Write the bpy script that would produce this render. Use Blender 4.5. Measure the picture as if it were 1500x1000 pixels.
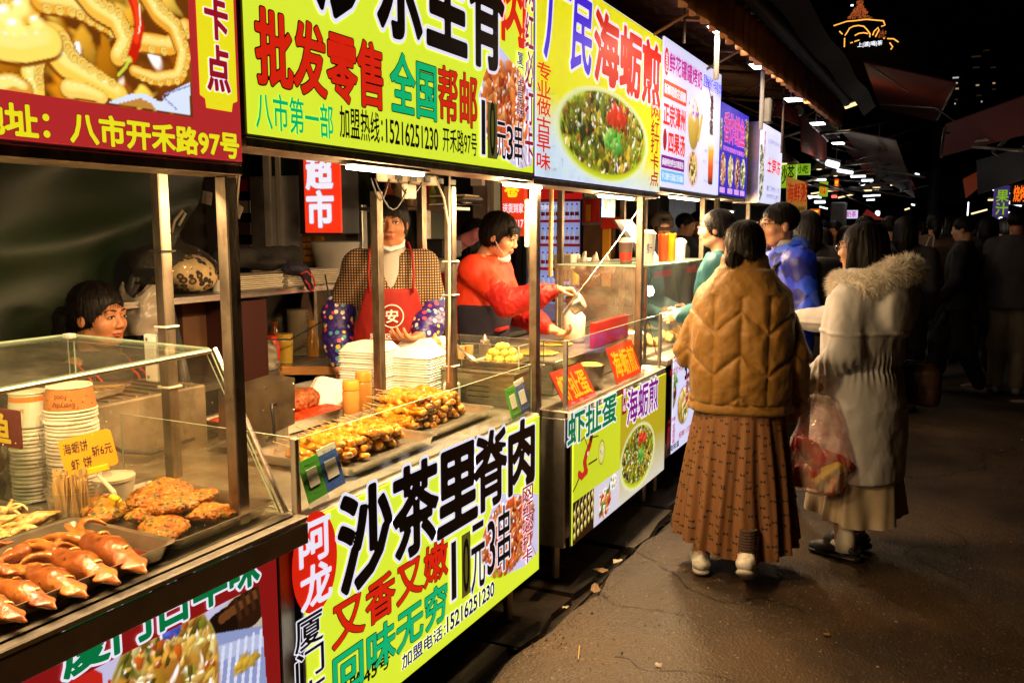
import bpy,math,random
import numpy as np
from mathutils import Vector,Matrix,Euler
random.seed(7);RNG=np.random.default_rng(7)
PI=math.pi
scene=bpy.context.scene
for o in list(bpy.data.objects):bpy.data.objects.remove(o)
COL=scene.collection
# ------------------------------------------------------------------ camera
H,FPX=1.55,1250.0
PITCH=math.atan(162/1250.0);YAW=math.atan(640/math.hypot(1250,162))
cam_d=bpy.data.cameras.new('camera');cam=bpy.data.objects.new('camera',cam_d);COL.objects.link(cam)
cam.location=(0,0,H);cam.rotation_euler=(PI/2-PITCH,0,YAW)
cam_d.sensor_width=36;cam_d.lens=36*FPX/1500;cam_d.clip_end=600;cam_d.clip_start=0.02
scene.camera=cam
_F=np.array([-math.sin(YAW)*math.cos(PITCH),math.cos(YAW)*math.cos(PITCH),-math.sin(PITCH)])
_R=np.array([math.cos(YAW),math.sin(YAW),0]);_U=np.cross(_R,_F)
def _ray(x,y):return _F+_R*(x-750)/FPX-_U*(y-500)/FPX
def onx(x,y,X): # where the line of sight through a point of the photo meets the plane X
    d=_ray(x,y);t=X/d[0];return np.array([X,d[1]*t,H+d[2]*t])
def onz(x,y,Z=0.0):
    d=_ray(x,y);t=(Z-H)/d[2];return np.array([d[0]*t,d[1]*t,Z])
def ony(x,y,Y):
    d=_ray(x,y);t=Y/d[1];return np.array([d[0]*t,Y,H+d[2]*t])
# ------------------------------------------------------------------ world: night sky
world=bpy.data.worlds.new('World');scene.world=world;world.use_nodes=True
wn=world.node_tree.nodes;wl=world.node_tree.links
sky=wn.new('ShaderNodeTexSky');sky.sky_type='NISHITA';sky.sun_disc=False
sky.sun_elevation=math.radians(-4);sky.sun_rotation=math.radians(200)
bg=wn['Background'];bg.inputs[1].default_value=0.01
wl.new(sky.outputs[0],bg.inputs[0])
scene.view_settings.view_transform='Standard';scene.view_settings.look='None'
scene.view_settings.exposure=0.0;scene.view_settings.gamma=1.0
scene.view_settings.use_curve_mapping=False
scene.render.engine='CYCLES'
cy=scene.cycles
cy.use_denoising=True;cy.max_bounces=8;cy.diffuse_bounces=3;cy.glossy_bounces=4
cy.transmission_bounces=8;cy.transparent_max_bounces=16;cy.caustics_reflective=False;cy.caustics_refractive=False
cy.sample_clamp_indirect=4.0;cy.use_light_tree=True
try:cy.denoising_input_passes='RGB_ALBEDO_NORMAL';cy.denoiser='OPENIMAGEDENOISE'
except Exception:pass
# ------------------------------------------------------------------ materials
MATS={}
def lin(c): # sRGB triple 0-255 or hex string -> linear
    if isinstance(c,str):c=tuple(int(c[i:i+2],16)for i in(0,2,4))
    c=np.array(c,float)/255
    return tuple(np.where(c<=0.04045,c/12.92,((c+0.055)/1.055)**2.4))
def mat(name,col=(0.5,0.5,0.5),rough=0.6,metal=0.0,emis=0.0,ecol=None,noise=0.0,nscale=20.0,bump=0.0,bscale=60.0,
        trans=0.0,ior=1.45,coat=0.0,sss=0.0,spec=0.5,sheen=0.0,attr=False,sample=False,alpha=1.0,stretch=None,dirt=0.0):
    if name in MATS:return MATS[name]
    m=bpy.data.materials.new(name);m.use_nodes=True;nt=m.node_tree;p=nt.nodes['Principled BSDF']
    I=p.inputs
    I['Base Color'].default_value=(*col,1);I['Roughness'].default_value=rough;I['Metallic'].default_value=metal
    I['Transmission Weight'].default_value=trans;I['IOR'].default_value=ior;I['Coat Weight'].default_value=coat
    I['Specular IOR Level'].default_value=spec;I['Alpha'].default_value=alpha
    I['Coat Roughness'].default_value=0.08
    if sheen:I['Sheen Weight'].default_value=sheen
    if sss:I['Subsurface Weight'].default_value=sss;I['Subsurface Radius'].default_value=(0.02,0.008,0.004);I['Subsurface Scale'].default_value=1.0
    L=nt.links;N=nt.nodes
    src=None
    if attr:
        a=N.new('ShaderNodeAttribute');a.attribute_name='Col';src=a.outputs['Color'];L.new(src,I['Base Color'])
    tc=N.new('ShaderNodeTexCoord');co=tc.outputs['Object']
    if stretch:
        mp=N.new('ShaderNodeMapping');mp.inputs['Scale'].default_value=stretch;L.new(co,mp.inputs[0]);co=mp.outputs[0]
    if noise:
        n=N.new('ShaderNodeTexNoise');n.inputs['Scale'].default_value=nscale;n.inputs['Detail'].default_value=6;L.new(co,n.inputs[0])
        r=N.new('ShaderNodeMapRange');r.inputs[1].default_value=0.3;r.inputs[2].default_value=0.7
        r.inputs[3].default_value=1-noise;r.inputs[4].default_value=1+noise*0.6;L.new(n.outputs[0],r.inputs[0])
        mx=N.new('ShaderNodeMix');mx.data_type='RGBA';mx.blend_type='MULTIPLY';mx.inputs[0].default_value=1.0
        if src:L.new(src,mx.inputs[6])
        else:mx.inputs[6].default_value=(*col,1)
        L.new(r.outputs[0],mx.inputs[7]);L.new(mx.outputs[2],I['Base Color']);src=mx.outputs[2]
        rr=N.new('ShaderNodeMapRange');rr.inputs[3].default_value=max(0.02,rough*(1-noise*0.5));rr.inputs[4].default_value=min(1,rough*(1+noise*0.6))
        L.new(n.outputs[0],rr.inputs[0]);L.new(rr.outputs[0],I['Roughness'])
    if dirt: # grime: brown blotches with their own shape
        n2=N.new('ShaderNodeTexNoise');n2.inputs['Scale'].default_value=7;n2.inputs['Detail'].default_value=9;n2.inputs['Roughness'].default_value=0.65
        L.new(tc.outputs['Object'],n2.inputs[0])
        r2=N.new('ShaderNodeMapRange');r2.inputs[1].default_value=0.48;r2.inputs[2].default_value=0.72;r2.inputs[4].default_value=dirt;L.new(n2.outputs[0],r2.inputs[0])
        mx2=N.new('ShaderNodeMix');mx2.data_type='RGBA';L.new(r2.outputs[0],mx2.inputs[0])
        if src:L.new(src,mx2.inputs[6])
        else:mx2.inputs[6].default_value=(*col,1)
        mx2.inputs[7].default_value=(0.06,0.035,0.018,1);L.new(mx2.outputs[2],I['Base Color']);src=mx2.outputs[2]
    if bump:
        b=N.new('ShaderNodeBump');b.inputs['Strength'].default_value=bump;b.inputs['Distance'].default_value=0.004
        n3=N.new('ShaderNodeTexNoise');n3.inputs['Scale'].default_value=bscale;n3.inputs['Detail'].default_value=5;L.new(co,n3.inputs[0])
        L.new(n3.outputs[0],b.inputs['Height']);L.new(b.outputs[0],I['Normal'])
    if emis:
        I['Emission Strength'].default_value=emis
        if attr:L.new(N.get('Attribute').outputs['Color'],I['Emission Color'])
        else:I['Emission Color'].default_value=(*(ecol or col),1)
        if not sample:m.cycles.emission_sampling='NONE'
    elif True:pass
    MATS[name]=m;return m
# ------------------------------------------------------------------ object helpers
def tag(o,label=None,cat=None,group=None,kind=None):
    if label:o['label']=label
    if cat:o['category']=cat
    if group:o['group']=group
    if kind:o['kind']=kind
    return o
def thing(name,label,cat,loc=(0,0,0),group=None,rz=0.0):
    o=bpy.data.objects.new(name,None);COL.objects.link(o);o.location=loc;o.rotation_euler=(0,0,rz)
    o.empty_display_size=0.1
    return tag(o,label,cat,group)
def children(o):return[c for c in ALLKIDS.get(o.name,[])]
ALLKIDS={}
def reg(o,parent):
    if parent is not None:ALLKIDS.setdefault(parent.name,[]).append(o)
def mesh_obj(name,V,Fc,m,parent=None,smooth=False,world=True,mi=None,rot=None):
    V=np.asarray(V,dtype=np.float32).reshape(-1,3)
    if parent is not None and world:V=V-np.array(root_loc(parent),dtype=np.float32)
    me=bpy.data.meshes.new(name)
    if isinstance(Fc,np.ndarray):
        nf,k=Fc.shape
        me.vertices.add(len(V));me.vertices.foreach_set('co',V.ravel())
        me.loops.add(nf*k);me.loops.foreach_set('vertex_index',Fc.astype(np.int32).ravel())
        me.polygons.add(nf);me.polygons.foreach_set('loop_start',np.arange(0,nf*k,k,dtype=np.int32))
        me.update(calc_edges=True)
    else:
        me.from_pydata(V.tolist(),[],Fc)
    ms=m if isinstance(m,(list,tuple))else[m]
    for x in ms:me.materials.append(x)
    if mi is not None:me.polygons.foreach_set('material_index',np.asarray(mi,dtype=np.int32))
    if smooth:me.polygons.foreach_set('use_smooth',np.ones(len(me.polygons),dtype=bool))
    me.update()
    o=bpy.data.objects.new(name,me);COL.objects.link(o)
    if parent is not None:o.parent=parent;reg(o,parent)
    return o
def root_loc(p):
    v=Vector((0,0,0))
    while p is not None:v+=p.location;p=p.parent
    return tuple(v)
def copy_tree(o,loc=None,rz=None,label=None,parent=None,rot=None,scale=None):
    c=o.copy();COL.objects.link(c)
    if loc is not None:c.location=loc
    if rz is not None:c.rotation_euler=(0,0,rz)
    if rot is not None:c.rotation_euler=rot
    if scale is not None:c.scale=(scale,)*3 if not hasattr(scale,'__len__')else scale
    if label:c['label']=label
    if parent is not None:c.parent=parent;reg(c,parent)
    for ch in ALLKIDS.get(o.name,[]):copy_tree(ch,parent=c)
    return c
class B:
    """collects simple shapes into one mesh"""
    def __init__(s):s.V=[];s.F=[];s.mi=[];s.cur=0
    def add(s,V,F):
        n=len(s.V);s.V+=[tuple(map(float,v))for v in V]
        for f in F:s.F.append([i+n for i in f]);s.mi.append(s.cur)
        return s
    def m(s,i):s.cur=i;return s
    def box(s,lo,hi,bev=0.0,R=None,c=None):
        x0,y0,z0=lo;x1,y1,z1=hi
        if bev<=0:
            V=[(x0,y0,z0),(x1,y0,z0),(x1,y1,z0),(x0,y1,z0),(x0,y0,z1),(x1,y0,z1),(x1,y1,z1),(x0,y1,z1)]
            F=[(0,3,2,1),(4,5,6,7),(0,1,5,4),(1,2,6,5),(2,3,7,6),(3,0,4,7)]
        else:
            b=bev;V=[];
            for zz,ins in((z0,b),(z0+b,0),(z1-b,0),(z1,b)):
                V+=[(x0+b+ins*0,y0+ins,zz),(x1-b,y0+ins,zz),(x1-ins,y0+b,zz),(x1-ins,y1-b,zz),(x1-b,y1-ins,zz),(x0+b,y1-ins,zz),(x0+ins,y1-b,zz),(x0+ins,y0+b,zz)]
            F=[tuple(range(7,-1,-1)),tuple(range(24,32))]
            for k in range(3):
                for i in range(8):
                    j=(i+1)%8;F.append((k*8+i,k*8+j,k*8+8+j,k*8+8+i))
        if R is not None:
            c=Vector(c)if c is not None else Vector(((x0+x1)/2,(y0+y1)/2,(z0+z1)/2))
            V=[tuple(R@(Vector(v)-c)+c)for v in V]
        return s.add(V,F)
    def rod(s,a,b,r,r2=None,n=8,cap=True):
        return s.tube([a,b],[r,r if r2 is None else r2],n,cap)
    def tube(s,pts,r,n=8,cap=True,flat=1.0):
        pts=[Vector(p)for p in pts];rs=r if hasattr(r,'__len__')else[r]*len(pts)
        V=[];F=[];prev=None
        for i,p in enumerate(pts):
            t=(pts[min(i+1,len(pts)-1)]-pts[max(i-1,0)]).normalized()
            if prev is None:
                a=Vector((0,0,1))if abs(t.z)<0.9 else Vector((1,0,0))
                u=t.cross(a).normalized()
            else:u=(prev-t*prev.dot(t)).normalized()
            w=t.cross(u);prev=u
            for k in range(n):
                an=2*PI*k/n+PI/n;V.append(p+(u*math.cos(an)+w*math.sin(an)*flat)*rs[i])
        for i in range(len(pts)-1):
            for k in range(n):j=(k+1)%n;F.append((i*n+k,i*n+j,i*n+n+j,i*n+n+k))
        if cap:F.append(tuple(range(n-1,-1,-1)));F.append(tuple(range((len(pts)-1)*n,len(pts)*n)))
        return s.add(V,F)
    def lathe(s,prof,c=(0,0,0),n=20,sx=1,sy=1,closed=False):
        V=[];F=[];
        for(r,z)in prof:
            for k in range(n):a=2*PI*k/n;V.append((c[0]+r*sx*math.cos(a),c[1]+r*sy*math.sin(a),c[2]+z))
        for i in range(len(prof)-1):
            for k in range(n):j=(k+1)%n;F.append((i*n+k,i*n+j,i*n+n+j,i*n+n+k))
        if prof[0][0]>1e-6 and not closed:F.append(tuple(range(n-1,-1,-1)))
        if prof[-1][0]>1e-6 and not closed:F.append(tuple(range((len(prof)-1)*n,len(prof)*n)))
        return s.add(V,F)
    def quad(s,a,b,c,d):return s.add([a,b,c,d],[(0,1,2,3)])
    def prism(s,poly,ax,lo,hi): # polygon in the two other axes, extruded along ax
        V=[];n=len(poly)
        for h in(lo,hi):
            for p in poly:
                q=list(p);q.insert(ax,h);V.append(q)
        F=[tuple(range(n-1,-1,-1)),tuple(range(n,2*n))]+[(i,(i+1)%n,n+(i+1)%n,n+i)for i in range(n)]
        return s.add(V,F)
    def grid(s,fn,nu,nv):
        V=[fn(i/nu,j/nv)for j in range(nv+1)for i in range(nu+1)]
        F=[(j*(nu+1)+i,j*(nu+1)+i+1,(j+1)*(nu+1)+i+1,(j+1)*(nu+1)+i)for j in range(nv)for i in range(nu)]
        return s.add(V,F)
    def build(s,name,m,parent=None,smooth=False,world=True):
        return mesh_obj(name,s.V,s.F,m,parent,smooth,world,s.mi if isinstance(m,(list,tuple))else None)
def ang_smooth(o,deg=40):
    me=o.data;me.polygons.foreach_set('use_smooth',np.ones(len(me.polygons),dtype=bool))
    try:me.set_sharp_from_angle(angle=math.radians(deg))
    except Exception:pass
    return o
# ------------------------------------------------------------------ lettering
_gl={}
def outline_of(text,shear=0.0,ax=1.0):
    """triangles and border segments of a line of text at size 1"""
    k=('raw',text,shear,ax)
    if ax!=1.0 and k not in _gl:
        V,T,S=outline_of(text,shear);_gl[k]=(V*np.array([ax,1]),T,S*np.array([ax,1,ax,1]))
    if k not in _gl:
        c=bpy.data.curves.new('lettering','FONT');c.body=text;c.resolution_u=3;c.shear=shear
        o=bpy.data.objects.new('lettering',c);COL.objects.link(o)
        bpy.context.view_layer.update()
        me=bpy.data.meshes.new_from_object(o.evaluated_get(bpy.context.evaluated_depsgraph_get()))
        V=np.zeros(len(me.vertices)*3);me.vertices.foreach_get('co',V);V=V.reshape(-1,3)[:,:2]
        me.calc_loop_triangles();T=np.zeros(len(me.loop_triangles)*3,dtype=np.int32);me.loop_triangles.foreach_get('vertices',T);T=T.reshape(-1,3)
        cnt={}
        for t in T.tolist():
            for i in range(3):
                e=(round(V[t[i]][0],5),round(V[t[i]][1],5)),(round(V[t[(i+1)%3]][0],5),round(V[t[(i+1)%3]][1],5));e=tuple(sorted(e));cnt[e]=cnt.get(e,0)+1
        S=np.array([e[0]+e[1]for e,n_ in cnt.items()if n_==1])
        bpy.data.objects.remove(o);bpy.data.curves.remove(c);bpy.data.meshes.remove(me)
        _gl[k]=(V,T,S)
    return _gl[k]
def gfield(text,res,shear,ax):
    k=('f',text,res,shear,ax)
    if k not in _gl:
        V,T,S=outline_of(text,shear,ax)
        if len(V)==0:_gl[k]=None;return None
        lo=V.min(0)-0.16;hi=V.max(0)+0.16;nx,ny=np.ceil((hi-lo)*res).astype(int)+1
        xs=lo[0]+np.arange(nx)/res;ys=lo[1]+np.arange(ny)/res
        D=np.full((nx,ny),1.0);ins=np.zeros((nx,ny),bool)
        for t in T:
            p=V[t];a=np.maximum(np.floor((p.min(0)-lo)*res).astype(int),0);b=np.ceil((p.max(0)-lo)*res).astype(int)+1
            X=xs[a[0]:b[0]][:,None];Y=ys[a[1]:b[1]][None,:]
            w=[(p[(i+1)%3][0]-p[i][0])*(Y-p[i][1])-(p[(i+1)%3][1]-p[i][1])*(X-p[i][0])for i in range(3)]
            ins[a[0]:b[0],a[1]:b[1]]|=((w[0]>=0)&(w[1]>=0)&(w[2]>=0))|((w[0]<=0)&(w[1]<=0)&(w[2]<=0))
        m=0.17
        for sg in S:
            x0,x1=min(sg[0],sg[2])-m,max(sg[0],sg[2])+m;y0,y1=min(sg[1],sg[3])-m,max(sg[1],sg[3])+m
            a=np.maximum([int((x0-lo[0])*res),int((y0-lo[1])*res)],0);b=[int((x1-lo[0])*res)+1,int((y1-lo[1])*res)+1]
            X=xs[a[0]:b[0]][:,None];Y=ys[a[1]:b[1]][None,:];dx,dy=sg[2]-sg[0],sg[3]-sg[1]
            t=np.clip(((X-sg[0])*dx+(Y-sg[1])*dy)/(dx*dx+dy*dy+1e-12),0,1);d=np.hypot(X-sg[0]-t*dx,Y-sg[1]-t*dy)
            D[a[0]:b[0],a[1]:b[1]]=np.minimum(D[a[0]:b[0],a[1]:b[1]],d)
        _gl[k]=(lo,np.where(ins,-D,D))
    return _gl[k]
def glyphs(text,off,shear=0.0,res=48,ax=1.0):
    """filled shape of the text, thickened by off (in em)"""
    k=(text,round(off,4),shear,res,ax)
    if k in _gl:return _gl[k]
    if off==0:
        V,T,S=outline_of(text,shear,ax);_gl[k]=(V,T.tolist());return _gl[k]
    g_=gfield(text,res,shear,ax)
    if g_ is None:_gl[k]=(np.zeros((0,2)),[]);return _gl[k]
    lo,D=g_;D=D-off;D=np.where(np.abs(D)<1e-6,1e-6,D);I=D<0;c=I[:-1,:-1].astype(int)+I[1:,:-1]+I[1:,1:]+I[:-1,1:]
    V=[];F=[]
    full=c==4
    for j in range(full.shape[1]):
        col=full[:,j];d=np.diff(np.concatenate([[0],col.astype(int),[0]]));st=np.where(d==1)[0];en=np.where(d==-1)[0]
        for a,b in zip(st,en):n=len(V);V+=[(a,j),(b,j),(b,j+1),(a,j+1)];F.append((n,n+1,n+2,n+3))
    for i,j in np.argwhere((c>0)&(c<4)):
        q=[(i,j),(i+1,j),(i+1,j+1),(i,j+1)];v=[D[a]for a in q];P=[]
        for e in range(4):
            a,b=v[e],v[(e+1)%4]
            if a<0:P.append(q[e])
            if(a<0)!=(b<0):t=a/(a-b);P.append((q[e][0]+(q[(e+1)%4][0]-q[e][0])*t,q[e][1]+(q[(e+1)%4][1]-q[e][1])*t))
        if len(P)>=3:n=len(V);V+=P;F.append(tuple(range(n,n+len(P))))
    _gl[k]=(np.array(V,float)/res+lo,F);return _gl[k]
def lettering(text,O,u,v,w,h,m,parent,bold=0.02,lift=0.0015,name='lettering',vertical=False,outlines=(),gap=0.08,shear=0.0,res=None):
    """text filling the rectangle O..O+u*w+v*h ; outlines = ((extra offset, material), ...)"""
    u=np.array(u,float);v=np.array(v,float);n=np.cross(u,v);O=np.array(O,float)
    items=[]
    if vertical:
        ch=h/len(text)
        for i,c in enumerate(text):items.append((c,0,h-(i+1)*ch+ch*gap/2,w,ch*(1-gap)))
    else:items=[(text,0,0,w,h)]
    ph=items[0][4];res=res or(24 if ph<.03 else 36 if ph<.06 else 52)
    out=None;layers=list(outlines)+[(0.0,m)]
    for li,(ex,mm)in enumerate(layers):
        VV=[];FF=[]
        for(t,x0,y0,ww,hh)in items:
            V0,_,_=outline_of(t,shear)
            if len(V0)==0:continue
            lo,hi=V0.min(0),V0.max(0);hV=max(hi[1]-lo[1],.5);em=hh/hV;ax=round(float(ww/(hi[0]-lo[0]+1e-9)/em),3)
            sc=np.array([em,em]);lo=lo*np.array([ax,1])
            if t=='一':y0+=hh*.4
            rs_=int(min(120,res/max(.35,min(1,ax))))
            V,F=glyphs(t,(bold*.8*min(1,max(.25,ax))+ex*(.8 if ax<.8 else 1)),shear,rs_,ax)
            P=(V-lo)*sc+np.array([x0,y0])
            nb=len(VV);VV+=list(O+P[:,:1]*u+P[:,1:]*v+n*(lift+0.0006*li));FF+=[tuple(i+nb for i in f)for f in F]
        if not VV:continue
        nm=name if li==len(layers)-1 else name+'_outline'
        out=mesh_obj(nm,VV,FF,mm,parent)
    return out
# ------------------------------------------------------------------ printed pictures as vertex colours on a grid
def picture(name,rgb,O,u,v,w,h,m,parent,mask=None,lift=0.0005):
    Hn,Wn,_=rgb.shape;u=np.array(u,float);v=np.array(v,float);n=np.cross(u,v)
    gu,gv=np.meshgrid(np.linspace(0,w,Wn),np.linspace(0,h,Hn))
    V=np.array(O)+gu[...,None]*u+gv[...,None]*v+n*lift
    idx=np.arange(Wn*Hn).reshape(Hn,Wn)
    F=np.stack([idx[:-1,:-1],idx[:-1,1:],idx[1:,1:],idx[1:,:-1]],-1).reshape(-1,4)
    if mask is not None:F=F[mask[:-1,:-1].reshape(-1)]
    o=mesh_obj(name,V.reshape(-1,3),F,m,parent)
    a=o.data.color_attributes.new('Col','FLOAT_COLOR','POINT')
    c=np.ones((Wn*Hn,4),dtype=np.float32);c[:,:3]=np.clip(rgb.reshape(-1,3),0,1)
    a.data.foreach_set('color',c.ravel());return o
class Paint:
    """tiny painter: row 0 is the bottom; coordinates in units of the sheet's height"""
    def __init__(s,asp,n,bg):
        s.h=n;s.w=int(n*asp);s.asp=asp
        s.X,s.Y=np.meshgrid(np.linspace(0,asp,s.w),np.linspace(0,1,s.h))
        s.I=np.zeros((s.h,s.w,3))+np.array(lin(bg)if isinstance(bg,(str,tuple))and(isinstance(bg,str)or max(bg)>1)else bg)
    def ell(s,cx,cy,rx,ry,col,an=0.0,soft=0.02,shade=False,spec=0.0,amb=0.45,clip=None,L=(-0.4,0.6,0.7),warp=0.0):
        R=max(rx,ry)*1.1+0.01
        x0=max(0,int((cx-R)/s.asp*(s.w-1)));x1=min(s.w,int((cx+R)/s.asp*(s.w-1))+2)
        y0=max(0,int((cy-R)*(s.h-1)));y1=min(s.h,int((cy+R)*(s.h-1))+2)
        if x0>=x1 or y0>=y1:return
        X=s.X[y0:y1,x0:x1]-cx;Y=s.Y[y0:y1,x0:x1]-cy
        a=(X*math.cos(an)+Y*math.sin(an))/rx;b=(-X*math.sin(an)+Y*math.cos(an))/ry
        q=a*a+b*b
        if warp:th=np.arctan2(b,a);w1,w2=math.sin(cx*977+cy*331)*3,math.sin(cx*431+cy*877)*3;q=q*(1+warp*(np.sin(3*th+w1*3)+.6*np.sin(5*th+w2*3)+.4*np.sin(9*th+w1*7)))
        al=np.clip((1-q)/max(soft,1e-3)/2,0,1)
        if clip is not None:al=al*clip[y0:y1,x0:x1]
        c=np.array(col,float)
        if shade:
            nz=np.sqrt(np.clip(1-q*.8,0,1));nx=a*math.cos(an)-b*math.sin(an);ny=a*math.sin(an)+b*math.cos(an)
            l=np.clip(nx*L[0]+ny*L[1]+nz*L[2],0,1.3);C=c*(amb+(1.15-amb)*l)[...,None]
            if spec:C=C+(np.clip(l-0.86,0,1)*7)[...,None]**2*spec
        else:C=np.zeros(X.shape+(3,))+c
        t=s.I[y0:y1,x0:x1];s.I[y0:y1,x0:x1]=t*(1-al[...,None])+C*al[...,None]
    def line(s,pts,r,col,**k):
        pts=np.array(pts,float)
        for a,b in zip(pts[:-1],pts[1:]):
            n=max(2,int(np.hypot(*(b-a))/(r*0.5)))
            for t in np.linspace(0,1,n):s.ell(*(a+(b-a)*t),r,r,col,**k)
    def poly(s,pts,col):
        m=s.pmask(pts);s.I[m]=col
    def pmask(s,pts):
        m=np.zeros(s.X.shape,bool);n=len(pts)
        for i in range(n):
            (xa,ya),(xb,yb)=pts[i],pts[(i+1)%n]
            c=((ya>s.Y)!=(yb>s.Y));m^=c&(s.X<(xb-xa)*(s.Y-ya)/((yb-ya)or 1e-9)+xa)
        return m
    def emask(s,cx,cy,rx,ry,an=0.0):
        X=s.X-cx;Y=s.Y-cy;a=(X*math.cos(an)+Y*math.sin(an))/rx;b=(-X*math.sin(an)+Y*math.cos(an))/ry
        return np.clip((1-a*a-b*b)*8,0,1)
    def food(s,n,box,sz,pal,seed,clip=None,spec=0.3,elong=2.2,amb=0.5):
        g=np.random.default_rng(seed);x0,x1=sorted((box[0],box[2]));y0,y1=sorted((box[1],box[3]));pal=[np.array(lin(p))for p in pal]
        for i in range(n):
            r=g.uniform(*sz);c=pal[g.integers(len(pal))]*g.uniform(0.7,1.25)
            s.ell(g.uniform(x0,x1),g.uniform(y0,y1),r*g.uniform(1,elong),r,c,g.uniform(0,PI),0.25,True,spec if g.random()<.35 else 0,amb,clip,warp=.3)
def fnoise(P,sc,seed=0,oct=4):
    """value noise for numpy arrays of points (...,k)"""
    P=np.asarray(P,float)*sc;tot=np.zeros(P.shape[:-1]);amp=1.0;A=0
    primes=np.array([73856093,19349663,83492791])[:P.shape[-1]]
    for o_ in range(oct):
        Q=P*(2**o_)+o_*17.3+seed*5.1;i0=np.floor(Q).astype(np.int64);f=Q-i0;f=f*f*(3-2*f)
        acc=np.zeros(P.shape[:-1])
        for c in range(2**P.shape[-1]):
            bits=np.array([(c>>k)&1 for k in range(P.shape[-1])])
            h=((i0+bits)*primes).sum(-1)&0x7fffffff;h=(h^(h>>13))*1274126177&0x7fffffff;h=(h^(h>>16))&0xffff
            wgt=np.prod(np.where(bits==1,f,1-f),-1);acc+=wgt*h/65535.0
        tot+=acc*amp;A+=amp;amp*=0.5
    return tot/A
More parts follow.
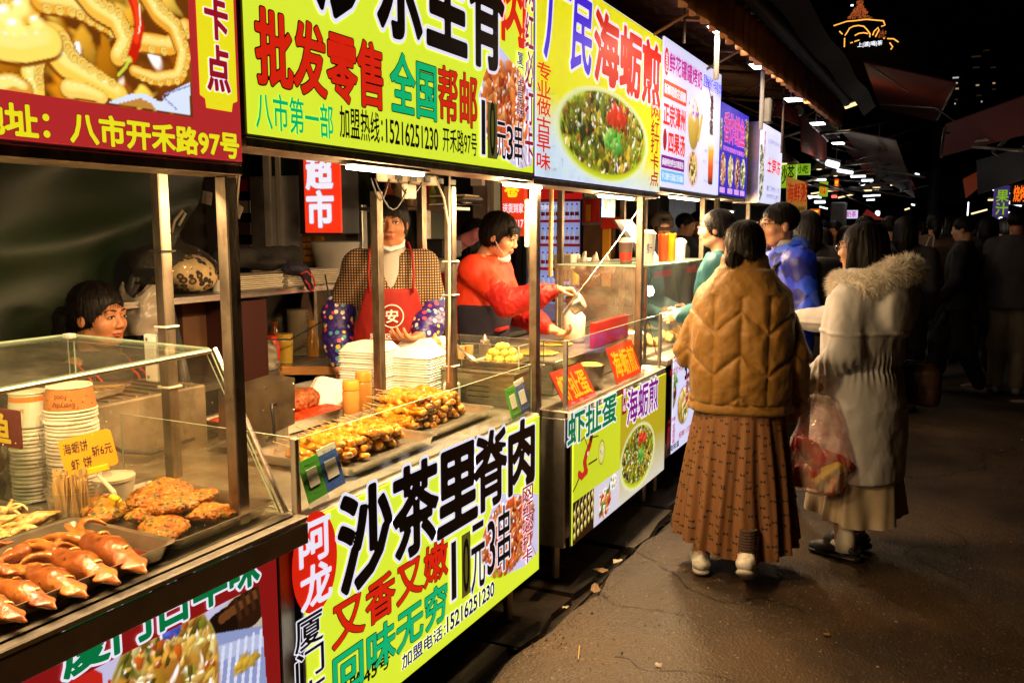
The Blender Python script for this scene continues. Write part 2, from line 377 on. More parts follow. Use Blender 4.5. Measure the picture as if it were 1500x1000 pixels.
# ------------------------------------------------------------------ sculpting with distance fields
class SDF:
    def __init__(s,lo,hi,h):
        s.lo=np.array(lo,float);s.h=h;s.n=(np.ceil((np.array(hi)-s.lo)/h)+1).astype(int)
        s.F=np.full(s.n,1.0,dtype=np.float32)
    def _sub(s,lo,hi):
        a=np.clip(np.floor((np.array(lo)-s.lo)/s.h).astype(int),0,s.n-1);b=np.clip(np.ceil((np.array(hi)-s.lo)/s.h).astype(int)+1,1,s.n)
        if np.any(b<=a):return None,None
        ax=[s.lo[i]+np.arange(a[i],b[i])*s.h for i in range(3)]
        return tuple(slice(a[i],b[i])for i in range(3)),np.meshgrid(*ax,indexing='ij',sparse=True)
    def _mix(s,sl,d,k,cut=False):
        A=s.F[sl];d=d.astype(np.float32)
        if cut:
            d=-d;hh=np.clip(0.5-0.5*(d-A)/max(k,1e-6)*-1,0,1)if False else None
            if k<=0:s.F[sl]=np.maximum(A,d)
            else:
                e=np.maximum(k-np.abs(A-d),0)/k;s.F[sl]=np.maximum(A,d)+e*e*k*0.25
        else:
            if k<=0:s.F[sl]=np.minimum(A,d)
            else:
                e=np.maximum(k-np.abs(A-d),0)/k;s.F[sl]=np.minimum(A,d)-e*e*k*0.25
    def cap(s,a,b,r1,r2=None,k=0.01,cut=False,flat=None):
        r2=r1 if r2 is None else r2;a=np.array(a,float);b=np.array(b,float);m=max(r1,r2)+k+s.h*3
        sl,g=s._sub(np.minimum(a,b)-m,np.maximum(a,b)+m)
        if sl is None:return s
        ab=b-a;L2=ab@ab+1e-12
        px,py,pz=g[0]-a[0],g[1]-a[1],g[2]-a[2]
        t=np.clip((px*ab[0]+py*ab[1]+pz*ab[2])/L2,0,1)
        dx,dy,dz=px-t*ab[0],py-t*ab[1],pz-t*ab[2]
        if flat is not None: # squash along a direction
            nd=np.array(flat[0],float);q=flat[1];dd=dx*nd[0]+dy*nd[1]+dz*nd[2];e=(1/q-1)*dd
            d=(np.sqrt((dx+e*nd[0])**2+(dy+e*nd[1])**2+(dz+e*nd[2])**2)-(r1+(r2-r1)*t))*min(1,q+0.2)
        else:d=np.sqrt(dx*dx+dy*dy+dz*dz)-(r1+(r2-r1)*t)
        s._mix(sl,d,k,cut);return s
    def chain(s,pts,rs,k=0.01,**kw):
        for i in range(len(pts)-1):s.cap(pts[i],pts[i+1],rs[i],rs[i+1],k,**kw)
        return s
    def ell(s,c,r,k=0.01,R=None,cut=False):
        c=np.array(c,float);r=np.array(r,float);m=r.max()+k+s.h*3
        sl,g=s._sub(c-m,c+m)
        if sl is None:return s
        p=[g[0]-c[0],g[1]-c[1],g[2]-c[2]]
        if R is not None:
            R=np.array(R);p=[p[0]*R[0,i]+p[1]*R[1,i]+p[2]*R[2,i]for i in range(3)]
        k0=np.sqrt((p[0]/r[0])**2+(p[1]/r[1])**2+(p[2]/r[2])**2);k1=np.sqrt((p[0]/r[0]**2)**2+(p[1]/r[1]**2)**2+(p[2]/r[2]**2)**2)+1e-9
        s._mix(sl,k0*(k0-1)/k1,k,cut);return s
    def box(s,c,hs,rd=0.01,k=0.0,R=None,cut=False):
        c=np.array(c,float);hs=np.array(hs,float);m=np.linalg.norm(hs)+k+s.h*3
        sl,g=s._sub(c-m,c+m)
        if sl is None:return s
        p=[g[0]-c[0],g[1]-c[1],g[2]-c[2]]
        if R is not None:
            R=np.array(R);p=[p[0]*R[0,i]+p[1]*R[1,i]+p[2]*R[2,i]for i in range(3)]
        q=[np.abs(p[i])-hs[i]+rd for i in range(3)]
        d=np.sqrt(np.maximum(q[0],0)**2+np.maximum(q[1],0)**2+np.maximum(q[2],0)**2)+np.minimum(np.maximum(q[0],np.maximum(q[1],q[2])),0)-rd
        s._mix(sl,d,k,cut);return s
    def rings(s,rr,k=0.0,sq=2.0):
        """stack of elliptical slices (z, cx, cy, rx, ry) top to bottom, smoothly interpolated"""
        rr=np.array(sorted(rr));z0,z1=rr[0,0],rr[-1,0];mx=(rr[:,3:5].max())+0.05+k
        lo=np.array([(rr[:,1]).min()-mx,rr[:,2].min()-mx,z0-k-3*s.h]);hi=np.array([rr[:,1].max()+mx,rr[:,2].max()+mx,z1+k+3*s.h])
        sl,g=s._sub(lo,hi)
        if sl is None:return s
        z=g[2];f=[np.interp(z,rr[:,0],rr[:,i])for i in range(1,5)]
        x=(g[0]-f[0])/f[2];y=(g[1]-f[1])/f[3]
        q=(np.abs(x)**sq+np.abs(y)**sq)**(1/sq);d=(q-1)*np.minimum(f[2],f[3])
        d=np.maximum(d,np.maximum(z0-z,z-z1));s._mix(sl,d,k);return s
    def disp(s,fn,band=0.05):
        """displace the field by fn(P) near the surface"""
        m=np.abs(s.F)<band;I=np.argwhere(m);P=s.lo+I*s.h;s.F[m]-=fn(P).astype(np.float32);return s
    def keep(s,lo,hi,out=False):
        ax=[s.lo[i]+np.arange(s.n[i])*s.h for i in range(3)];g=np.meshgrid(*ax,indexing='ij',sparse=True)
        d=np.maximum(np.maximum(np.maximum(lo[0]-g[0],g[0]-hi[0]),np.maximum(lo[1]-g[1],g[1]-hi[1])),np.maximum(lo[2]-g[2],g[2]-hi[2]))
        s.F=np.maximum(s.F,-d if out else d).astype(np.float32);return s
    def mesh(s,name,m,parent=None,disp=None,relax=1):
        V,Fq=snet(s.F,s.lo,s.h)
        if len(V)==0:raise ValueError('empty field '+name)
        if relax:V=relaxed(V,Fq,relax)
        if disp is not None:
            N=vnormals(V,Fq);V=V+N*disp(V,N)[:,None]
        return mesh_obj(name,V,Fq,m,parent,smooth=True,world=False)
def snet(F,lo,h):
    ins=F<0
    c=np.zeros(tuple(np.array(F.shape)-1),np.int8)
    offs=[(i,j,k)for i in(0,1)for j in(0,1)for k in(0,1)]
    sh=c.shape
    for(i,j,k)in offs:c+=ins[i:i+sh[0],j:j+sh[1],k:k+sh[2]]
    cells=np.argwhere((c>0)&(c<8));idx=np.full(sh,-1,np.int32);idx[tuple(cells.T)]=np.arange(len(cells))
    acc=np.zeros((len(cells),3));cnt=np.zeros(len(cells))
    vals=[F[cells[:,0]+i,cells[:,1]+j,cells[:,2]+k]for(i,j,k)in offs]
    for a in range(8):
        for b in range(a+1,8):
            da=np.array(offs[b])-np.array(offs[a])
            if np.abs(da).sum()!=1:continue
            fa,fb=vals[a],vals[b];mk=(fa<0)!=(fb<0);t=fa[mk]/(fa[mk]-fb[mk])
            acc[mk]+=np.array(offs[a])+t[:,None]*da;cnt[mk]+=1
    V=(cells+acc/np.maximum(cnt,1)[:,None])*h+lo
    Q=[]
    for ax in range(3):
        o1,o2=[(1,2),(2,0),(0,1)][ax]
        A=ins[tuple(slice(0,-1)if i==ax else slice(None)for i in range(3))];Bv=ins[tuple(slice(1,None)if i==ax else slice(None)for i in range(3))]
        for sgn,mk in((1,A&~Bv),(-1,~A&Bv)):
            e=np.argwhere(mk);e=e[(e[:,o1]>0)&(e[:,o2]>0)&(e[:,o1]<sh[o1])&(e[:,o2]<sh[o2])]
            if len(e)==0:continue
            d1=np.zeros(3,int);d1[o1]=1;d2=np.zeros(3,int);d2[o2]=1
            q=[idx[tuple((e-x).T)]for x in(d1*0,d1,d1+d2,d2)]
            if sgn<0:q=q[::-1]
            Q.append(np.stack(q,1))
    Fq=np.concatenate(Q);Fq=Fq[(Fq>=0).all(1)];return V,Fq
def relaxed(V,Fq,n):
    for _ in range(n):
        S=np.zeros_like(V);C=np.zeros(len(V))
        for a,b in((0,1),(1,2),(2,3),(3,0)):
            for i,j in((a,b),(b,a)):
                for d in range(3):S[:,d]+=np.bincount(Fq[:,i],V[Fq[:,j],d],len(V))
                C+=np.bincount(Fq[:,i],minlength=len(V))
        V=V*0.5+0.5*S/np.maximum(C,1)[:,None]
    return V
def vnormals(V,Fq):
    n=np.cross(V[Fq[:,2]]-V[Fq[:,0]],V[Fq[:,3]]-V[Fq[:,1]]);N=np.zeros_like(V)
    for i in range(4):
        for d in range(3):N[:,d]+=np.bincount(Fq[:,i],n[:,d],len(V))
    return N/(np.linalg.norm(N,axis=1)[:,None]+1e-12)
def rotm(rx=0,ry=0,rz=0):return np.array(Euler((rx,ry,rz)).to_matrix())
def ordinal(i):
    w=['first','second','third','fourth','fifth','sixth','seventh','eighth','ninth','tenth','eleventh','twelfth','thirteenth','fourteenth','fifteenth','sixteenth','seventeenth','eighteenth','nineteenth']
    t={2:'twenty',3:'thirty',4:'forty'}
    if i<19:return w[i]
    n=i+1;d,r=divmod(n,10)
    return(t[d][:-1]+'ieth')if r==0 else t[d]+'-'+w[r-1]
# ================================================================== materials shared by the stalls
E_=lambda n,c=(0,0,0),s=1.0,sample=False,base=None:mat('lit_'+n,lin(c),0.45,emis=s,sample=sample)
steel=mat('stainless_steel',(0.55,0.53,0.50),0.34,1.0,noise=0.25,nscale=14,bump=0.12,bscale=90,stretch=(1,1,8),dirt=0.35)
steel_post=mat('worn_steel_post',(0.30,0.25,0.19),0.42,1.0,noise=0.35,nscale=30,bump=0.2,bscale=50,stretch=(1,1,.25),dirt=0.75)
steel_top=mat('worn_counter_steel',(0.62,0.58,0.50),0.36,0.85,noise=0.3,nscale=9,bump=0.1,bscale=40,dirt=0.45)
steel_dk=mat('dark_tray_steel',(0.42,0.38,0.33),0.38,0.9,noise=0.2,nscale=15)
alu=mat('aluminium',(0.75,0.72,0.66),0.3,0.9,noise=0.15,nscale=30)
whitep=mat('white_plastic',(0.78,0.76,0.72),0.4,noise=0.06)
creamp=mat('cream_plastic',(0.66,0.6,0.48),0.45,noise=0.1,dirt=0.2)
blackp=mat('black_plastic',(0.02,0.02,0.022),0.45)
rubber=mat('black_rubber',(0.015,0.014,0.013),0.6)
rust=mat('rusty_frame',(0.12,0.075,0.045),0.6,0.4,noise=0.5,nscale=40,bump=0.3)
woodm=mat('old_wood',(0.20,0.11,0.05),0.55,noise=0.4,nscale=12,stretch=(1,1,6),bump=0.2)
concrete=mat('wet_concrete',(0.045,0.038,0.032),0.42,noise=0.5,nscale=9,bump=0.8,bscale=35,dirt=0.6)
glassm=bpy.data.materials.new('clear_glass');glassm.use_nodes=True
def _glass(m,tint=(0.93,0.97,0.93),rough=0.0,mixf=0.90,smudge=0.0):
    nt=m.node_tree;N=nt.nodes;L=nt.links;N.remove(N['Principled BSDF']);out=N['Material Output']
    tr=N.new('ShaderNodeBsdfTransparent');tr.inputs[0].default_value=(*tint,1)
    gl=N.new('ShaderNodeBsdfGlossy');gl.inputs['Roughness'].default_value=0.02;gl.inputs[0].default_value=(1,1,1,1)
    lw=N.new('ShaderNodeLayerWeight');pw=N.new('ShaderNodeMath');pw.operation='POWER';pw.inputs[1].default_value=5.0;L.new(lw.outputs['Facing'],pw.inputs[0])
    fr=N.new('ShaderNodeMath');fr.operation='MULTIPLY_ADD';fr.inputs[1].default_value=0.75;fr.inputs[2].default_value=0.035;L.new(pw.outputs[0],fr.inputs[0])
    mx=N.new('ShaderNodeMixShader');L.new(fr.outputs[0],mx.inputs[0]);L.new(tr.outputs[0],mx.inputs[1]);L.new(gl.outputs[0],mx.inputs[2])
    last=mx
    if smudge:
        df=N.new('ShaderNodeBsdfDiffuse');df.inputs[0].default_value=(0.75,0.68,0.55,1)
        tc=N.new('ShaderNodeTexCoord');n=N.new('ShaderNodeTexNoise');n.inputs['Scale'].default_value=5;n.inputs['Detail'].default_value=10;n.inputs['Roughness'].default_value=0.7
        L.new(tc.outputs['Object'],n.inputs[0]);r=N.new('ShaderNodeMapRange');r.inputs[1].default_value=0.4;r.inputs[2].default_value=0.75;r.inputs[3].default_value=smudge*0.35;r.inputs[4].default_value=smudge*1.6
        L.new(n.outputs[0],r.inputs[0])
        v=N.new('ShaderNodeTexVoronoi');v.inputs['Scale'].default_value=55;L.new(tc.outputs['Object'],v.inputs[0])
        vr=N.new('ShaderNodeMapRange');vr.inputs[1].default_value=0.10;vr.inputs[2].default_value=0.06;vr.inputs[4].default_value=0.35;L.new(v.outputs['Distance'],vr.inputs[0])
        nn=N.new('ShaderNodeTexNoise');nn.inputs['Scale'].default_value=9;L.new(tc.outputs['Object'],nn.inputs[0])
        gt=N.new('ShaderNodeMath');gt.operation='GREATER_THAN';gt.inputs[1].default_value=0.6;L.new(nn.outputs[0],gt.inputs[0])
        ml=N.new('ShaderNodeMath');ml.operation='MULTIPLY';L.new(gt.outputs[0],ml.inputs[0]);L.new(vr.outputs[0],ml.inputs[1])
        ad=N.new('ShaderNodeMath');ad.operation='ADD';L.new(r.outputs[0],ad.inputs[0]);L.new(ml.outputs[0],ad.inputs[1])
        m2=N.new('ShaderNodeMixShader');L.new(ad.outputs[0],m2.inputs[0]);L.new(mx.outputs[0],m2.inputs[1]);L.new(df.outputs[0],m2.inputs[2]);last=m2
    L.new(last.outputs[0],out.inputs[0]);return m
_glass(glassm,smudge=0.02)
glass_dirty=_glass((lambda m:(setattr(m,'use_nodes',True),m)[1])(bpy.data.materials.new('greasy_glass')),(0.95,0.94,0.90),smudge=0.012)
glass_steamy=_glass((lambda m:(setattr(m,'use_nodes',True),m)[1])(bpy.data.materials.new('steamy_glass')),(0.95,0.94,0.90),smudge=0.13)
glass_edge=mat('glass_edge',(0.42,0.55,0.42),0.2,emis=0.0)
clearplastic=_glass((lambda m:(setattr(m,'use_nodes',True),m)[1])(bpy.data.materials.new('thin_plastic_film')),(0.9,0.9,0.9),smudge=0.12)
# lit print colours
e_yg=E_('yellow_green',(212,230,50),1.05,True)
e_red=E_('red',(226,36,14),0.85);e_redsign=E_('soft_red',(200,48,48),0.75,True)
e_grn=E_('green',(0,190,120),0.85);e_grn2=E_('dark_green',(0,130,70),0.7)
e_wht=E_('white',(236,234,250),0.95);e_lav=E_('lavender_white',(214,216,248),0.95,True)
e_yel=E_('yellow',(240,228,30),0.95);e_crim=E_('crimson',(176,24,40),0.7)
e_pur=E_('purple',(130,20,140),0.75);e_mag=E_('magenta',(196,30,150),0.8);e_blue=E_('blue',(70,40,225),0.85)
e_sky=E_('sky_blue',(110,180,235),0.9);e_ora=E_('orange_red',(220,70,20),0.85);e_pink=E_('pink',(235,130,220),0.85)
e_navy=E_('navy',(45,35,190),0.8,True);e_gry=E_('grey_print',(130,130,165),0.7)
e_blk=mat('black_print',(0.012,0.010,0.014),0.45)
e_pic=mat('lit_picture',(1,1,1),0.5,emis=0.98,attr=True)
# ================================================================== ground
def asphalt():
    m=bpy.data.materials.new('asphalt');m.use_nodes=True;nt=m.node_tree;N=nt.nodes;L=nt.links;p=N['Principled BSDF']
    tc=N.new('ShaderNodeTexCoord');co=tc.outputs['Object']
    n1=N.new('ShaderNodeTexNoise');n1.inputs['Scale'].default_value=1.3;n1.inputs['Detail'].default_value=8;L.new(co,n1.inputs[0])
    v=N.new('ShaderNodeTexVoronoi');v.inputs['Scale'].default_value=95;L.new(co,v.inputs[0])
    v2=N.new('ShaderNodeTexVoronoi');v2.inputs['Scale'].default_value=32;L.new(co,v2.inputs[0])
    cr=N.new('ShaderNodeValToRGB');cr.color_ramp.elements[0].color=(0.020,0.012,0.006,1);cr.color_ramp.elements[1].color=(0.060,0.034,0.015,1)
    cr.color_ramp.elements[0].position=0.35;cr.color_ramp.elements[1].position=0.68;L.new(n1.outputs[0],cr.inputs[0])
    sp=N.new('ShaderNodeMapRange');sp.inputs[1].default_value=0.84;sp.inputs[2].default_value=1.0;L.new(v.outputs['Color'],sp.inputs[0])
    mx=N.new('ShaderNodeMix');mx.data_type='RGBA';L.new(sp.outputs[0],mx.inputs[0]);L.new(cr.outputs[0],mx.inputs[6]);mx.inputs[7].default_value=(0.15,0.10,0.055,1)
    g=N.new('ShaderNodeMapRange');g.inputs[1].default_value=0.93;g.inputs[2].default_value=0.97;L.new(v2.outputs['Color'],g.inputs[0])
    n5=N.new('ShaderNodeTexNoise');n5.inputs['Scale'].default_value=0.55;n5.inputs['Detail'].default_value=9;n5.inputs['Roughness'].default_value=.62;L.new(co,n5.inputs[0])
    st=N.new('ShaderNodeMapRange');st.inputs[1].default_value=0.50;st.inputs[2].default_value=0.60;st.inputs[3].default_value=1;st.inputs[4].default_value=0.42;L.new(n5.outputs[0],st.inputs[0])
    mst=N.new('ShaderNodeMix');mst.data_type='RGBA';mst.blend_type='MULTIPLY';mst.inputs[0].default_value=1;L.new(mx.outputs[2],mst.inputs[6]);L.new(st.outputs[0],mst.inputs[7])
    mx2=N.new('ShaderNodeMix');mx2.data_type='RGBA';L.new(g.outputs[0],mx2.inputs[0]);L.new(mst.outputs[2],mx2.inputs[6]);mx2.inputs[7].default_value=(0.012,0.01,0.009,1)
    L.new(mx2.outputs[2],p.inputs['Base Color'])
    r=N.new('ShaderNodeMapRange');r.inputs[3].default_value=0.42;r.inputs[4].default_value=0.72;L.new(n1.outputs[0],r.inputs[0]);L.new(r.outputs[0],p.inputs['Roughness'])
    b=N.new('ShaderNodeBump');b.inputs['Strength'].default_value=0.5;b.inputs['Distance'].default_value=0.004;L.new(v.outputs['Distance'],b.inputs['Height'])
    n4=N.new('ShaderNodeTexNoise');n4.inputs['Scale'].default_value=7;n4.inputs['Detail'].default_value=7;L.new(co,n4.inputs[0])
    b2=N.new('ShaderNodeBump');b2.inputs['Strength'].default_value=0.25;b2.inputs['Distance'].default_value=0.03;L.new(n4.outputs[0],b2.inputs['Height']);L.new(b.outputs[0],b2.inputs['Normal']);L.new(b2.outputs[0],p.inputs['Normal'])
    return m
asph=asphalt()
def edge_x(y):return-1.30-0.05*math.sin(y*0.9)-0.018*math.sin(y*5.1+1)+0.012*math.sin(y*13.7)
V=[];Fq=[]
ys=list(np.arange(-4,14,0.06))+list(np.arange(14,60,2.0))+[100,200,400]
xs_off=[0,0.02,0.5,2,8,60]
for y in ys:
    for i,xo in enumerate(xs_off):V.append((edge_x(y)+xo,y,-0.035 if i==0 else(-0.006+0.004*math.sin(y*7)if i==1 else 0)))
for j in range(len(ys)-1):
    for i in range(5):Fq.append((j*6+i,j*6+i+1,j*6+7+i,j*6+6+i))
road=mesh_obj('road',V,Fq,asph);tag(road,kind='structure')
b=B();b.box((-60,-6,-0.3),(-1.2,400,-0.075));gr_=b.build('ground',concrete);tag(gr_,kind='structure')
# gutter slabs beside the road
gut=B().box((-3.8,-4,-0.074),(-1.34,30,-0.06)).build('gutter_bed',concrete);tag(gut,kind='structure')
g=np.random.default_rng(3);y=-0.6;slab_me=None
while y<9.5:
    ln=g.uniform(0.42,0.75);w0=edge_x(y+ln/2)-0.035-g.uniform(0,.02)
    poly=[(-1.78,y+0.012),(w0-0.02,y+0.02+g.uniform(0,.02)),(w0,y+ln*0.3),(w0-g.uniform(0,.03),y+ln*0.65),(w0-0.015,y+ln-0.012),(-1.78,y+ln-0.01)]
    z=-0.018+g.uniform(-.014,.012);bb=B();bb.prism([(p[0],p[1])for p in poly],2,-0.06,z)
    o=bb.build('paving_slab',concrete,gut)
    y+=ln
y=-0.6
while y<9:
    ln=g.uniform(0.8,1.1);B().box((-3.7,y+.01,-0.058),(-1.80,y+ln-.01,0.045+g.uniform(-.01,.01)),0.012).build('kerb_slab',concrete,gut);y+=ln
# litter on the ground
leafm=mat('dry_leaf',(0.16,0.09,0.025),0.6,noise=0.4);paperm=mat('litter_paper',(0.4,0.36,0.3),0.8)
def leaf(px,py,s,rz,lbl,m,z=0.004):
    P=onz(px,py,z);g_=np.random.default_rng(int(px));n=9
    V=[(0,0,0.006)]+[(s*math.cos(2*PI*i/n)*g_.uniform(.6,1),s*.6*math.sin(2*PI*i/n)*g_.uniform(.6,1),g_.uniform(0,.012))for i in range(n)]
    o=mesh_obj('leaf',V,[(0,i+1,(i+1)%n+1)for i in range(n)],m,world=False);o.location=P;o.rotation_euler=(0,0,rz)
    md=o.modifiers.new('s','SOLIDIFY');md.thickness=0.002
    return tag(o,lbl,'litter')
leaf(880,836,.05,.4,'yellowed crumpled leaf at the road edge in front of the shrimp and egg stall',leafm)
leaf(905,822,.035,1.4,'small pale paper scrap at the road edge below the oyster omelette panel',paperm)
leaf(872,862,.045,2.0,'yellow crumpled leaf lying in the gutter nearer the camera',leafm)
leaf(828,890,.02,.7,'small white scrap in the gutter left of the brown-lit asphalt',paperm)
leaf(1024,833,.012,.7,'tiny orange scrap on the asphalt beside the mustard-coated woman',mat('orange_peel',(0.5,0.13,0.03),.5))
leaf(800,833,.05,.2,'brown cardboard scrap lying in the dark gutter under the counters',woodm)
leaf(1494,588,.12,.3,'crumpled white paper on the asphalt at the right edge of the picture',paperm)
leaf(1210,930,.02,.8,'small brown leaf scrap on the empty asphalt below the grey parka woman',leafm)
leaf(965,975,.018,.2,'small pale scrap on the asphalt at the bottom of the picture',paperm)
P=onz(848,957);o=B().rod((0,-.05,0.004),(0,.05,0.006),0.0022,n=6).build('skewer_stick',mat('bamboo',(0.5,0.33,0.14),0.6),world=False);o.location=P;o.rotation_euler=(0,0,.35);tag(o,'thin bamboo skewer stick lying on the asphalt in the foreground','skewer stick')
P=onz(810,822,-.01);o=B().rod((0,-.12,0.004),(0,.12,0.006),0.003,n=6).build('skewer_stick',MATS['bamboo'],world=False);o.location=P;o.rotation_euler=(0,0,1.0);tag(o,'longer bamboo stick lying across the gutter by the yellow-green panel','skewer stick')
# cracks in the asphalt
V=[];F=[];g=np.random.default_rng(8)
for(px_,py_,ln,a0)in[(900,960,1.0,.9),(1180,900,1.2,2.3),(1330,700,1.6,1.2),(1000,900,.5,2.8),(1420,860,1.1,1.9)]:
    P=onz(px_,py_)[:2];a=a0
    for k in range(int(ln/.03)):
        a+=g.normal()*.35;Q=P+.03*np.array([math.cos(a),math.sin(a)]);w_=.0022*g.uniform(.4,1.6);s_=np.array([-math.sin(a),math.cos(a)])*w_;n=len(V);V+=[(*(P-s_),.0045),(*(P+s_),.0045),(*(Q+s_),.0045),(*(Q-s_),.0045)];F.append((n,n+1,n+2,n+3));P=Q;a=a*.85+a0*.15
tag(mesh_obj('crack_lines',V,F,mat('crack_tar',(.006,.005,.004),.5)),'thin dark cracks wandering across the asphalt lane','cracks',kind='stuff')
# fine grit on the near road
V=[];F=[];g=np.random.default_rng(11)
for i in range(5200):
    y=g.uniform(1.2,9)if i%3 else g.uniform(1.2,5);x=edge_x(y)+0.03+abs(g.normal(0,1.0))if i%4 else edge_x(y)+g.uniform(-.05,.12)
    s=g.uniform(0.0016,0.0042)if i%25 else g.uniform(.005,.01);n=len(V);a=g.uniform(0,PI)
    z0=0.0 if x>edge_x(y)+.03 else-.02
    for k in range(4):V.append((x+s*math.cos(a+k*PI/2)*g.uniform(.6,1.2),y+s*math.sin(a+k*PI/2)*g.uniform(.6,1.2),z0))
    V.append((x,y,z0+s*g.uniform(.5,1)));F+=[(n+k,n+(k+1)%4,n+4)for k in range(4)]
grit=mesh_obj('grit',V,F,mat('grit_stone',(0.12,0.09,0.06),0.5,noise=0.5,nscale=40));tag(grit,'loose pale grit scattered over the dark asphalt lane','grit',kind='stuff')

# ================================================================== sign boxes
XS=-1.43
YU=(0,1,0);ZU=(0,0,1)
def lightbox(name,label,y0,y1,z0,z1,face,X=XS,th=0.13,frame=None,group='light box signs above the stalls'):
    t=thing(name,label,'sign',(X,(y0+y1)/2,z0),group)
    fr=frame or alu
    b=B();b.box((X-th,y0,z0),(X-0.006,y1,z1));b.build('case',fr,t)
    b=B();b.box((X-0.005,y0+.004,z0+.004),(X,y1-.004,z1-.004),0.0015);b.build('face_panel',face,t)
    return t
def L(t,text,m,l,r,bold=0.03,out=(),vertical=False,X=XS,z=None,**k):
    """l=(x,top,bottom) r=(x,top,bottom) in the photograph, on the sign's own plane"""
    a=onx(l[0],l[2],X);c=onx(r[0],r[2],X);a2=onx(l[0],l[1],X);c2=onx(r[0],r[1],X)
    z0=(a[2]+c[2])/2;z1=(a2[2]+c2[2])/2
    if z:z0,z1=z
    y0=(a[1]+a2[1])/2;y1=(c[1]+c2[1])/2
    return lettering(text,(X,y0,z0),YU,ZU,y1-y0,z1-z0,m,t,bold=bold,outlines=out,vertical=vertical,**k)
def disc(t,name,m,y,z,ry,rz,X=XS,lift=0.0008,n=40,parent=None):
    V=[(X+lift,y,z)]+[(X+lift,y+ry*math.cos(2*PI*i/n),z+rz*math.sin(2*PI*i/n))for i in range(n)]
    return mesh_obj(name,V,[(0,i+1,(i+1)%n+1)for i in range(n)],m,t)
def plate(t,name,m,y0,y1,z0,z1,X=XS,lift=0.0008):
    return mesh_obj(name,[(X+lift,y0,z0),(X+lift,y1,z0),(X+lift,y1,z1),(X+lift,y0,z1)],[(0,1,2,3)],m,t)
WO=lambda s=0.035:((s,e_wht),)
KO=lambda s=0.018:((s,e_blk),)
# ---- sign 1: red with the octopus photo
s1=lightbox('octopus_sign','red lit sign with a photo of octopus tentacles and yellow address lettering',-0.5,1.478,1.70,2.56,e_redsign)
Y0,Y1,Z0,Z1=0.36,1.336,1.785,2.50
hh=Z1-Z0;p=Paint((Y1-Y0)/hh,236,(96,48,10))
def q1(x,y):P=onx(x,y,XS);return((P[1]-Y0)/hh,(P[2]-Z0)/hh)
px1=1.45e-3/hh
gg=np.random.default_rng(5)
p.food(260,(0,0,p.asp,1),(.02,.06),['b8700f','8a4a0c','d89a2c','6a340a','e8b84a'],4,spec=.5)
def tentacle(pts,r0,r1,c,suck=True,side=1,seed=0):
    pts=[np.array(q1(*a))for a in pts];P=[]
    for i in range(len(pts)-1):
        for t in np.linspace(0,1,22,endpoint=False):P.append(pts[i]*(1-t)+pts[i+1]*t)
    P.append(pts[-1]);n=len(P)
    for _ in range(6):P=[P[0]]+[(P[i-1]+P[i]*2+P[i+1])/4 for i in range(1,n-1)]+[P[-1]]
    for i,q in enumerate(P):r=(r0+(r1-r0)*i/n)*px1;p.ell(q[0],q[1]-r*.10,r*1.16,r*1.16,np.array(lin('7a3c08')),soft=.3)
    for i,q in enumerate(P):
        r=(r0+(r1-r0)*i/n)*px1;cc=np.array(lin(c));p.ell(q[0],q[1],r,r,cc,soft=.2)
    for i,q in enumerate(P):
        r=(r0+(r1-r0)*i/n)*px1;p.ell(q[0]-r*.15,q[1]+r*.25,r*.62,r*.6,np.array(lin('ffe68a'))*.85,soft=1.6)
    for i,q in enumerate(P):
        r=(r0+(r1-r0)*i/n)*px1
        if i%9==3:p.ell(q[0]-r*.3,q[1]+r*.45,r*.2,r*.09,np.array([1,.95,.7]),soft=.5)
    if suck:
        st=max(4,int(15*r1/8));
        for i in range(3,n-2,8):
            d=P[i+1]-P[i-1];d/=np.linalg.norm(d)+1e-9;nn=np.array([-d[1],d[0]])*side;r=(r0+(r1-r0)*i/n)*px1;c0=P[i]+nn*r*.62;s=r*.30+2.2*px1
            p.ell(*c0,s*1.12,s*1.12,np.array(lin('8a4c10')),soft=.3);p.ell(*c0,s,s,np.array(lin('f4cf6a')),soft=.3)
            p.ell(c0[0],c0[1],s*.62,s*.62,np.array(lin('b06a1c')),soft=.4);p.ell(c0[0],c0[1]-s*.1,s*.42,s*.42,np.array(lin('f2c864')),soft=.5)
for a in[([(-60,20),(-20,40),(20,30),(30,5),(60,-30)],30,22,'e2a83a',True,1),([(60,0),(110,8),(150,30),(200,60),(250,68),(272,40)],15,13,'dd9a30',True,-1),
          ([(110,-30),(140,10),(172,30),(185,62),(172,84)],18,12,'e6ac42',True,1),([(210,-20),(232,20),(256,40),(270,80),(262,112),(228,116),(196,104)],17,8,'d89630',True,1),
          ([(60,55),(48,85),(46,110),(52,134)],17,12,'f0c050',True,1),([(78,60),(98,92),(130,112),(176,138)],24,12,'edbc4c',True,1),([(0,60),(30,66),(70,60)],22,20,'f5cc60',False,1),
          ([(0,128),(20,122),(38,130)],16,9,'c98a30',False,1),([(100,130),(125,133),(150,143)],12,8,'e8bd60',False,1)]:tentacle(*a)
for(x,y,r)in[(12,28,20),(32,14,14),(55,36,13),(25,44,16)]:c=q1(x,y);p.ell(*c,r*px1,r*.85*px1,np.array(lin('ffe98c')),soft=.5,shade=True,spec=1.0,amb=.75)
tr1=[q1(*a)for a in[(158,150),(190,138),(212,137),(235,150),(256,131),(278,121),(278,168),(240,163)]];p.poly(tr1,np.array(lin('c4cdf2')))
p.poly([q1(*a)for a in[(175,152),(205,144),(222,152),(230,163)]],np.array(lin('b07a3a')))
p.line([q1(238,142),q1(258,160)],1.3*px1,lin('7c86c0'));p.line([q1(242,138),q1(277,126)],1.2*px1,lin('8088c4'))
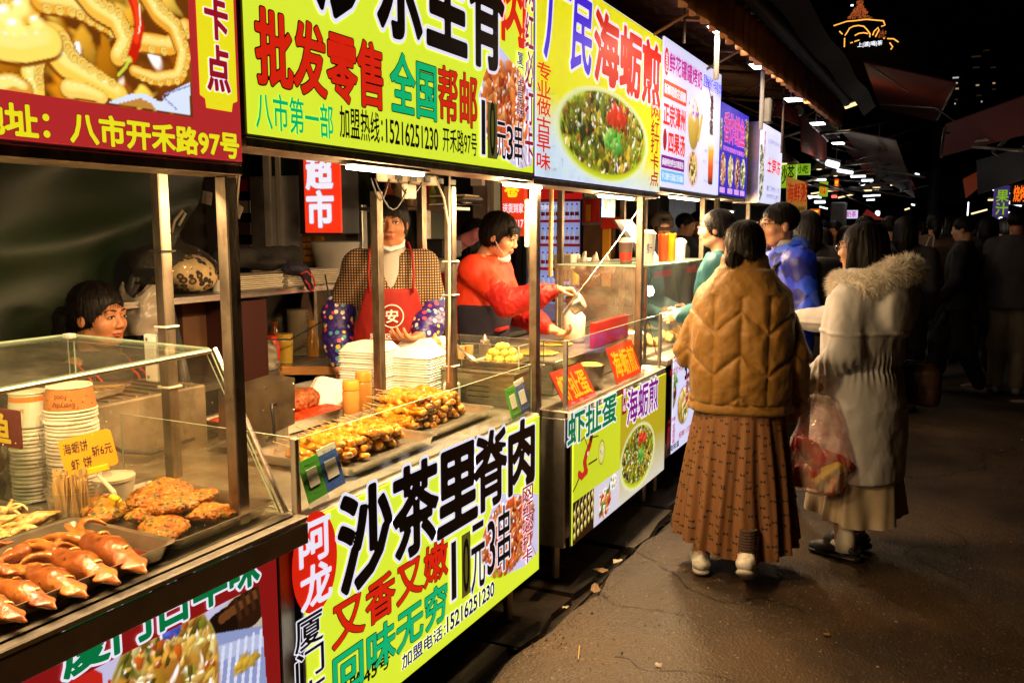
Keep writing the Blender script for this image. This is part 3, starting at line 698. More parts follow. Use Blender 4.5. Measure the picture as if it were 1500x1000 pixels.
p.line([q1(190,-8),q1(199,14),q1(204,40),q1(199,66),q1(193,84)],9*px1,lin('b81a08'),soft=.3);p.line([q1(192,-8),q1(200,14),q1(203,40),q1(199,60)],5.5*px1,lin('ef3c18'),soft=.6)
p.line([q1(203,6),q1(206,30),q1(203,50)],1.2*px1,(1,.85,.7),soft=.6)
p.line([q1(190,86),q1(184,98),q1(173,110)],2.6*px1,lin('b8c040'),soft=.4);p.ell(*q1(189,88),6*px1,5*px1,lin('c8cc50'),soft=.5)
p.I=p.I*np.array([1.35,1.35,1.15]);picture('octopus_photo',p.I,(XS,Y0,Z0),YU,ZU,Y1-Y0,hh,e_pic,s1)
vy0,vy1=1.357,1.464
V=[(XS+.0008,a,b_)for a,b_ in[(vy0,1.835),(vy0+.014,1.829),(vy0+.016,1.81),(vy1-.018,1.81),(vy1-.014,1.829),(vy1,1.835),(vy1,2.47),(vy0,2.47)]]
mesh_obj('tag_panel',V,[tuple(range(8))],e_yel,s1)
lettering('网红打卡点',(XS,1.380,1.843),YU,ZU,.062,.54,e_crim,s1,bold=.05,outlines=WO(.03),vertical=True,gap=.14)
L(s1,'地址：八市开禾路97号',e_yel,(-45,148,198),(348,193,229),bold=.045,out=KO(.012))
# ---- sign 2: yellow-green pork tenderloin
s2=lightbox('pork_sign','yellow-green lit sign with huge black characters and red and green lines about satay pork',1.492,3.000,1.765,2.56,e_yg,frame=rust)
disc(s2,'red_oval',e_red,1.61,2.30,.085,.215)
lettering('阿龙',(XS,1.565,2.13),YU,ZU,.09,.34,e_wht,s2,bold=.03,vertical=True,lift=.002)
def chicken(t,y0,y1,z0,z1,seed,X=XS):
    h=z1-z0;p=Paint((y1-y0)/h,int(h/.0026),lin((205,226,24)));a=p.asp
    pm=[(a*.02,.52),(a*.3,1),(a*1.0,.72),(a,0.05),(a*.75,0.0),(a*.5,.06),(a*.15,.3)]
    p.poly(pm,np.array(lin((206,200,232))));p.ell(a*.5,.47,a*.44,.40,np.array(lin('6a2408')),soft=.2)
    p.food(240,(a*.1,.12,a*.9,.85),(.02,.06),['c8501c','e07830','a83810','d8682a','f09048'],seed,clip=p.emask(a*.5,.48,a*.46,.43),spec=.6)
    p.food(90,(a*.1,.12,a*.9,.85),(.01,.03),['f0a860','e88840','b83c10'],seed+1,clip=p.emask(a*.5,.48,a*.44,.41),spec=.9)
    p.ell(a*.48,.62,a*.13,.07,np.array(lin('30100a')),soft=.7)
    for k in range(3):p.line([(a*(.6+.1*k),.35),(a*(.82+.08*k),.0)],.008,lin('b88448'))
    return picture('chicken_photo',p.I,(X,y0,z0),YU,ZU,y1-y0,h,e_pic,t,mask=p.pmask(pm)|(p.emask(a*.5,.47,a*.46,.42)>.3))
chicken(s2,2.555,2.985,1.775,2.20,21)
L(s2,'沙茶里脊',e_blk,(461,0,40),(737,0,112),bold=.045,out=WO(.03),z=(2.095,2.51))
L(s2,'肉',e_red,(735,0,60),(769,0,72),bold=.04,z=(2.215,2.50))
L(s2,'批发零售',e_red,(375,17,125),(559,64,158),bold=.042,out=KO(.022))
L(s2,'全国',e_grn,(572,79,165),(638,92,175),bold=.035,out=KO(.02))
L(s2,'帮邮',e_red,(642,99,178),(698,110,187),bold=.02,out=KO(.02))
L(s2,'八市第一部',e_grn,(374,135,188),(487,152,203),bold=.02)
L(s2,'加盟热线：',e_blk,(497,156,202),(560,165,210),bold=.02)
L(s2,'15216251230',e_blk,(565,177,210),(641,187,220),bold=.03)
L(s2,'开禾路97号',e_blk,(648,186,222),(698,195,229),bold=.02)
def price(t,x,X=XS):
    for(tx,l,r,bd)in x:L(t,tx,e_blk,l,r,bold=bd,out=WO(.03),X=X,lift=.0032)
price(s2,[('1',(704,146,226),(709.5,148,227),.0),('元',(726,178,232),(740,180,234),.01),('3',(741,185,233),(750,187,235),.02),('串',(752,178,240),(764,181,244),.01)])
stick=mat('price_sticker',(0.30,0.27,0.05),0.5,emis=.28);a=onx(712,235,XS);c=onx(726,143,XS)
plate(s2,'price_sticker',stick,a[1],c[1],1.797,1.985,lift=.006)
L(s2,'0',e_blk,(715,148,228),(723,150,230),bold=.02,lift=.007)
L(s2,'厦门古早味',e_blk,(756,75,172),(765,79,174),bold=.01,out=WO(.03),vertical=True,lift=.0036)
L(s2,'网红必打卡',e_crim,(768,-60,236),(780,-50,240),bold=.025,out=WO(.03),vertical=True,lift=.0036,z=(1.80,2.49))
# ---- sign 3: yellow to pale blue, oyster omelette
def omelette(p,cx,cy,rx,ry,seed,rim=True,an=0.0,n=900):
    if rim:p.ell(cx,cy,rx*1.06,ry*1.07,np.array(lin('e8f0e0')),an,soft=.1);p.ell(cx,cy,rx*1.02,ry*1.03,np.array(lin('c8d820')),an,soft=.1)
    p.ell(cx,cy+.01,rx*.97,ry*.95,np.array(lin('6a6a10')),an,soft=.2);m=p.emask(cx,cy+ry*.06,rx*.95,ry*.9,an)
    s=max(rx,ry)
    p.food(n,(cx-s,cy-s,cx+s,cy+s),(s*.02,s*.06),['6c7a1a','9a9a28','b89a2c','4a4a12','c8b040','8a6a1a','2e3010','7c8c20'],seed,clip=m,spec=.5)
    p.food(n//2,(cx-s,cy-s,cx+s,cy+s),(s*.008,s*.025),['e0c860','a8581c','3c4412','8cb030','d8a838'],seed+1,clip=m,spec=.8)
    tx=fnoise(np.stack([p.X,p.Y],-1),55,seed,3)[...,None];mm_=m[...,None];p.I=p.I*(1-mm_)+p.I*(.35+1.35*tx)*mm_
    p.food(30,(cx+rx*.02,cy+ry*.38,cx+rx*.42,cy+ry*.62),(s*.03,s*.06),['d83018','c02810','e04820'],seed+2,spec=.1)
    p.food(36,(cx-rx*.02,cy-ry*.28,cx+rx*.28,cy+ry*.12),(s*.02,s*.05),['58a838','78b848','3c8828','98c050'],seed+3,spec=.1,elong=2.4)
s3=lightbox('omelette_sign','lit sign fading from yellow to pale blue with a plate of oyster omelette',3.012,4.608,1.755,2.568,e_lav,frame=rust)
h3=2.56-1.762;Y3=3.018
p=Paint(1.584/h3,250,(210,230,240));t=np.clip((p.Y+.28*p.X/p.asp-.15)/.32,0,1)[...,None];t=t*t*(3-2*t)
p.I[:]=np.array(lin((206,226,240)))*(1-t)+np.array(lin((232,226,30)))*t
nz=fnoise(np.stack([p.X,p.Y*.4],-1),9,2)[...,None];p.I*=1-.3*np.clip(nz-.6,0,1)*2
p.I*=1-.3*(fnoise(np.stack([p.X*3,p.Y*3],-1),12,5)[...,None]>.74)
nb=(fnoise(np.stack([p.X,p.Y],-1),14,9)>.6)&(p.Y<.16);p.I[nb]=p.I[nb]*.85+np.array(lin((150,190,225)))*.15
def q3(x,y):P=onx(x,y,XS);return((P[1]-Y3)/h3,(P[2]-1.762)/h3)
c=q3(881,196);e1=q3(812,165);e2=q3(949,235)
omelette(p,(e1[0]+e2[0])/2,.27,(e2[0]-e1[0])/2*.97,.255,31)
picture('omelette_print',p.I,(XS,Y3,1.762),YU,ZU,1.584,h3,e_pic,s3)
L(s3,'厂民',e_blue,(797,0,62),(866,0,85),bold=.035,out=WO(.04),z=(2.215,2.515),shear=.15)
L(s3,'海蛎煎',e_red,(871,12,110),(967,58,142),bold=.045,out=WO(.04),z=(2.21,2.51))
L(s3,'专业做古早味',e_red,(786,84,256),(806,84,256),bold=.025,vertical=True,z=(1.785,2.195))
L(s3,'网红打卡点',e_crim,(953,150,275),(965,150,275),bold=.025,vertical=True,z=(1.785,2.22))
# ---- sign 4: white drinks sign
s4=lightbox('dessert_sign','white lit sign for four-fruit soup with a teapot and a tall amber drink',4.618,5.945,1.79,2.592,e_lav)
def R4(x0,x1):return onx(x0,200,XS)[1],onx(x1,200,XS)[1]
Y4=4.62;h4=.80
p=Paint(1.32/h4,200,(214,216,248));sX=lambda y:(y-Y4)/h4;sZ=lambda z:(z-1.791)/h4
a0,a1=R4(1007,1024);p.ell(sX((a0+a1)/2),sZ(2.19),sX(a1)-sX((a0+a1)/2),.20,lin('c9a640'),soft=.1,shade=True,spec=.3,amb=.6)
p.ell(sX((a0+a1)/2)-.0,sZ(2.275),.085,.085,lin('e8d8a0'),soft=.2);p.ell(sX((a0+a1)/2),sZ(2.28),.07,.07,lin('dcd4f0'),soft=.2)
p.food(14,(sX(a0)+.02,sZ(2.25),sX(a1)-.02,sZ(2.31)),(.008,.02),['b070c0','e0c0e8','9050a8'],5);p.line([(sX(a1)-.02,sZ(2.12)),(sX(a1)+.07,sZ(2.26))],.03,lin('c9a640'))
a0,a1=R4(1008,1024);c4=sX((a0+a1)/2);p.ell(c4,sZ(1.93),(sX(a1)-sX(a0))/2*1.08,.145,lin('e0b8cc'),soft=.1)
p.food(260,(c4-.14,sZ(1.93)-.15,c4+.14,sZ(1.93)+.15),(.01,.028),['d8c040','f0e8a0','886830','5a3c2c','e8a860','c8d058','f4f0e8'],8,clip=p.emask(c4,sZ(1.93),.12,.13),spec=.5)
a0,a1=R4(1037,1047);cx4=sX((a0+a1)/2);w4=(sX(a1)-sX(a0))/2
for i in range(60):
    t=i/59;zz=sZ(1.86)+t*(sZ(2.17)-sZ(1.86));cc=np.array(lin('2a0c06'))*(1-min(1,t*4))+np.array(lin('d8501a'))*min(1,t*4);
    if t>.35:k=min(1,(t-.35)/.3);cc=cc*(1-k)+np.array(lin('f0b030'))*k
    if t>.7:k=min(1,(t-.7)/.2);cc=cc*(1-k)+np.array(lin('f4f0f0'))*k
    p.ell(cx4,zz,w4*(.75+.25*t),.012,cc,soft=.2)
p.food(90,(cx4-.06,sZ(2.18),cx4+.03,sZ(2.26)),(.008,.016),['3a1c14','5a3020','20100c'],3);
p.line([(cx4-.17,sZ(2.50)),(cx4-.03,sZ(2.38))],.012,lin('8a3818'));p.food(110,(cx4-.05,sZ(2.28),cx4+.02,sZ(2.42)),(.008,.016),['3a1c14','5a3020','20100c'],4)
picture('menu_print',p.I,(XS,Y4,1.791),YU,ZU,1.32,h4,e_pic,s4)
a0,a1=R4(970.5,977);disc(s4,'red_oval',e_red,(a0+a1)/2,2.465,(a1-a0)/2,.075,lift=.0015)
lettering('金记',(XS,a0+.02,2.41),YU,ZU,a1-a0-.04,.11,e_wht,s4,vertical=True,lift=.0022)
def l4(text,m,x0,x1,z0,z1,bold=.03,out=(),**k):
    y0=onx(x0,200,XS)[1];y1=onx(x1,200,XS)[1];return lettering(text,(XS,y0,z0),YU,ZU,y1-y0,z1-z0,m,k.pop('t',s4),bold=bold,outlines=out,**{'lift':.0018,**k})
l4('鲜花罐罐烤奶',e_mag,978,1026,2.42,2.53,.03)
l4('直播纷纷打卡特喜欢吃',e_blue,1028,1055,2.45,2.53,.02)
y0,y1=R4(970,1004);plate(s4,'orange_strip',e_ora,y0,y1,2.275,2.37,lift=.0015);lettering('新鲜现做花香飘',(XS,y0+.02,2.295),YU,ZU,y1-y0-.04,.055,e_wht,s4,bold=.04,lift=.002)
l4('正宗漳州',e_red,971,1003,2.13,2.25,.045);l4('四果汤',e_red,979,1003,1.985,2.10,.045)
y0,y1=R4(971,976.5);disc(s4,'brown_oval',e_crim,(y0+y1)/2,2.05,(y1-y0)/2,.06,lift=.0015)
y0,y1=R4(969,1003);plate(s4,'purple_strip',e_pur,y0,y1,1.895,1.965,lift=.0015);lettering('闽南特色养生四果甜汤',(XS,y0+.02,1.91),YU,ZU,y1-y0-.04,.04,e_wht,s4,bold=.03,lift=.002)
plate(s4,'blue_strip',e_sky,y0,y1,1.82,1.885,lift=.0015);lettering('手工制作 无添加 当天现做',(XS,y0+.02,1.832),YU,ZU,y1-y0-.04,.04,e_wht,s4,bold=.02,lift=.002)
for(x,z)in[(1032,2.05),(1030,1.98),(1032,1.86),(1049,2.0)]:l4('香甜爽滑',e_gry,x,x+5,z,z+.02,.0)
# ---- sign 5: blue squid sign
s5=lightbox('blue_snack_sign','blue lit sign with pink brush characters over four bowls of food',5.958,6.86,1.80,2.425,e_navy,frame=rust)
p=Paint(.9/.62,180,(45,35,190));p.I*=(.7+.6*fnoise(np.stack([p.X,p.Y],-1),5,1))[...,None]
for i,cx in enumerate([.17,.55,.9,1.22]):
    p.ell(cx,.28,.15,.2,lin('40242c'),soft=.1);p.food(170,(cx-.15,.06,cx+.15,.48),(.012,.035),[['c87858','e0a080','904838'],['b8a048','d8c878','807030'],['a05030','c87850','703820'],['90a040','c8b850','506028']][i]+['f0e0c0'],40+i,clip=p.emask(cx,.28,.14,.19),spec=.6)
    p.poly([(cx-.13,.02),(cx+.12,.02),(cx+.12,.08),(cx-.13,.08)],lin('d8a0e0'))
for cy_ in(.62,.82):p.food(60,(1.28,cy_-.12,1.45,cy_+.12),(.012,.03),['7a5a30','b8a050','3a4020'],77,spec=.5)
p.food(80,(0.0,.5,.08,.8),(.012,.03),['6a8a40','c8c0b0','803830'],78,spec=.5)
picture('snack_print',p.I,(XS,5.959,1.802),YU,ZU,.899,.62,e_pic,s5)
lettering('香炸鱿鱼',(XS,6.06,2.17),YU,ZU,.66,.2,e_mag,s5,bold=.03,outlines=((.035,e_pink),),lift=.002)
lettering('现炸鲜香酥脆好吃看得见',(XS,6.05,2.105),YU,ZU,.66,.035,e_pink,s5,bold=.03,lift=.002)
# ---- sign 6: white sea-worm jelly sign, standing a little proud of the row
X6=-1.36
s6=lightbox('jelly_sign','small white lit sign with red brush characters at the end of the sign row',6.98,7.98,1.77,2.40,e_lav,X=X6,th=.2)
p=Paint(.5,150,(214,216,248));p.food(200,(0,.0,.4,.8),(.02,.05),['3a3c2a','6a6a50','a8a088','5a7038','c8c0b0'],9,clip=p.emask(.08,.38,.22,.36),spec=.6)
picture('jelly_print',p.I,(X6,6.99,1.775),YU,ZU,.31,.62,e_pic,s6)
lettering('土笋冻',(X6,7.30,2.03),YU,ZU,.6,.12,e_red,s6,bold=.03,lift=.002);lettering('古法制作 百年传承',(X6,7.3,2.26),YU,ZU,.6,.04,e_gry,s6,bold=.01,lift=.002)
lettering('厦门特色小吃',(X6,7.3,1.88),YU,ZU,.6,.04,e_gry,s6,lift=.002);lettering('非物质文化遗产',(X6,7.3,1.82),YU,ZU,.6,.035,e_gry,s6,lift=.002)
lettering('老字号',(X6,7.14,2.15),YU,ZU,.05,.2,e_crim,s6,bold=.04,vertical=True,lift=.002)
# ================================================================== the stalls
def pbox(lo,hi,m,name,parent,bev=0.003):return B().box(lo,hi,bev).build(name,m,parent)
def pane(name,pts,parent,m=None,th=0.005,edge=True):
    """glass sheet of real thickness: four corners"""
    P=[Vector(p)for p in pts];n=(P[1]-P[0]).cross(P[2]-P[0]).normalized()*th;k=len(P)
    V=[tuple(p)for p in P]+[tuple(p+n)for p in P];F=[tuple(range(k-1,-1,-1)),tuple(range(k,2*k))]+[(i,(i+1)%k,k+(i+1)%k,k+i)for i in range(k)]
    return mesh_obj(name,V,F,[m or glassm,glass_edge],parent,mi=[0,0]+[1 if edge else 0]*k)
def post(parent,x,y,z0,z1,w=.036,m=None,name='post'):return pbox((x-w/2,y-w/2,z0),(x+w/2,y+w/2,z1),m or steel_post,name,parent,.003)
def stall(label,y0,y1,zt,xb,sy0,sy1,sz,posts,group='stainless steel food stalls in the row',xf=-1.43,body_y0=None):
    t=thing('food_stall',label,'food stall',(xf,(y0+y1)/2,0.05),group)
    by=y0 if body_y0 is None else body_y0
    pbox((xb,y0,zt-.035),(xf+.012,y1,zt),steel_top,'counter_top',t,.004)
    pbox((xb+.01,by+.01,.16),(xf-.04,y1-.01,zt-.037),steel,'cabinet',t,.004)
    for(x,y)in((xf-.08,by+.08),(xf-.08,y1-.08),(xb+.08,by+.08),(xb+.08,y1-.08)):B().rod((x,y,-.015),(x,y,.159),.02,n=10).build('leg',steel_dk,t)
    for(x,y,a,b)in posts:post(t,x,y,a,b)
    b=B();b.box((xf-.13,sy0,sz-.026),(xf-.004,sy1,sz-.003),.002);b.build('sign_beam',steel_post,t)
    pbox((xb-.1,sy0,sz+.62),(xf-.14,sy1,sz+.65),rust,'roof_sheet',t)
    for y in(sy0+.05,sy1-.05):B().rod((xb-.02,y,sz+.60),(xf-.14,y,sz+.60),.014,n=6).build('roof_bar',rust,t)
    return t
st1=stall('near stainless steel stall with seafood trays under a sloped glass guard',-0.6,1.60,.84,-2.15,-0.5,1.478,1.70,
            [(-1.99,1.725,.03,1.88),(-1.495,1.485,.845,1.674)],body_y0=-.6)
st2=stall('stainless steel stall with pork skewers and stacks of foam boxes on its counter',1.62,3.02,.832,-2.25,1.492,3.0,1.765,
            [(-1.95,2.70,.835,1.70),(-1.72,2.86,.835,1.72)])
st3=stall('stainless steel stall with a griddle behind the orange price boards',3.33,4.74,.775,-2.25,3.012,4.608,1.755,
            [(-1.50,3.16,.16,1.74),(-1.49,4.47,.78,1.74),(-2.2,4.6,.03,2.35),(-2.2,3.4,.03,2.35)])
st4=stall('stainless steel stall with a tall steamy glass case and drink cups on top',4.80,6.2,.80,-2.2,4.618,5.945,1.79,
            [(-1.52,5.9,.80,1.78),(-2.15,4.9,.03,2.4),(-2.1,5.9,.03,2.4)])
st5=stall('farther food stall under the blue snack sign, mostly hidden by customers',6.25,7.6,.80,-2.2,5.958,6.86,1.80,
            [(-1.52,6.3,.80,1.79),(-1.52,7.4,.80,1.79),(-2.1,6.4,.03,2.2)])
# stall 1 trim
pbox((-1.436,-.6,.825),(-1.398,1.617,.840),alu,'counter_lip',st1,.003)
pbox((-1.403,-.6,.768),(-1.397,1.617,.8245),steel_dk,'counter_apron',st1,.002)
pbox((-1.62,1.545,.16),(-1.433,1.60,.79),steel_post,'corner_panel',st1,.003)
# plastic ties and the white bracket on the left post
for z in(1.275,1.10):B().box((-2.013,1.70,z),(-1.965,1.75,z+.006),.001).build('cable_tie',whitep,st1)
for z in(1.49,):B().box((-2.013,1.70,z),(-1.965,1.75,z+.006),.001).build('wire_tie',rubber,st1)
bb=B();bb.box((-2.06,1.70,1.115),(-2.012,1.715,1.255),.004);bb.build('white_bracket',whitep,st1)
bb=B();[bb.rod((-2.045,1.698,z),(-2.045,1.702,z),.005)for z in(1.13,1.24)];bb.build('bracket_screw',steel_dk,st1)
# sloped glass guard of stall 1
gz=[(-1.46,-.5,.845),(-1.46,1.585,.845),(-1.70,1.61,1.237),(-1.70,-.5,1.19)]
pane('glass_pane',gz,st1,glass_dirty)
pane('glass_pane',[(-1.703,-.5,1.195),(-1.703,1.61,1.243),(-2.1,1.50,1.27),(-2.1,-.5,1.27)],st1,glassm)
pane('glass_pane',[(-2.1,-.5,.845),(-2.1,1.49,.845),(-2.1,1.49,1.262),(-2.1,-.5,1.262)],st1,glassm)
pane('glass_pane',[(-1.475,1.592,.845),(-2.09,1.50,.845),(-2.09,1.50,1.255),(-1.705,1.60,1.23)],st1,glass_dirty)
bb=B();bb.rod((-1.452,1.60,.845),(-1.697,1.622,1.245),.0065);bb.build('glass_trim',steel,st1)
bb=B();bb.rod((-1.703,-.5,1.19),(-1.703,1.612,1.238),.006);bb.build('glass_trim',creamp,st1)
B().box((-2.115,1.485,1.262),(-2.085,1.51,1.275),.003).build('glass_clip',whitep,st1)
# stall 2 glass and frame
xf=-1.443
pane('glass_pane',[(xf,1.64,.835),(xf,3.005,.835),(xf,3.005,1.028),(xf,1.64,1.028)],st2,glassm)
pane('glass_pane',[(xf-.005,3.0,.835),(-2.1,3.0,.835),(-2.1,3.0,1.028),(xf-.005,3.0,1.028)],st2,glassm)
pane('glass_pane',[(-2.1,1.645,.835),(xf-.006,1.645,.835),(xf-.006,1.645,1.028),(-2.1,1.645,1.028)],st2,glass_dirty)
pbox((xf-.012,1.622,.834),(xf+.006,1.637,1.03),creamp,'glass_corner',st2,.002)
pbox((-1.433,1.63,.80),(-1.412,3.02,.829),creamp,'counter_lip',st2,.002)
# stall 3 glass
xg=-1.445
pane('glass_pane',[(xg,3.37,.78),(xg,4.72,.78),(xg,4.72,1.078),(xg,3.37,1.078)],st3,glass_dirty)
pane('glass_pane',[(-2.05,3.365,.78),(xg-.006,3.365,.78),(xg-.006,3.365,1.078),(-2.05,3.365,1.078)],st3,glassm)
for y in(3.355,4.723):pbox((xg-.012,y,.777),(xg+.008,y+.014,1.082),alu,'glass_corner',st3,.002)
pbox((-1.434,3.33,.745),(-1.41,4.74,.772),creamp,'counter_lip',st3,.002)
pbox((-1.60,3.325,.16),(-1.432,3.345,.742),alu,'end_panel',st3,.002)
# stall 4 tall case
cs=thing('glass_case','tall greasy glass display case, drink cups lined up on its top','display case',(-1.75,5.2,.802))
x0,x1,ya,yb,zb,zt_=-2.05,-1.50,4.62,6.05,.802,1.345
pane('glass_pane',[(x1,ya,zb),(x1,yb,zb),(x1,yb,zt_),(x1,ya,zt_)],cs,glass_steamy)
pane('glass_pane',[(x0,ya,zb),(x1-.006,ya,zb),(x1-.006,ya,zt_),(x0,ya,zt_)],cs,glass_steamy)
pbox((x0,ya,zt_+.001),(x1+.004,yb,zt_+.012),glass_edge,'top_shelf',cs,.003)
for(x,y)in((x1,ya),(x0,ya),(x1,yb),(x0,yb)):pbox((x-.008,y-.008,zb),(x+.008,y+.008,zt_),steel_dk,'case_post',cs,.002)
lettering('现熬现煮真材实料',(x1+.001,4.75,1.275),YU,ZU,.35,.045,e_crim,cs,lift=.002,bold=.02);lettering('闽南特色小吃',(x1+.001,5.45,1.275),YU,ZU,.35,.045,e_crim,cs,lift=.002,bold=.02)
pbox((x0+.03,ya+.05,zb+.001),(x1-.05,yb-.03,zb+.02),steel_top,'tray',cs)
# ================================================================== lamps
def lamp(name,loc,power,size,size_y,col,rot=(0,0,0),parent=None):
    d=bpy.data.lights.new(name,'AREA');d.energy=power;d.shape='RECTANGLE';d.size=size;d.size_y=size_y;d.color=col
    o=bpy.data.objects.new(name,d);COL.objects.link(o);o.location=Vector(loc)-Vector(root_loc(parent))if parent else loc;o.rotation_euler=rot
    if parent:o.parent=parent
    return o
WARM=(1.0,0.62,0.28)
tube_m=mat('lit_tube',(1,.86,.62),.4,emis=14,ecol=(1,.84,.58))
def tube_light(label,x,y0,y1,z,power,col=WARM,vis=True):
    t=thing('tube_lamp',label,'lamp',(x,(y0+y1)/2,z))
    B().box((x-.022,y0,z),(x+.022,y1,z+.008),.002).build('lamp_body',whitep,t)
    B().box((x-.014,y0+.02,z-.012),(x+.014,y1-.02,z-.001),.003).build('lamp_diffuser',tube_m,t)
    lamp('tube_glow',(x,(y0+y1)/2,z-.016),power*.85,.04,y1-y0,col,parent=t)
    d=bpy.data.lights.new('tube_spill','POINT');d.energy=power*.42;d.color=col;d.shadow_soft_size=.05;o=bpy.data.objects.new('tube_spill',d);COL.objects.link(o);o.parent=t;o.location=(-.05,0,-.075)
tube_light('warm tube lamp behind the red octopus sign, over the seafood trays',-1.63,.25,1.35,1.752,46)
tube_light('bright warm tube lamp under the left half of the yellow-green sign',-1.475,1.90,2.30,1.729,40)
tube_light('warm tube lamp hanging under the right end of the yellow-green sign',-1.49,2.86,3.20,1.729,34)
tube_light('warm tube lamp behind the oyster omelette sign',-1.475,3.8,4.3,1.719,42)
tube_light('warm tube lamp behind the white dessert sign',-1.475,4.95,5.6,1.753,40,(1,.68,.36))
tube_light('warm tube lamp behind the blue snack sign',-1.52,6.3,6.8,1.70,30,(1,.7,.4))
bulb=thing('light_bulb','glowing round bulb inside the tall glass case','light bulb',(-1.62,5.06,1.18))
B().lathe([(0,-.03),(.02,-.024),(.03,0),(.022,.022),(.012,.035),(0,.036)],(-1.62,5.06,1.18),14).build('glass_globe',mat('lit_bulb',(1,.8,.5),.4,emis=30,ecol=(1,.8,.5)),bulb,smooth=True)
B().rod((-1.62,5.06,1.215),(-1.62,5.06,1.343),.012).build('bulb_socket',blackp,bulb)
lamp('bulb_glow',(-1.62,5.06,1.14),26,.06,.06,(1,.72,.4),parent=bulb)
# LED floodlights on the awning edge
led_m=mat('lit_led_panel',(1,.98,.95),.4,emis=9,ecol=(1,.98,.94))
FL=[(4.55,2.58),(5.58,2.565),(6.85,2.53),(8.2,2.5),(9.8,2.47)]
fl_lbl=['nearest LED floodlight on a white pole at the awning edge, above the dessert sign','second LED floodlight along the awning edge, above the blue snack sign','third LED floodlight along the awning edge, just beyond the red folding awning arm',
          'fourth LED floodlight along the awning edge, farther down the lane','farthest LED floodlight along the awning edge']
for(y,z),lb in zip(FL,fl_lbl):
    t=thing('floodlight',lb,'floodlight',(-1.1,y,z),'LED floodlights along the awning')
    b=B();b.box((-1.17,y-.10,z),(-1.03,y+.10,z+.035),.006);b.build('housing',blackp,t)
    b=B();b.box((-1.155,y-.085,z-.006),(-1.045,y+.085,z-.0005));b.build('led_panel',led_m,t)
    b=B();b.tube([(-1.1,y-.12,z+.0),(-1.1,y-.12,z+.07),(-1.1,y+.12,z+.07),(-1.1,y+.12,z)],.006);b.build('bracket',steel_dk,t)
    lamp('flood_glow',(-1.1,y,z-.012),5,.14,.1,(1,.72,.42),(0,math.radians(-12),0),t)
# ================================================================== lower front panels
def lowpanel(name,label,y0,y1,z0,z1,face,X=-1.425,frame=None):
    t=thing(name,label,'advert panel',(X,(y0+y1)/2,z0),'lit advert panels on the stall fronts')
    pbox((X-.012,y0,z0),(X-.004,y1,z1),frame or alu,'backing',t,.001)
    B().box((X-.0035,y0+.004,z0+.004),(X,y1-.004,z1-.004),.001).build('face_panel',face,t);return t
XP=-1.405
e_dred=E_('dark_red',(150,22,22),0.75,True)
g1=lowpanel('front_panel','red lit panel with green lettering and a fried oyster cake photo, under the seafood counter',.2,1.512,.10,.792,e_dred,XP)
Y0,Y1,Z0,Z1=.70,1.485,.12,.722;hh=Z1-Z0
p=Paint((Y1-Y0)/hh,230,(214,200,230))
def q(x,y):P=onx(x,y,XP);return((P[1]-Y0)/hh,(P[2]-Z0)/hh)
p.I[:]=np.array(lin((196,190,222)))
p.poly([q(285,930),q(340,875),q(384,850),q(384,930),q(350,960)],lin('c0b49c'))
p.line([q(330,920),q(384,872)],.085,lin('2a1408'));p.line([q(322,928),q(322,928)],.09,lin('160a06'));p.line([q(325,905),q(384,862)],.02,lin('6a3c1c'))
for k in range(5):p.line([q(345+k*10,880-k*8),q(352+k*10,905-k*8)],.01,lin('3c2010'))
p.poly([q(270,945),q(300,930),q(388,915),q(392,1002),q(250,1010)],lin('8c98c4'));p.poly([q(285,955),q(388,925),q(390,945),q(300,975)],lin('b4bcdc'))
for k in range(8):p.line([q(305+k*11,958-k*5),q(300+k*11,1000)],.008,lin('d8dcf4'))
p.poly([q(60,1010),q(130,975),q(150,985),q(150,1010)],lin('c02418'));p.poly([q(158,995),q(180,990),q(180,1010),q(158,1010)],lin('c02418'))
cc=q(243,985);p.ell(cc[0],cc[1]-.02,.25,.25,lin('a86a20'),soft=.1,warp=.2)
p.food(420,(cc[0]-.25,cc[1]-.3,cc[0]+.25,cc[1]+.24),(.02,.06),['d89a38','e8b850','b87828','f0cc70','a0701c','8a8a28'],6,clip=p.emask(cc[0],cc[1]-.04,.24,.27),spec=.7,elong=3)
p.food(160,(cc[0]-.25,cc[1]-.3,cc[0]+.25,cc[1]+.24),(.008,.02),['f8e090','5a4a18','c05818','e8b850'],7,clip=p.emask(cc[0],cc[1]-.04,.23,.25),spec=.7,elong=3)
p.food(10,(q(340,960)[0],q(340,990)[1],q(385,950)[0],q(385,950)[1]),(.012,.025),['c8a030'],3)
p.food(6,(q(230,930)[0],q(230,930)[1],q(262,930)[0],q(262,924)[1]),(.01,.02),['5060c8','a04080'],3)
pm=p.pmask([q(20,1030),q(55,1002),q(378,852),q(392,1030),(p.asp,0),(0,0)])
picture('oyster_cake_photo',p.I,(XP,Y0,Z0),YU,ZU,Y1-Y0,hh,e_pic,g1,mask=pm,lift=.001)
lettering('厦门古早味',(XP,.945,.732),YU,ZU,.50,.10,e_grn2,g1,bold=.04,outlines=WO(.05),lift=.0025)
lettering('虾饼',(XP,1.405,.25),YU,ZU,.055,.18,e_red,g1,bold=.03,outlines=WO(.05),vertical=True,lift=.003)
B().box((-1.4315,.0,.60),(-1.38,1.617,.845),.004).build('counter_apron',steel_dk,st1)if False else None
g2=lowpanel('front_panel','yellow-green lit panel with big black characters for satay pork and a chicken photo',1.603,3.012,.185,.828,e_yg,XP)
a=onx(427,830,XP)[1];c=onx(494,830,XP)[1];zc=onx(460,824,XP)[2];zz=(onx(460,750,XP)[2]-onx(460,899,XP)[2])/2
disc(g2,'red_oval',e_red,(a+c)/2,zc,(c-a)/2,zz,XP)
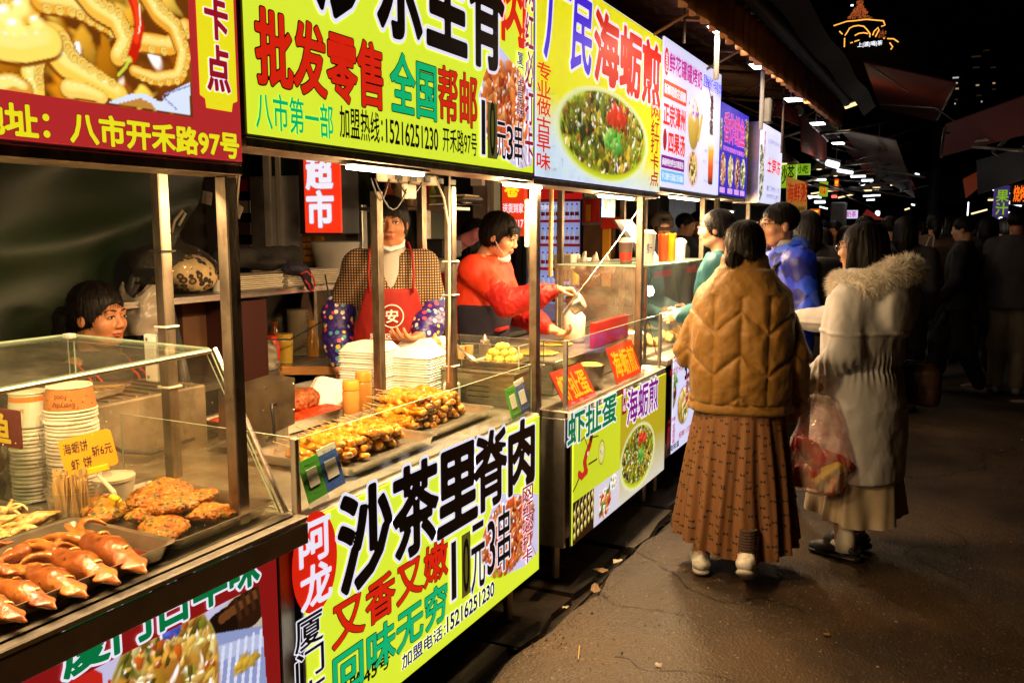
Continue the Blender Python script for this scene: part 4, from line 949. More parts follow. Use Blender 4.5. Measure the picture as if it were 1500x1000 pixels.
L(g2,'阿龙',e_wht,(439,760,896),(484,755,880),bold=.035,vertical=True,X=XP,lift=.002)
ch=chicken(g2,onx(697,780,XP)[1],3.0,onx(740,852,XP)[2],onx(740,715,XP)[2],51,X=XP)
def L2(t,m,l,r,**k):return L(g2,t,m,l,r,X=XP,**k)
L2('沙',e_blk,(497,722,858),(572,710,846),bold=.05,out=WO(.03));L2('茶',e_blk,(576,684,815),(640,676,800),bold=.042,out=WO(.03))
L2('里',e_blk,(641,665,780),(697,650,760),bold=.05,out=WO(.03));L2('脊',e_blk,(694,636,748),(742,628,733),bold=.035,out=WO(.03));L2('肉',e_blk,(745,624,722),(781,612,705),bold=.05,out=WO(.03),lift=.0025)
L2('又香又嫩',e_red,(486,878,944),(655,792,846),bold=.03,out=KO(.02));L2('回味无穷',e_grn,(488,955,1012),(654,855,916),bold=.03,out=KO(.02))
L2('1',e_blk,(660,795,880),(667,790,874),bold=.0,out=WO(.03),lift=.003);L2('元',e_blk,(689,768,870),(709,762,855),bold=.015,out=WO(.03),lift=.003)
L2('3',e_blk,(713,765,842),(724,760,836),bold=.02,out=WO(.03),lift=.003);L2('串',e_blk,(728,745,838),(746,735,830),bold=.015,out=WO(.03),lift=.003)
a=onx(674,820,XP)[1];c=onx(687,820,XP)[1];plate(g2,'price_sticker',stick,a,c,onx(680,872,XP)[2],onx(680,780,XP)[2],X=XP,lift=.006)
L2('0',e_blk,(676,789,869),(685,785,864),bold=.02,lift=.007)
L2('加盟电话：',e_blk,(588,951,972),(652,917,938),bold=.02,out=WO(.04));L2('15216251230',e_blk,(654,902,920),(723,851,876),bold=.03,out=WO(.04))
L2('网红必打卡',e_crim,(764,716,822),(779,704,826),bold=.02,out=WO(.04),vertical=True,lift=.0036)
L2('开禾路45号',e_blk,(465,1003,1030),(571,970,997),bold=.03)
L2('厦门古早味',e_blk,(434,900,1150),(475,895,1120),bold=.015,out=WO(.04),vertical=True)
# panel of stall 3
g3=lowpanel('front_panel','lit panel with green and purple lettering, a cartoon shrimp and an oyster omelette photo',3.35,4.73,.165,.742,e_yg,XP)
Y0,Y1,Z0,Z1=3.356,4.725,.17,.737;hh=Z1-Z0;p=Paint((Y1-Y0)/hh,190,(196,212,40))
def q(x,y):P=onx(x,y,XP);return((P[1]-Y0)/hh,(P[2]-Z0)/hh)
xm=q(908,650)[0];W=p.asp
rt=p.X>xm;p.I[rt]=np.array(lin((176,160,30)));gp=np.clip(1-p.Y*2.2,0,1)[...,None]*rt[...,None];p.I=p.I*(1-gp)+np.array(lin((210,206,190)))*gp
e1=q(909,660);e2=q(958,660);omelette(p,(e1[0]+e2[0])/2,q(934,668)[1],(e2[0]-e1[0])/2,(q(934,622)[1]-q(934,712)[1])/2,61,n=900)
p.poly([(0,0),(xm*.42,0),(xm*.42,.34),(0,.34)],lin('241408'));p.poly([(xm*.42,0),(xm,0),(xm,.34),(xm*.42,.34)],lin('d0ccd8'))
for i in range(18):a_=.04+(i%6)*.075;b_=.06+(i//6)*.09+(i%6)*.012;p.ell(a_,b_,.026,.032,lin('d8d060'),soft=.2,shade=True,spec=.5);p.line([(a_,b_+.02),(a_+.03,b_+.08)],.004,lin('e8c870'));p.ell(a_,b_-.02,.018,.012,lin('a87828'))
p.ell(xm*.66,.15,.14,.13,lin('f0eef4'),soft=.1);p.food(40,(xm*.56,.06,xm*.78,.24),(.018,.035),['f0ead8','c03820','487828','d89040'],4,spec=.6);p.ell(xm*.86,.27,.09,.07,lin('f0eef4'));p.food(14,(xm*.8,.24,xm*.92,.31),(.014,.022),['70a040','f0e8c8'],5)
red=lin('c0281c');dk=lin('501008')
c1=q(859,668);p.line([q(858,690),q(856,676),q(859,664),q(864,650),q(866,640)],.035,dk);p.line([q(858,690),q(856,676),q(859,664),q(864,650)],.028,red);p.line([q(859,690),q(852,698),q(848,694)],.03,red)
p.line([q(862,655),q(868,640),q(876,638)],.006,dk);p.line([q(860,652),q(856,640),q(850,646)],.006,dk);p.line([q(848,700),q(843,712),q(838,722)],.009,dk)
p.ell(*q(861,664),.014,.02,(1,1,1),soft=.2);p.ell(*q(862,665),.006,.01,(0,0,0),soft=.2)
c2=q(881,662);p.ell(*c2,.075,.11,dk,soft=.1);p.ell(*c2,.068,.10,lin('d8d070'),soft=.1);p.food(8,(c2[0]-.04,c2[1]-.04,c2[0]+.04,c2[1]+.06),(.01,.018),['f4f0c0','5a6020'],3);p.line([q(862,680),q(874,672)],.008,dk)
picture('menu_print',p.I,(XP,Y0,Z0),YU,ZU,Y1-Y0,hh,e_pic,g3,lift=.001)
def L3(t,m,l,r,**k):return L(g3,t,m,l,r,X=XP,**k)
L3('虾扯蛋',e_grn2,(831,608,650),(902,575,620),bold=.035,out=WO(.05),lift=.002);L3('海蛎煎',e_pur,(918,572,622),(963,552,598),bold=.025,out=WO(.05),lift=.002)
a=onx(911,590,XP)[1];c=onx(917,590,XP)[1];plate(g3,'name_tag',e_dred,a,c,onx(914,606,XP)[2],onx(914,568,XP)[2],X=XP,lift=.0018);lettering('厦门味',(XP,a+.01,onx(914,603,XP)[2]),YU,ZU,c-a-.02,.12,e_wht,g3,vertical=True,lift=.0026)
# panel of stall 4
g4=lowpanel('front_panel','white lit panel with a dark brush character and bowls of seafood, below the glass case',4.87,6.18,.22,.80,e_lav,XP)
Y0,Y1,Z0,Z1=4.88,6.17,.23,.79;hh=Z1-Z0;p=Paint((Y1-Y0)/hh,170,(214,214,246))
def q(x,y):P=onx(x,y,XP);return((P[1]-Y0)/hh,(P[2]-Z0)/hh)
for i,(x,y,w,h_)in enumerate([(984,578,7,24),(1001,593,9,28),(1023,578,8,24)]):
    c=q(x,y);rx=(q(x+w,y)[0]-q(x-w,y)[0])/2;ry=(q(x,y-h_)[1]-q(x,y+h_)[1])/2
    p.ell(*c,rx,ry,lin('7a4a28'),soft=.1);p.food(190,(c[0]-rx,c[1]-ry,c[0]+rx,c[1]+ry),(rx*.1,rx*.3),[['8a9a40','b8603a','e0c0a0','603020'],['d8b050','b07828','6a7a28','f0d890'],['b84828','d89858','5a7a38','f0e0c0']][i],70+i,clip=p.emask(*c,rx*.92,ry*.92),spec=.6)
    if i==0:p.food(26,(c[0]-rx*.6,c[1]+ry*.3,c[0]+rx*.6,c[1]+ry*1.1),(rx*.2,rx*.4),['50a040','80c050','c8a070'],9)
picture('menu_print',p.I,(XP,Y0,Z0),YU,ZU,Y1-Y0,hh,e_pic,g4,lift=.001)
def L4(t,m,l,r,**k):return L(g4,t,m,l,r,X=XP,**{'lift':.002,**k})
L4('八宝冰粉',e_crim,(981,524,534),(1002,514,522),bold=.02);L4('网红打卡点',e_crim,(981,541,551),(1001,533,541),bold=.03);L4('捞汁',mat('ink',lin('282060'),.5),(1003,514,556),(1028,508,540),bold=.05)
L4('鲜香开胃',e_crim,(1004,545,592),(1008,545,590),vertical=True);L4('鲜活海味',e_grn2,(1006,556,565),(1027,548,557));L4('捞汁拼盘',e_crim,(978,614,620),(989,610,616));L4('招牌八爪鱼',e_crim,(994,632,640),(1012,622,630))
L4('每日新鲜',e_crim,(977,624,652),(981,624,650),vertical=True);L4('现捞现做',e_crim,(984,622,650),(988,620,648),vertical=True);L4('闽南味道',mat('ink'),(977,655,663),(994,645,655),bold=.03)
# ================================================================== food and gear on the stalls
friedm=bpy.data.materials.new('fried_crust');friedm.use_nodes=True
def mottled(m,c1,c2,c3,sc,rough,bump=.6,coat=0.0,fine=90,sss=0.0,flecks=()):
    nt=m.node_tree;N=nt.nodes;Lk=nt.links;p=N['Principled BSDF'];tc=N.new('ShaderNodeTexCoord');oi=N.new('ShaderNodeObjectInfo')
    ad=N.new('ShaderNodeVectorMath');ad.operation='ADD';sc_=N.new('ShaderNodeVectorMath');sc_.operation='SCALE';sc_.inputs[3].default_value=13
    cb=N.new('ShaderNodeCombineXYZ');Lk.new(oi.outputs['Random'],cb.inputs[0]);Lk.new(cb.outputs[0],sc_.inputs[0]);Lk.new(tc.outputs['Object'],ad.inputs[0]);Lk.new(sc_.outputs[0],ad.inputs[1])
    n=N.new('ShaderNodeTexNoise');n.inputs['Scale'].default_value=sc;n.inputs['Detail'].default_value=7;Lk.new(ad.outputs[0],n.inputs[0])
    r=N.new('ShaderNodeValToRGB');e=r.color_ramp.elements;e[0].position=.32;e[0].color=(*lin(c1),1);e[1].position=.68;e[1].color=(*lin(c3),1);q=r.color_ramp.elements.new(.5);q.color=(*lin(c2),1)
    Lk.new(n.outputs[0],r.inputs[0]);Lk.new(r.outputs[0],p.inputs['Base Color']);p.inputs['Roughness'].default_value=rough;p.inputs['Coat Weight'].default_value=coat;p.inputs['Coat Roughness'].default_value=.12
    src=r.outputs[0]
    for(c4,sc4,th4)in flecks:
        v4=N.new('ShaderNodeTexVoronoi');v4.inputs['Scale'].default_value=sc4;Lk.new(ad.outputs[0],v4.inputs[0]);s4=N.new('ShaderNodeMapRange');s4.inputs[1].default_value=th4;s4.inputs[2].default_value=th4+.06;Lk.new(v4.outputs['Color'],s4.inputs[0])
        m4=N.new('ShaderNodeMix');m4.data_type='RGBA';Lk.new(s4.outputs[0],m4.inputs[0]);Lk.new(src,m4.inputs[6]);m4.inputs[7].default_value=(*lin(c4),1);src=m4.outputs[2];Lk.new(src,p.inputs['Base Color'])
    n2=N.new('ShaderNodeTexNoise');n2.inputs['Scale'].default_value=fine;n2.inputs['Detail'].default_value=4;Lk.new(ad.outputs[0],n2.inputs[0])
    b=N.new('ShaderNodeBump');b.inputs['Strength'].default_value=bump;b.inputs['Distance'].default_value=.004;Lk.new(n2.outputs[0],b.inputs['Height']);Lk.new(b.outputs[0],p.inputs['Normal'])
    if sss:p.inputs['Subsurface Weight'].default_value=sss;p.inputs['Subsurface Radius'].default_value=(.01,.004,.002);p.inputs['Subsurface Scale'].default_value=1
    return m
def M2(name,*a,**k):m=bpy.data.materials.new(name);m.use_nodes=True;return mottled(m,*a,**k)
mottled(friedm,'8a4410','c47a26','94802a',34,.5,1.0,.1,150,flecks=(('5a6420',150,.73),('5a2408',190,.74),('dca048',240,.80)))
squidm=M2('glazed_squid','6e3210','9c5420','b87430',18,.38,.6,.35,60,.0,flecks=(('5a2a0c',130,.86),))
squid_l=M2('squid_tentacle_skin','7e4418','ae7030','cc9850',30,.3,.3,.6,60)
palesq=M2('pale_squid','b07a3a','d8b070','ecd8a0',30,.35,.3,.5,60)
meatm=M2('satay_meat','9a5410','cc8824','e4ac48',30,.28,.9,.5,90,flecks=(('8a4a12',170,.80),('ecc478',240,.84)))
chili=M2('chili_sauce','8a1404','d03008','e86018',90,.4,1.0,.3,160)
crumb=M2('breaded_crust','5a2408','96481a','b87030',60,.6,1.0,0,170)
bamboo=mat('bamboo');foam=mat('white_foam',(0.86,0.84,0.78),.55,noise=.03,bump=.1,bscale=200)
def open_tray(name,label,cat,lo,hi,z,h,m,flare=.02,th=.004,rot=0.0,group=None):
    cx,cy_=(lo[0]+hi[0])/2,(lo[1]+hi[1])/2;t=thing(name,label,cat,(cx,cy_,z),group,rz=rot);hx,hy=(hi[0]-lo[0])/2,(hi[1]-lo[1])/2
    b=B();r=.025;
    def ring(ix,zz,rr):
        V=[]
        for(sx,sy,a0)in((1,1,0),(-1,1,90),(-1,-1,180),(1,-1,270)):
            for k in range(5):a=math.radians(a0+k*22.5);V.append((sx*(hx-ix-rr)+rr*math.cos(a),sy*(hy-ix-rr)+rr*math.sin(a),zz))
        return V
    rs=[ring(flare+.004,.0,r),ring(flare*.6,.006,r),ring(.004,h-.003,r),ring(-.006,h,r),ring(-.006,h-.002,r),ring(.002+.003,h-.005,r),ring(flare*.6+.004,.009,r),ring(flare+.008,.004,r)]
    V=sum(rs,[]);n=20;F=[(i*n+k,i*n+(k+1)%n,(i+1)*n+(k+1)%n,(i+1)*n+k)for i in range(len(rs)-1)for k in range(n)]
    F=[tuple(reversed(f))for f in F];F=[tuple(reversed(f))for f in F]
    F.append(tuple(range(n-1,-1,-1)));F.append(tuple(range(7*n,8*n)))
    o=mesh_obj('tray_pan',V,F,m,t,world=False);ang_smooth(o,35)
    return t
# --- oyster cakes
zc=.842
tr=open_tray('cake_tray','dark steel tray of round fried oyster cakes nearest the glass guard edge','tray',(-1.92,1.265),(-1.472,1.582),zc,.035,steel_dk,rot=.0)
cakes=[]
def cake_proto(seed):
    s=SDF((-.075,-.07,-.03),(.075,.07,.035),.0028);s.ell((0,0,0),(.052,.044,.017));s.ell((0,0,.005),(.04,.034,.016),.01)
    return s,(lambda V,N:(fnoise(V,55,seed)-.5)*.013+(fnoise(V,170,seed)-.5)*.009)
cake_pos=[(-1.80,1.36,0,0),(-1.74,1.455,.0,.5),(-1.655,1.375,.0,1.2),(-1.64,1.48,.012,2.2),(-1.70,1.42,.026,.9),(-1.575,1.33,.0,2.6),(-1.555,1.44,.004,.3),(-1.62,1.40,.03,1.8),(-1.755,1.51,.012,2.0)]
cake_lbl=['fried oyster cake lying apart at the left end of its tray, by the price clip','fried oyster cake at the back left of the heap on the dark tray','fried oyster cake at the front of the heap, resting on the tray floor','fried oyster cake standing highest at the back of the heap','fried oyster cake on top of the left side of the heap',
            'fried oyster cake lowest and nearest the viewer on the dark tray','fried oyster cake at the right end of the tray by the glass edge','fried oyster cake on top of the middle of the heap','fried oyster cake half hidden at the back edge of the tray']
protos=[]
for k in range(3):
    s,d=cake_proto(k+1);o=s.mesh('oyster_cake',friedm,disp=d);protos.append(o)
for i,(x,y,dz,a)in enumerate(cake_pos):
    o=protos[i]if i<3 else copy_tree(protos[i%3]);x=-1.69+(x+1.68)*1.12;y=1.425+(y-1.42)*1.12;o.location=(x,y,zc+.028+dz);o.rotation_euler=((RNG.random()-.5)*.5,(RNG.random()-.5)*.5,a);o.scale=(1.27,1.27,1.0)
    tag(o,cake_lbl[i],'fried cake','fried oyster cakes on the tray')
# --- big glazed squids
tr=open_tray('squid_tray','large dark steel tray heaped with glazed brown stuffed squids','tray',(-1.80,.84),(-1.462,1.262),zc,.04,steel_dk)
def squid_proto(seed,m=squidm,ml=squid_l,L_=1.0,nt=8):
    g=np.random.default_rng(seed);t=thing('glazed_squid','x','squid');s=SDF((-.06,-.11,-.04),(.06,.115,.05),.003)
    s.ell((0,-.002,0),(.030,.048,.023),.0);s.cap((0,-.025,0),(0,-.103,-.004),.025,.003,.02);s.ell((.0,-.070,.0),(.027,.018,.005),.015)
    s.cap((0,.035,0),(0,.052,.0),.017,.013,.008)
    b=s.mesh('mantle',m,t,disp=lambda V,N:(fnoise(V,40,seed)-.5)*.005+(fnoise(V,130,seed)-.5)*.0015)
    for yy in(-.045,-.015,.015):
        rb=B()
        w=.030*math.sqrt(max(0.05,1-((yy+.002)/.062)**2));rb.tube([(w*math.cos(a)*.98,yy+.006*math.sin(a*2+seed),w*.78*math.sin(a)+.0015)for a in np.linspace(.35,PI*.5,7)],.0034,n=5)
        rb.build('scored_cut',palesq,t,smooth=True,world=False)
    tb=SDF((-.10,.02,-.04),(.10,.16,.075),.003)
    for k in range(nt):
        a=g.uniform(-1,1);up=g.uniform(-.2,.9);P=[(0.006*a,.045,.004*up)];d=np.array([a*.8,1,up*.7]);d/=np.linalg.norm(d);cur=np.array(P[0]);cv=g.uniform(-.9,.9)
        for j in range(7):
            cur=cur+d*.0135;c_,s_=math.cos(cv*.55),math.sin(cv*.55);d=np.array([d[0]*c_-d[1]*s_,d[0]*s_+d[1]*c_,d[2]-.18]);d/=np.linalg.norm(d);cur[2]=max(cur[2],-.018);P.append(tuple(cur))
        tb.chain(P,[.0078-.0006*j for j in range(8)],.002)
    tb.mesh('tentacles',ml,t)
    return t
sq=[squid_proto(1),squid_proto(2),squid_proto(3)]
# mantle tips point toward the glass/right (image lower right)
sq_px=[((126,790),(212,824),0),((84,812),(170,840),0),((45,835),(125,861),0),((0,854),(80,878),0),((2,826),(66,797),.012),((-34,838),(30,846),.02),((60,800),(110,806),-.004),((-30,812),(20,800),.02),((-45,874),(36,897),.0),((-95,905),(-20,925),.0)]
sq_lbl=['glazed brown squid at the right end of the squid tray, tentacles curling over the rim','glazed brown squid, second from the right end of the tray','glazed brown squid in the middle of the front row','glazed brown squid at the far left of the front row','reddish squid lying behind the right end of the front row','glazed squid in the back row at the left edge of the picture',
          'glazed brown squid on top of the heap towards the right','glazed squid on top of the heap towards the left','glazed squid whose tip touches the front rim at the left edge','glazed squid lying along the front rim, half hidden by its neighbours']
for i,(pa,pb,dz)in enumerate(sq_px):
    o=sq[i]if i<3 else copy_tree(sq[i%3]);ra=onz(pa[0],pa[1],.885);ti=onz(pb[0],pb[1],.885);d=ti-ra;Ln=np.linalg.norm(d);s_=Ln/.145;ang=math.atan2(d[1],d[0])+PI/2
    c_=ra+d*(.045/.143);o.location=(c_[0],c_[1],zc+.036+dz);o.rotation_euler=(.04,.1*math.sin(i*5),ang);o.scale=(s_*.76,s_,s_*.86)
    tag(o,sq_lbl[i],'squid','glazed squids on the tray')
B().box((-1.77,.87,zc+.009),(-1.49,1.235,zc+.014)).build('sauce_pool',mat('brown_sauce',(.16,.03,.008),.12),None).name='sauce_pool'
tag(bpy.data.objects['sauce_pool'],'thin pool of dark red glaze under the squids in their tray','sauce',None,'stuff')
# --- small pale squids
tr=open_tray('squid_tray','dark steel tray of small pale squids behind the big squids','tray',(-2.14,.90),(-1.83,1.27),zc,.035,steel_dk)
ps=[squid_proto(11,palesq,palesq,nt=10),squid_proto(12,palesq,palesq,nt=10)]
k=0
for r_ in range(4):
    for c_ in range(5):
        x,y=-2.06+r_*.062,.96+c_*.062;o=ps[k]if k<2 else copy_tree(ps[k%2]);o.location=(x+RNG.normal()*.008,y+RNG.normal()*.008,zc+.022+(.014 if(r_+c_)%2 else 0));o.rotation_euler=(RNG.normal()*.2,RNG.normal()*.3,RNG.uniform(0,6.28));o.scale=(.62,)*3
        tag(o,'small pale curled squid, '+ordinal(c_)+' along the '+['back','second','third','front'][r_]+' row of the small squid tray','squid','small pale squids on the tray');k+=1
# --- bowls and cups
kraft=mat('kraft_print',lin('b8793c'),.6,noise=.1);kprint=mat('brown_ink',lin('7a3a18'),.6)
papw=mat('white_paper_cup',(0.82,0.79,0.72),.5)
def bowl_proto(name,r0,r1,h,m,full=True):
    b=B();b.lathe([(r1-.005,.003),(r1-.002,0),(r1+.001,.003),(r1,.007),(r1-.004,.008),(r0,h-.001),(r0*.86,h),(r0*.8,h-.003),(0,h-.003)],n=28,closed=True)
    return ang_smooth(b.build(name,m,None,world=False),50)
def stack(n,x,y,z0,dz,proto,lbl,cat,grp,jit=.0012,top=None):
    for i in range(n):
        o=proto if i==0 else copy_tree(proto);o.location=(x+RNG.normal()*jit,y+RNG.normal()*jit,z0+i*dz);o.rotation_euler=(RNG.normal()*.008,RNG.normal()*.008,0)
        tag(o,lbl(n-1-i),cat,grp)
b0=bowl_proto('paper_bowl',.046,.064,.062,papw)
stack(25,-2.02,1.43,zc,.0098,b0,lambda k:ordinal(k+1)+' rim down in the tall stack of white paper bowls, below the kraft bowl','bowl','white paper bowls in the tall stack')
kb=thing('paper_bowl','brown kraft bowl printed Everyday Food, on top of the tall white bowl stack','bowl',(-2.02,1.43,zc+25*.0098+.001))
b=B();b.m(1).lathe([(.064,.0),(.066,.003),(.0645,.006)],n=32);b.m(0).lathe([(.0635,.005),(.054,.060)],n=32,closed=True);b.m(1).lathe([(.054,.060),(.056,.062),(.055,.066),(.052,.064),(.060,.008)],n=32,closed=True)
ang_smooth(b.build('bowl',[kraft,papw],kb,world=False),40)
def wraptext(t,parent,R0,R1,z0,z1,ang,m,span,flip=True):
    V,F=glyphs(t,.015,0,40);V=V.copy();lo,hi=V.min(0),V.max(0);P=(V-lo)/(hi-lo)
    if flip:P=1-P
    W=[]
    for(a,b_)in P:rr=R0+(R1-R0)*b_+.0008;th=ang+(a-.5)*span;W.append((rr*math.cos(th),rr*math.sin(th),z0+(z1-z0)*b_))
    mesh_obj('lettering',W,F,m,parent,world=False)
wraptext('Everyday',kb,.0625,.059,.013,.030,math.radians(-52),kprint,.9);wraptext('Food',kb,.058,.0565,.034,.047,math.radians(-58),kprint,.5)
for i in range(14):
    a=math.radians(-150+i*13);z=.012+.035*((i*7)%5)/5;rr=.0635-(z)*.17+.0006;c=Vector((rr*math.cos(a),rr*math.sin(a),z));
    B().lathe([(0,-.0025),(.0025,0),(0,.0025)],c,6).build('printed_mark',kprint,kb,world=False)
c0=bowl_proto('paper_cup',.036,.050,.075,papw)
stack(19,-2.135,1.39,zc,.0105,c0,lambda k:ordinal(k+1)+' rim down in the shorter cup stack left of the kraft bowl','cup','white paper cups in the short stack')
kc=thing('paper_cup','white paper cup with an orange band, on top of the shorter stack','cup',(-2.135,1.39,zc+19*.0105+.002))
b=B();b.lathe([(.050,0),(.051,.004),(.043,.085),(.046,.087),(.045,.090),(.042,.088),(.047,.006)],n=28,closed=True);ang_smooth(b.build('cup',papw,kc,world=False),40)
b=B();b.lathe([(.0449,.066),(.0438,.080)],n=28,closed=True);b.build('orange_band',mat('orange_ink',lin('e8862c'),.5),kc,world=False)
wraptext('CAFE',kc,.0482,.0468,.040,.05,math.radians(-60),mat('orange_ink'),.5,False)
# plastic film round the stacks
def film(name,label,c,rx,ry,z0,z1,seed,m=None,n=36,rows=14,lean=(0,0)):
    b=B()
    def f(u,v):
        a=2*PI*u;q=fnoise(np.array([math.cos(a)*1.3+seed,math.sin(a)*1.3,v*3]),2.2,seed,3)-.5;r=1+q*.55+.05*math.sin(a*7+v*9)
        return(c[0]+rx*r*math.cos(a)+lean[0]*v,c[1]+ry*r*math.sin(a)+lean[1]*v,z0+(z1-z0)*v+.03*v*math.sin(a*3+seed))
    b.grid(f,n,rows);o=b.build(name,m or clearplastic,None,smooth=True);return tag(o,label,'plastic bag')
film('plastic_wrapper','crumpled clear plastic sleeve pulled down round the tall bowl stack',(-2.02,1.43),.078,.076,.86,1.045,3)
film('plastic_wrapper','crumpled clear plastic sleeve round the shorter cup stack',(-2.135,1.39),.066,.062,.85,1.02,8)
# tub of flat wooden sticks
t=thing('stick_tub','clear plastic tub packed with flat wooden sticks','tub',(-1.865,1.31,zc))
b=B();b.lathe([(.048,0),(.059,.085),(.061,.088),(.058,.088),(.046,.003)],n=26);ang_smooth(b.build('tub',clearplastic,t,world=False),50)
stickm=mat('pale_wood_stick',lin('d8b478'),.6,noise=.15,nscale=60)
sp=B().box((-.0045,-.001,0),(.0045,.001,.12)).build('flat_stick',stickm,world=False)
for i in range(64):
    a=RNG.uniform(0,2*PI);r=.047*math.sqrt(RNG.random());o=sp if i==0 else copy_tree(sp);o.location=(-1.865+r*math.cos(a)*.85,1.31+r*math.sin(a)*.85,zc+.004);o.rotation_euler=(RNG.normal()*.07,RNG.normal()*.07,RNG.uniform(0,3));o.scale=(1,1,RNG.uniform(.85,1.12))
    tag(o,'flat pale wooden stick standing in the clear tub','wooden stick','flat wooden sticks in the tub')
# price card on its clip
cardm=mat('yellow_card',lin('f0ac10'),.5,noise=.05);clipm=mat('yellow_plastic',lin('ecd020'),.35);ink=mat('marker_ink',(.02,.015,.015),.6)
A=onx(105,655,-1.80);Bp=onx(182,685,-1.80)
t=thing('price_card','yellow handwritten price card held in a yellow spring clip above the oyster cakes','price card',(-1.80,1.372,zc+.04),rz=0)
fw=Vector((.62,-.78,.12)).normalized();uu=Vector((0,0,1)).cross(fw).normalized();R_=Matrix((uu,fw.cross(uu)*1,fw)).transposed()if False else None
vv=fw.cross(uu);ca,sa=math.cos(.22),math.sin(.22);U1=uu*ca+vv*sa;V1=-uu*sa+vv*ca;cc0=Vector((-.055,-.02,.128))
def onc(a,b_,c=0):return cc0+U1*a+V1*b_+fw*c
W2,H2,rc=.062,.046,.012;P=[]
for(sx,sy,a0)in((1,1,0),(-1,1,90),(-1,-1,180),(1,-1,270)):
    for k in range(5):an=math.radians(a0+k*22.5);P.append((sx*(W2-rc)+rc*math.cos(an),sy*(H2-rc)+rc*math.sin(an)))
V=[onc(*q_)for q_ in P]+[onc(q_[0],q_[1],-.002)for q_ in P];n=20
mesh_obj('card',V,[tuple(range(n)),tuple(range(2*n-1,n-1,-1))]+[(i,n+i,n+(i+1)%n,(i+1)%n)for i in range(n)],cardm,t,world=False)
def ct(txt,a,b_,w,h):lettering(txt,tuple(onc(a,b_,.0006)+Vector(root_loc(t))),tuple(U1),tuple(V1),w,h,ink,t,bold=0.012,lift=.0004,shear=.15).data
ct('海蛎饼',-.054,.006,.058,.028);ct('虾 饼',-.046,-.034,.050,.026);ct('斩6元',.008,-.014,.048,.026)
b=B();b.box((-.034,-.008,-.004),(.034,.008,.006),.002);o=b.build('clip_bar',clipm,t,world=False);o.matrix_local=Matrix.Translation(onc(.004,-.046))@Matrix((U1,V1,fw)).transposed().to_4x4()
b=B();b.tube([onc(.006,-.055),onc(.012,-.068),Vector((.004,.0,.03)),Vector((.006,0,.012))],[.0035,.0045,.006,.007],n=8);b.build('clip_stem',mat('clear_arm',(.7,.66,.55),.2),t,world=False)
b=B();b.box((-.012,-.008,-.012),(.012,.008,.026),.003);o=b.build('clip_jaw',clipm,t,world=False);o.rotation_euler=(.3,.4,.3)
b=B();b.box((.012,-.006,-.030),(.02,.010,.014),.003);o=b.build('clip_jaw',clipm,t,world=False);o.rotation_euler=(.3,.1,.3)
# white lid tub, wok, basins, fryer behind the glass
b=B();b.lathe([(.05,0),(.052,.002),(.056,.05),(.058,.052),(.058,.06),(.05,.062),(0,.061)],(-1.955,1.49,zc),30);tag(ang_smooth(b.build('lidded_tub',creamp),40),'low white lidded tub behind the yellow price card','tub')
t=thing('wok','dark greasy wok on the counter at the left edge of the picture','wok',(-2.22,1.17,.87))
b=B();b.lathe([(.02,-.01),(.07,.0),(.115,.045),(.13,.085),(.134,.088),(.126,.085),(.105,.045),(0,.012)],n=32);ang_smooth(b.build('pan',steel_dk,t,world=False),60)
b=B();b.tube([(.13,0,.085),(.17,.02,.12),(.20,.03,.16)],.008);b.build('handle',blackp,t,world=False)
fr=thing('fryer','greasy stainless steel fryer box behind the glass guard','fryer',(-2.32,1.80,.845))
pbox((-2.46,1.56,.60),(-2.17,2.03,1.045),mat('greasy_steel',(.34,.28,.20),.5,.7,noise=.4,nscale=6,dirt=.6),'cabinet',fr,.006)
for i in range(9):B().rod((-2.19,1.58+i*.048,1.047),(-2.44,1.58+i*.048,1.047),.004,n=5).build('grate_bar',steel_dk,fr)
B().tube([(-2.155,1.56,1.02),(-2.15,1.60,.96),(-2.152,1.68,.90),(-2.153,1.78,.87),(-2.15,1.95,.88)],.006).build('power_cable',blackp,fr,smooth=True)
t=open_tray('small_tray','small steel tray with seasoning and a pair of chopsticks on the fryer','tray',(-2.44,1.58),(-2.22,1.78),1.05,.028,alu,rot=.2)
b=B();b.rod((-2.36,1.62,1.082),(-2.20,1.72,1.085),.0025,n=6);tag(b.build('chopstick',bamboo),'near bamboo chopstick resting across the small seasoning tray','chopstick')
b=B();b.rod((-2.37,1.64,1.082),(-2.21,1.745,1.085),.0025,n=6);tag(b.build('chopstick',bamboo),'far bamboo chopstick resting across the small seasoning tray','chopstick')
s=SDF((-.1,-.09,-.005),(.1,.09,.03),.005);s.ell((-.03,0,.0),(.055,.06,.016));s.ell((.05,.02,.0),(.035,.05,.012),.01)
o=s.mesh('seasoning',M2('seasoning','3a2a18','a89060','e0d8c0',60,.7),disp=lambda V,N:(fnoise(V,90,2)-.5)*.008);o.location=(-2.33,1.68,1.062);tag(o,'heap of chopped seasoning in the small tray on the fryer','seasoning')
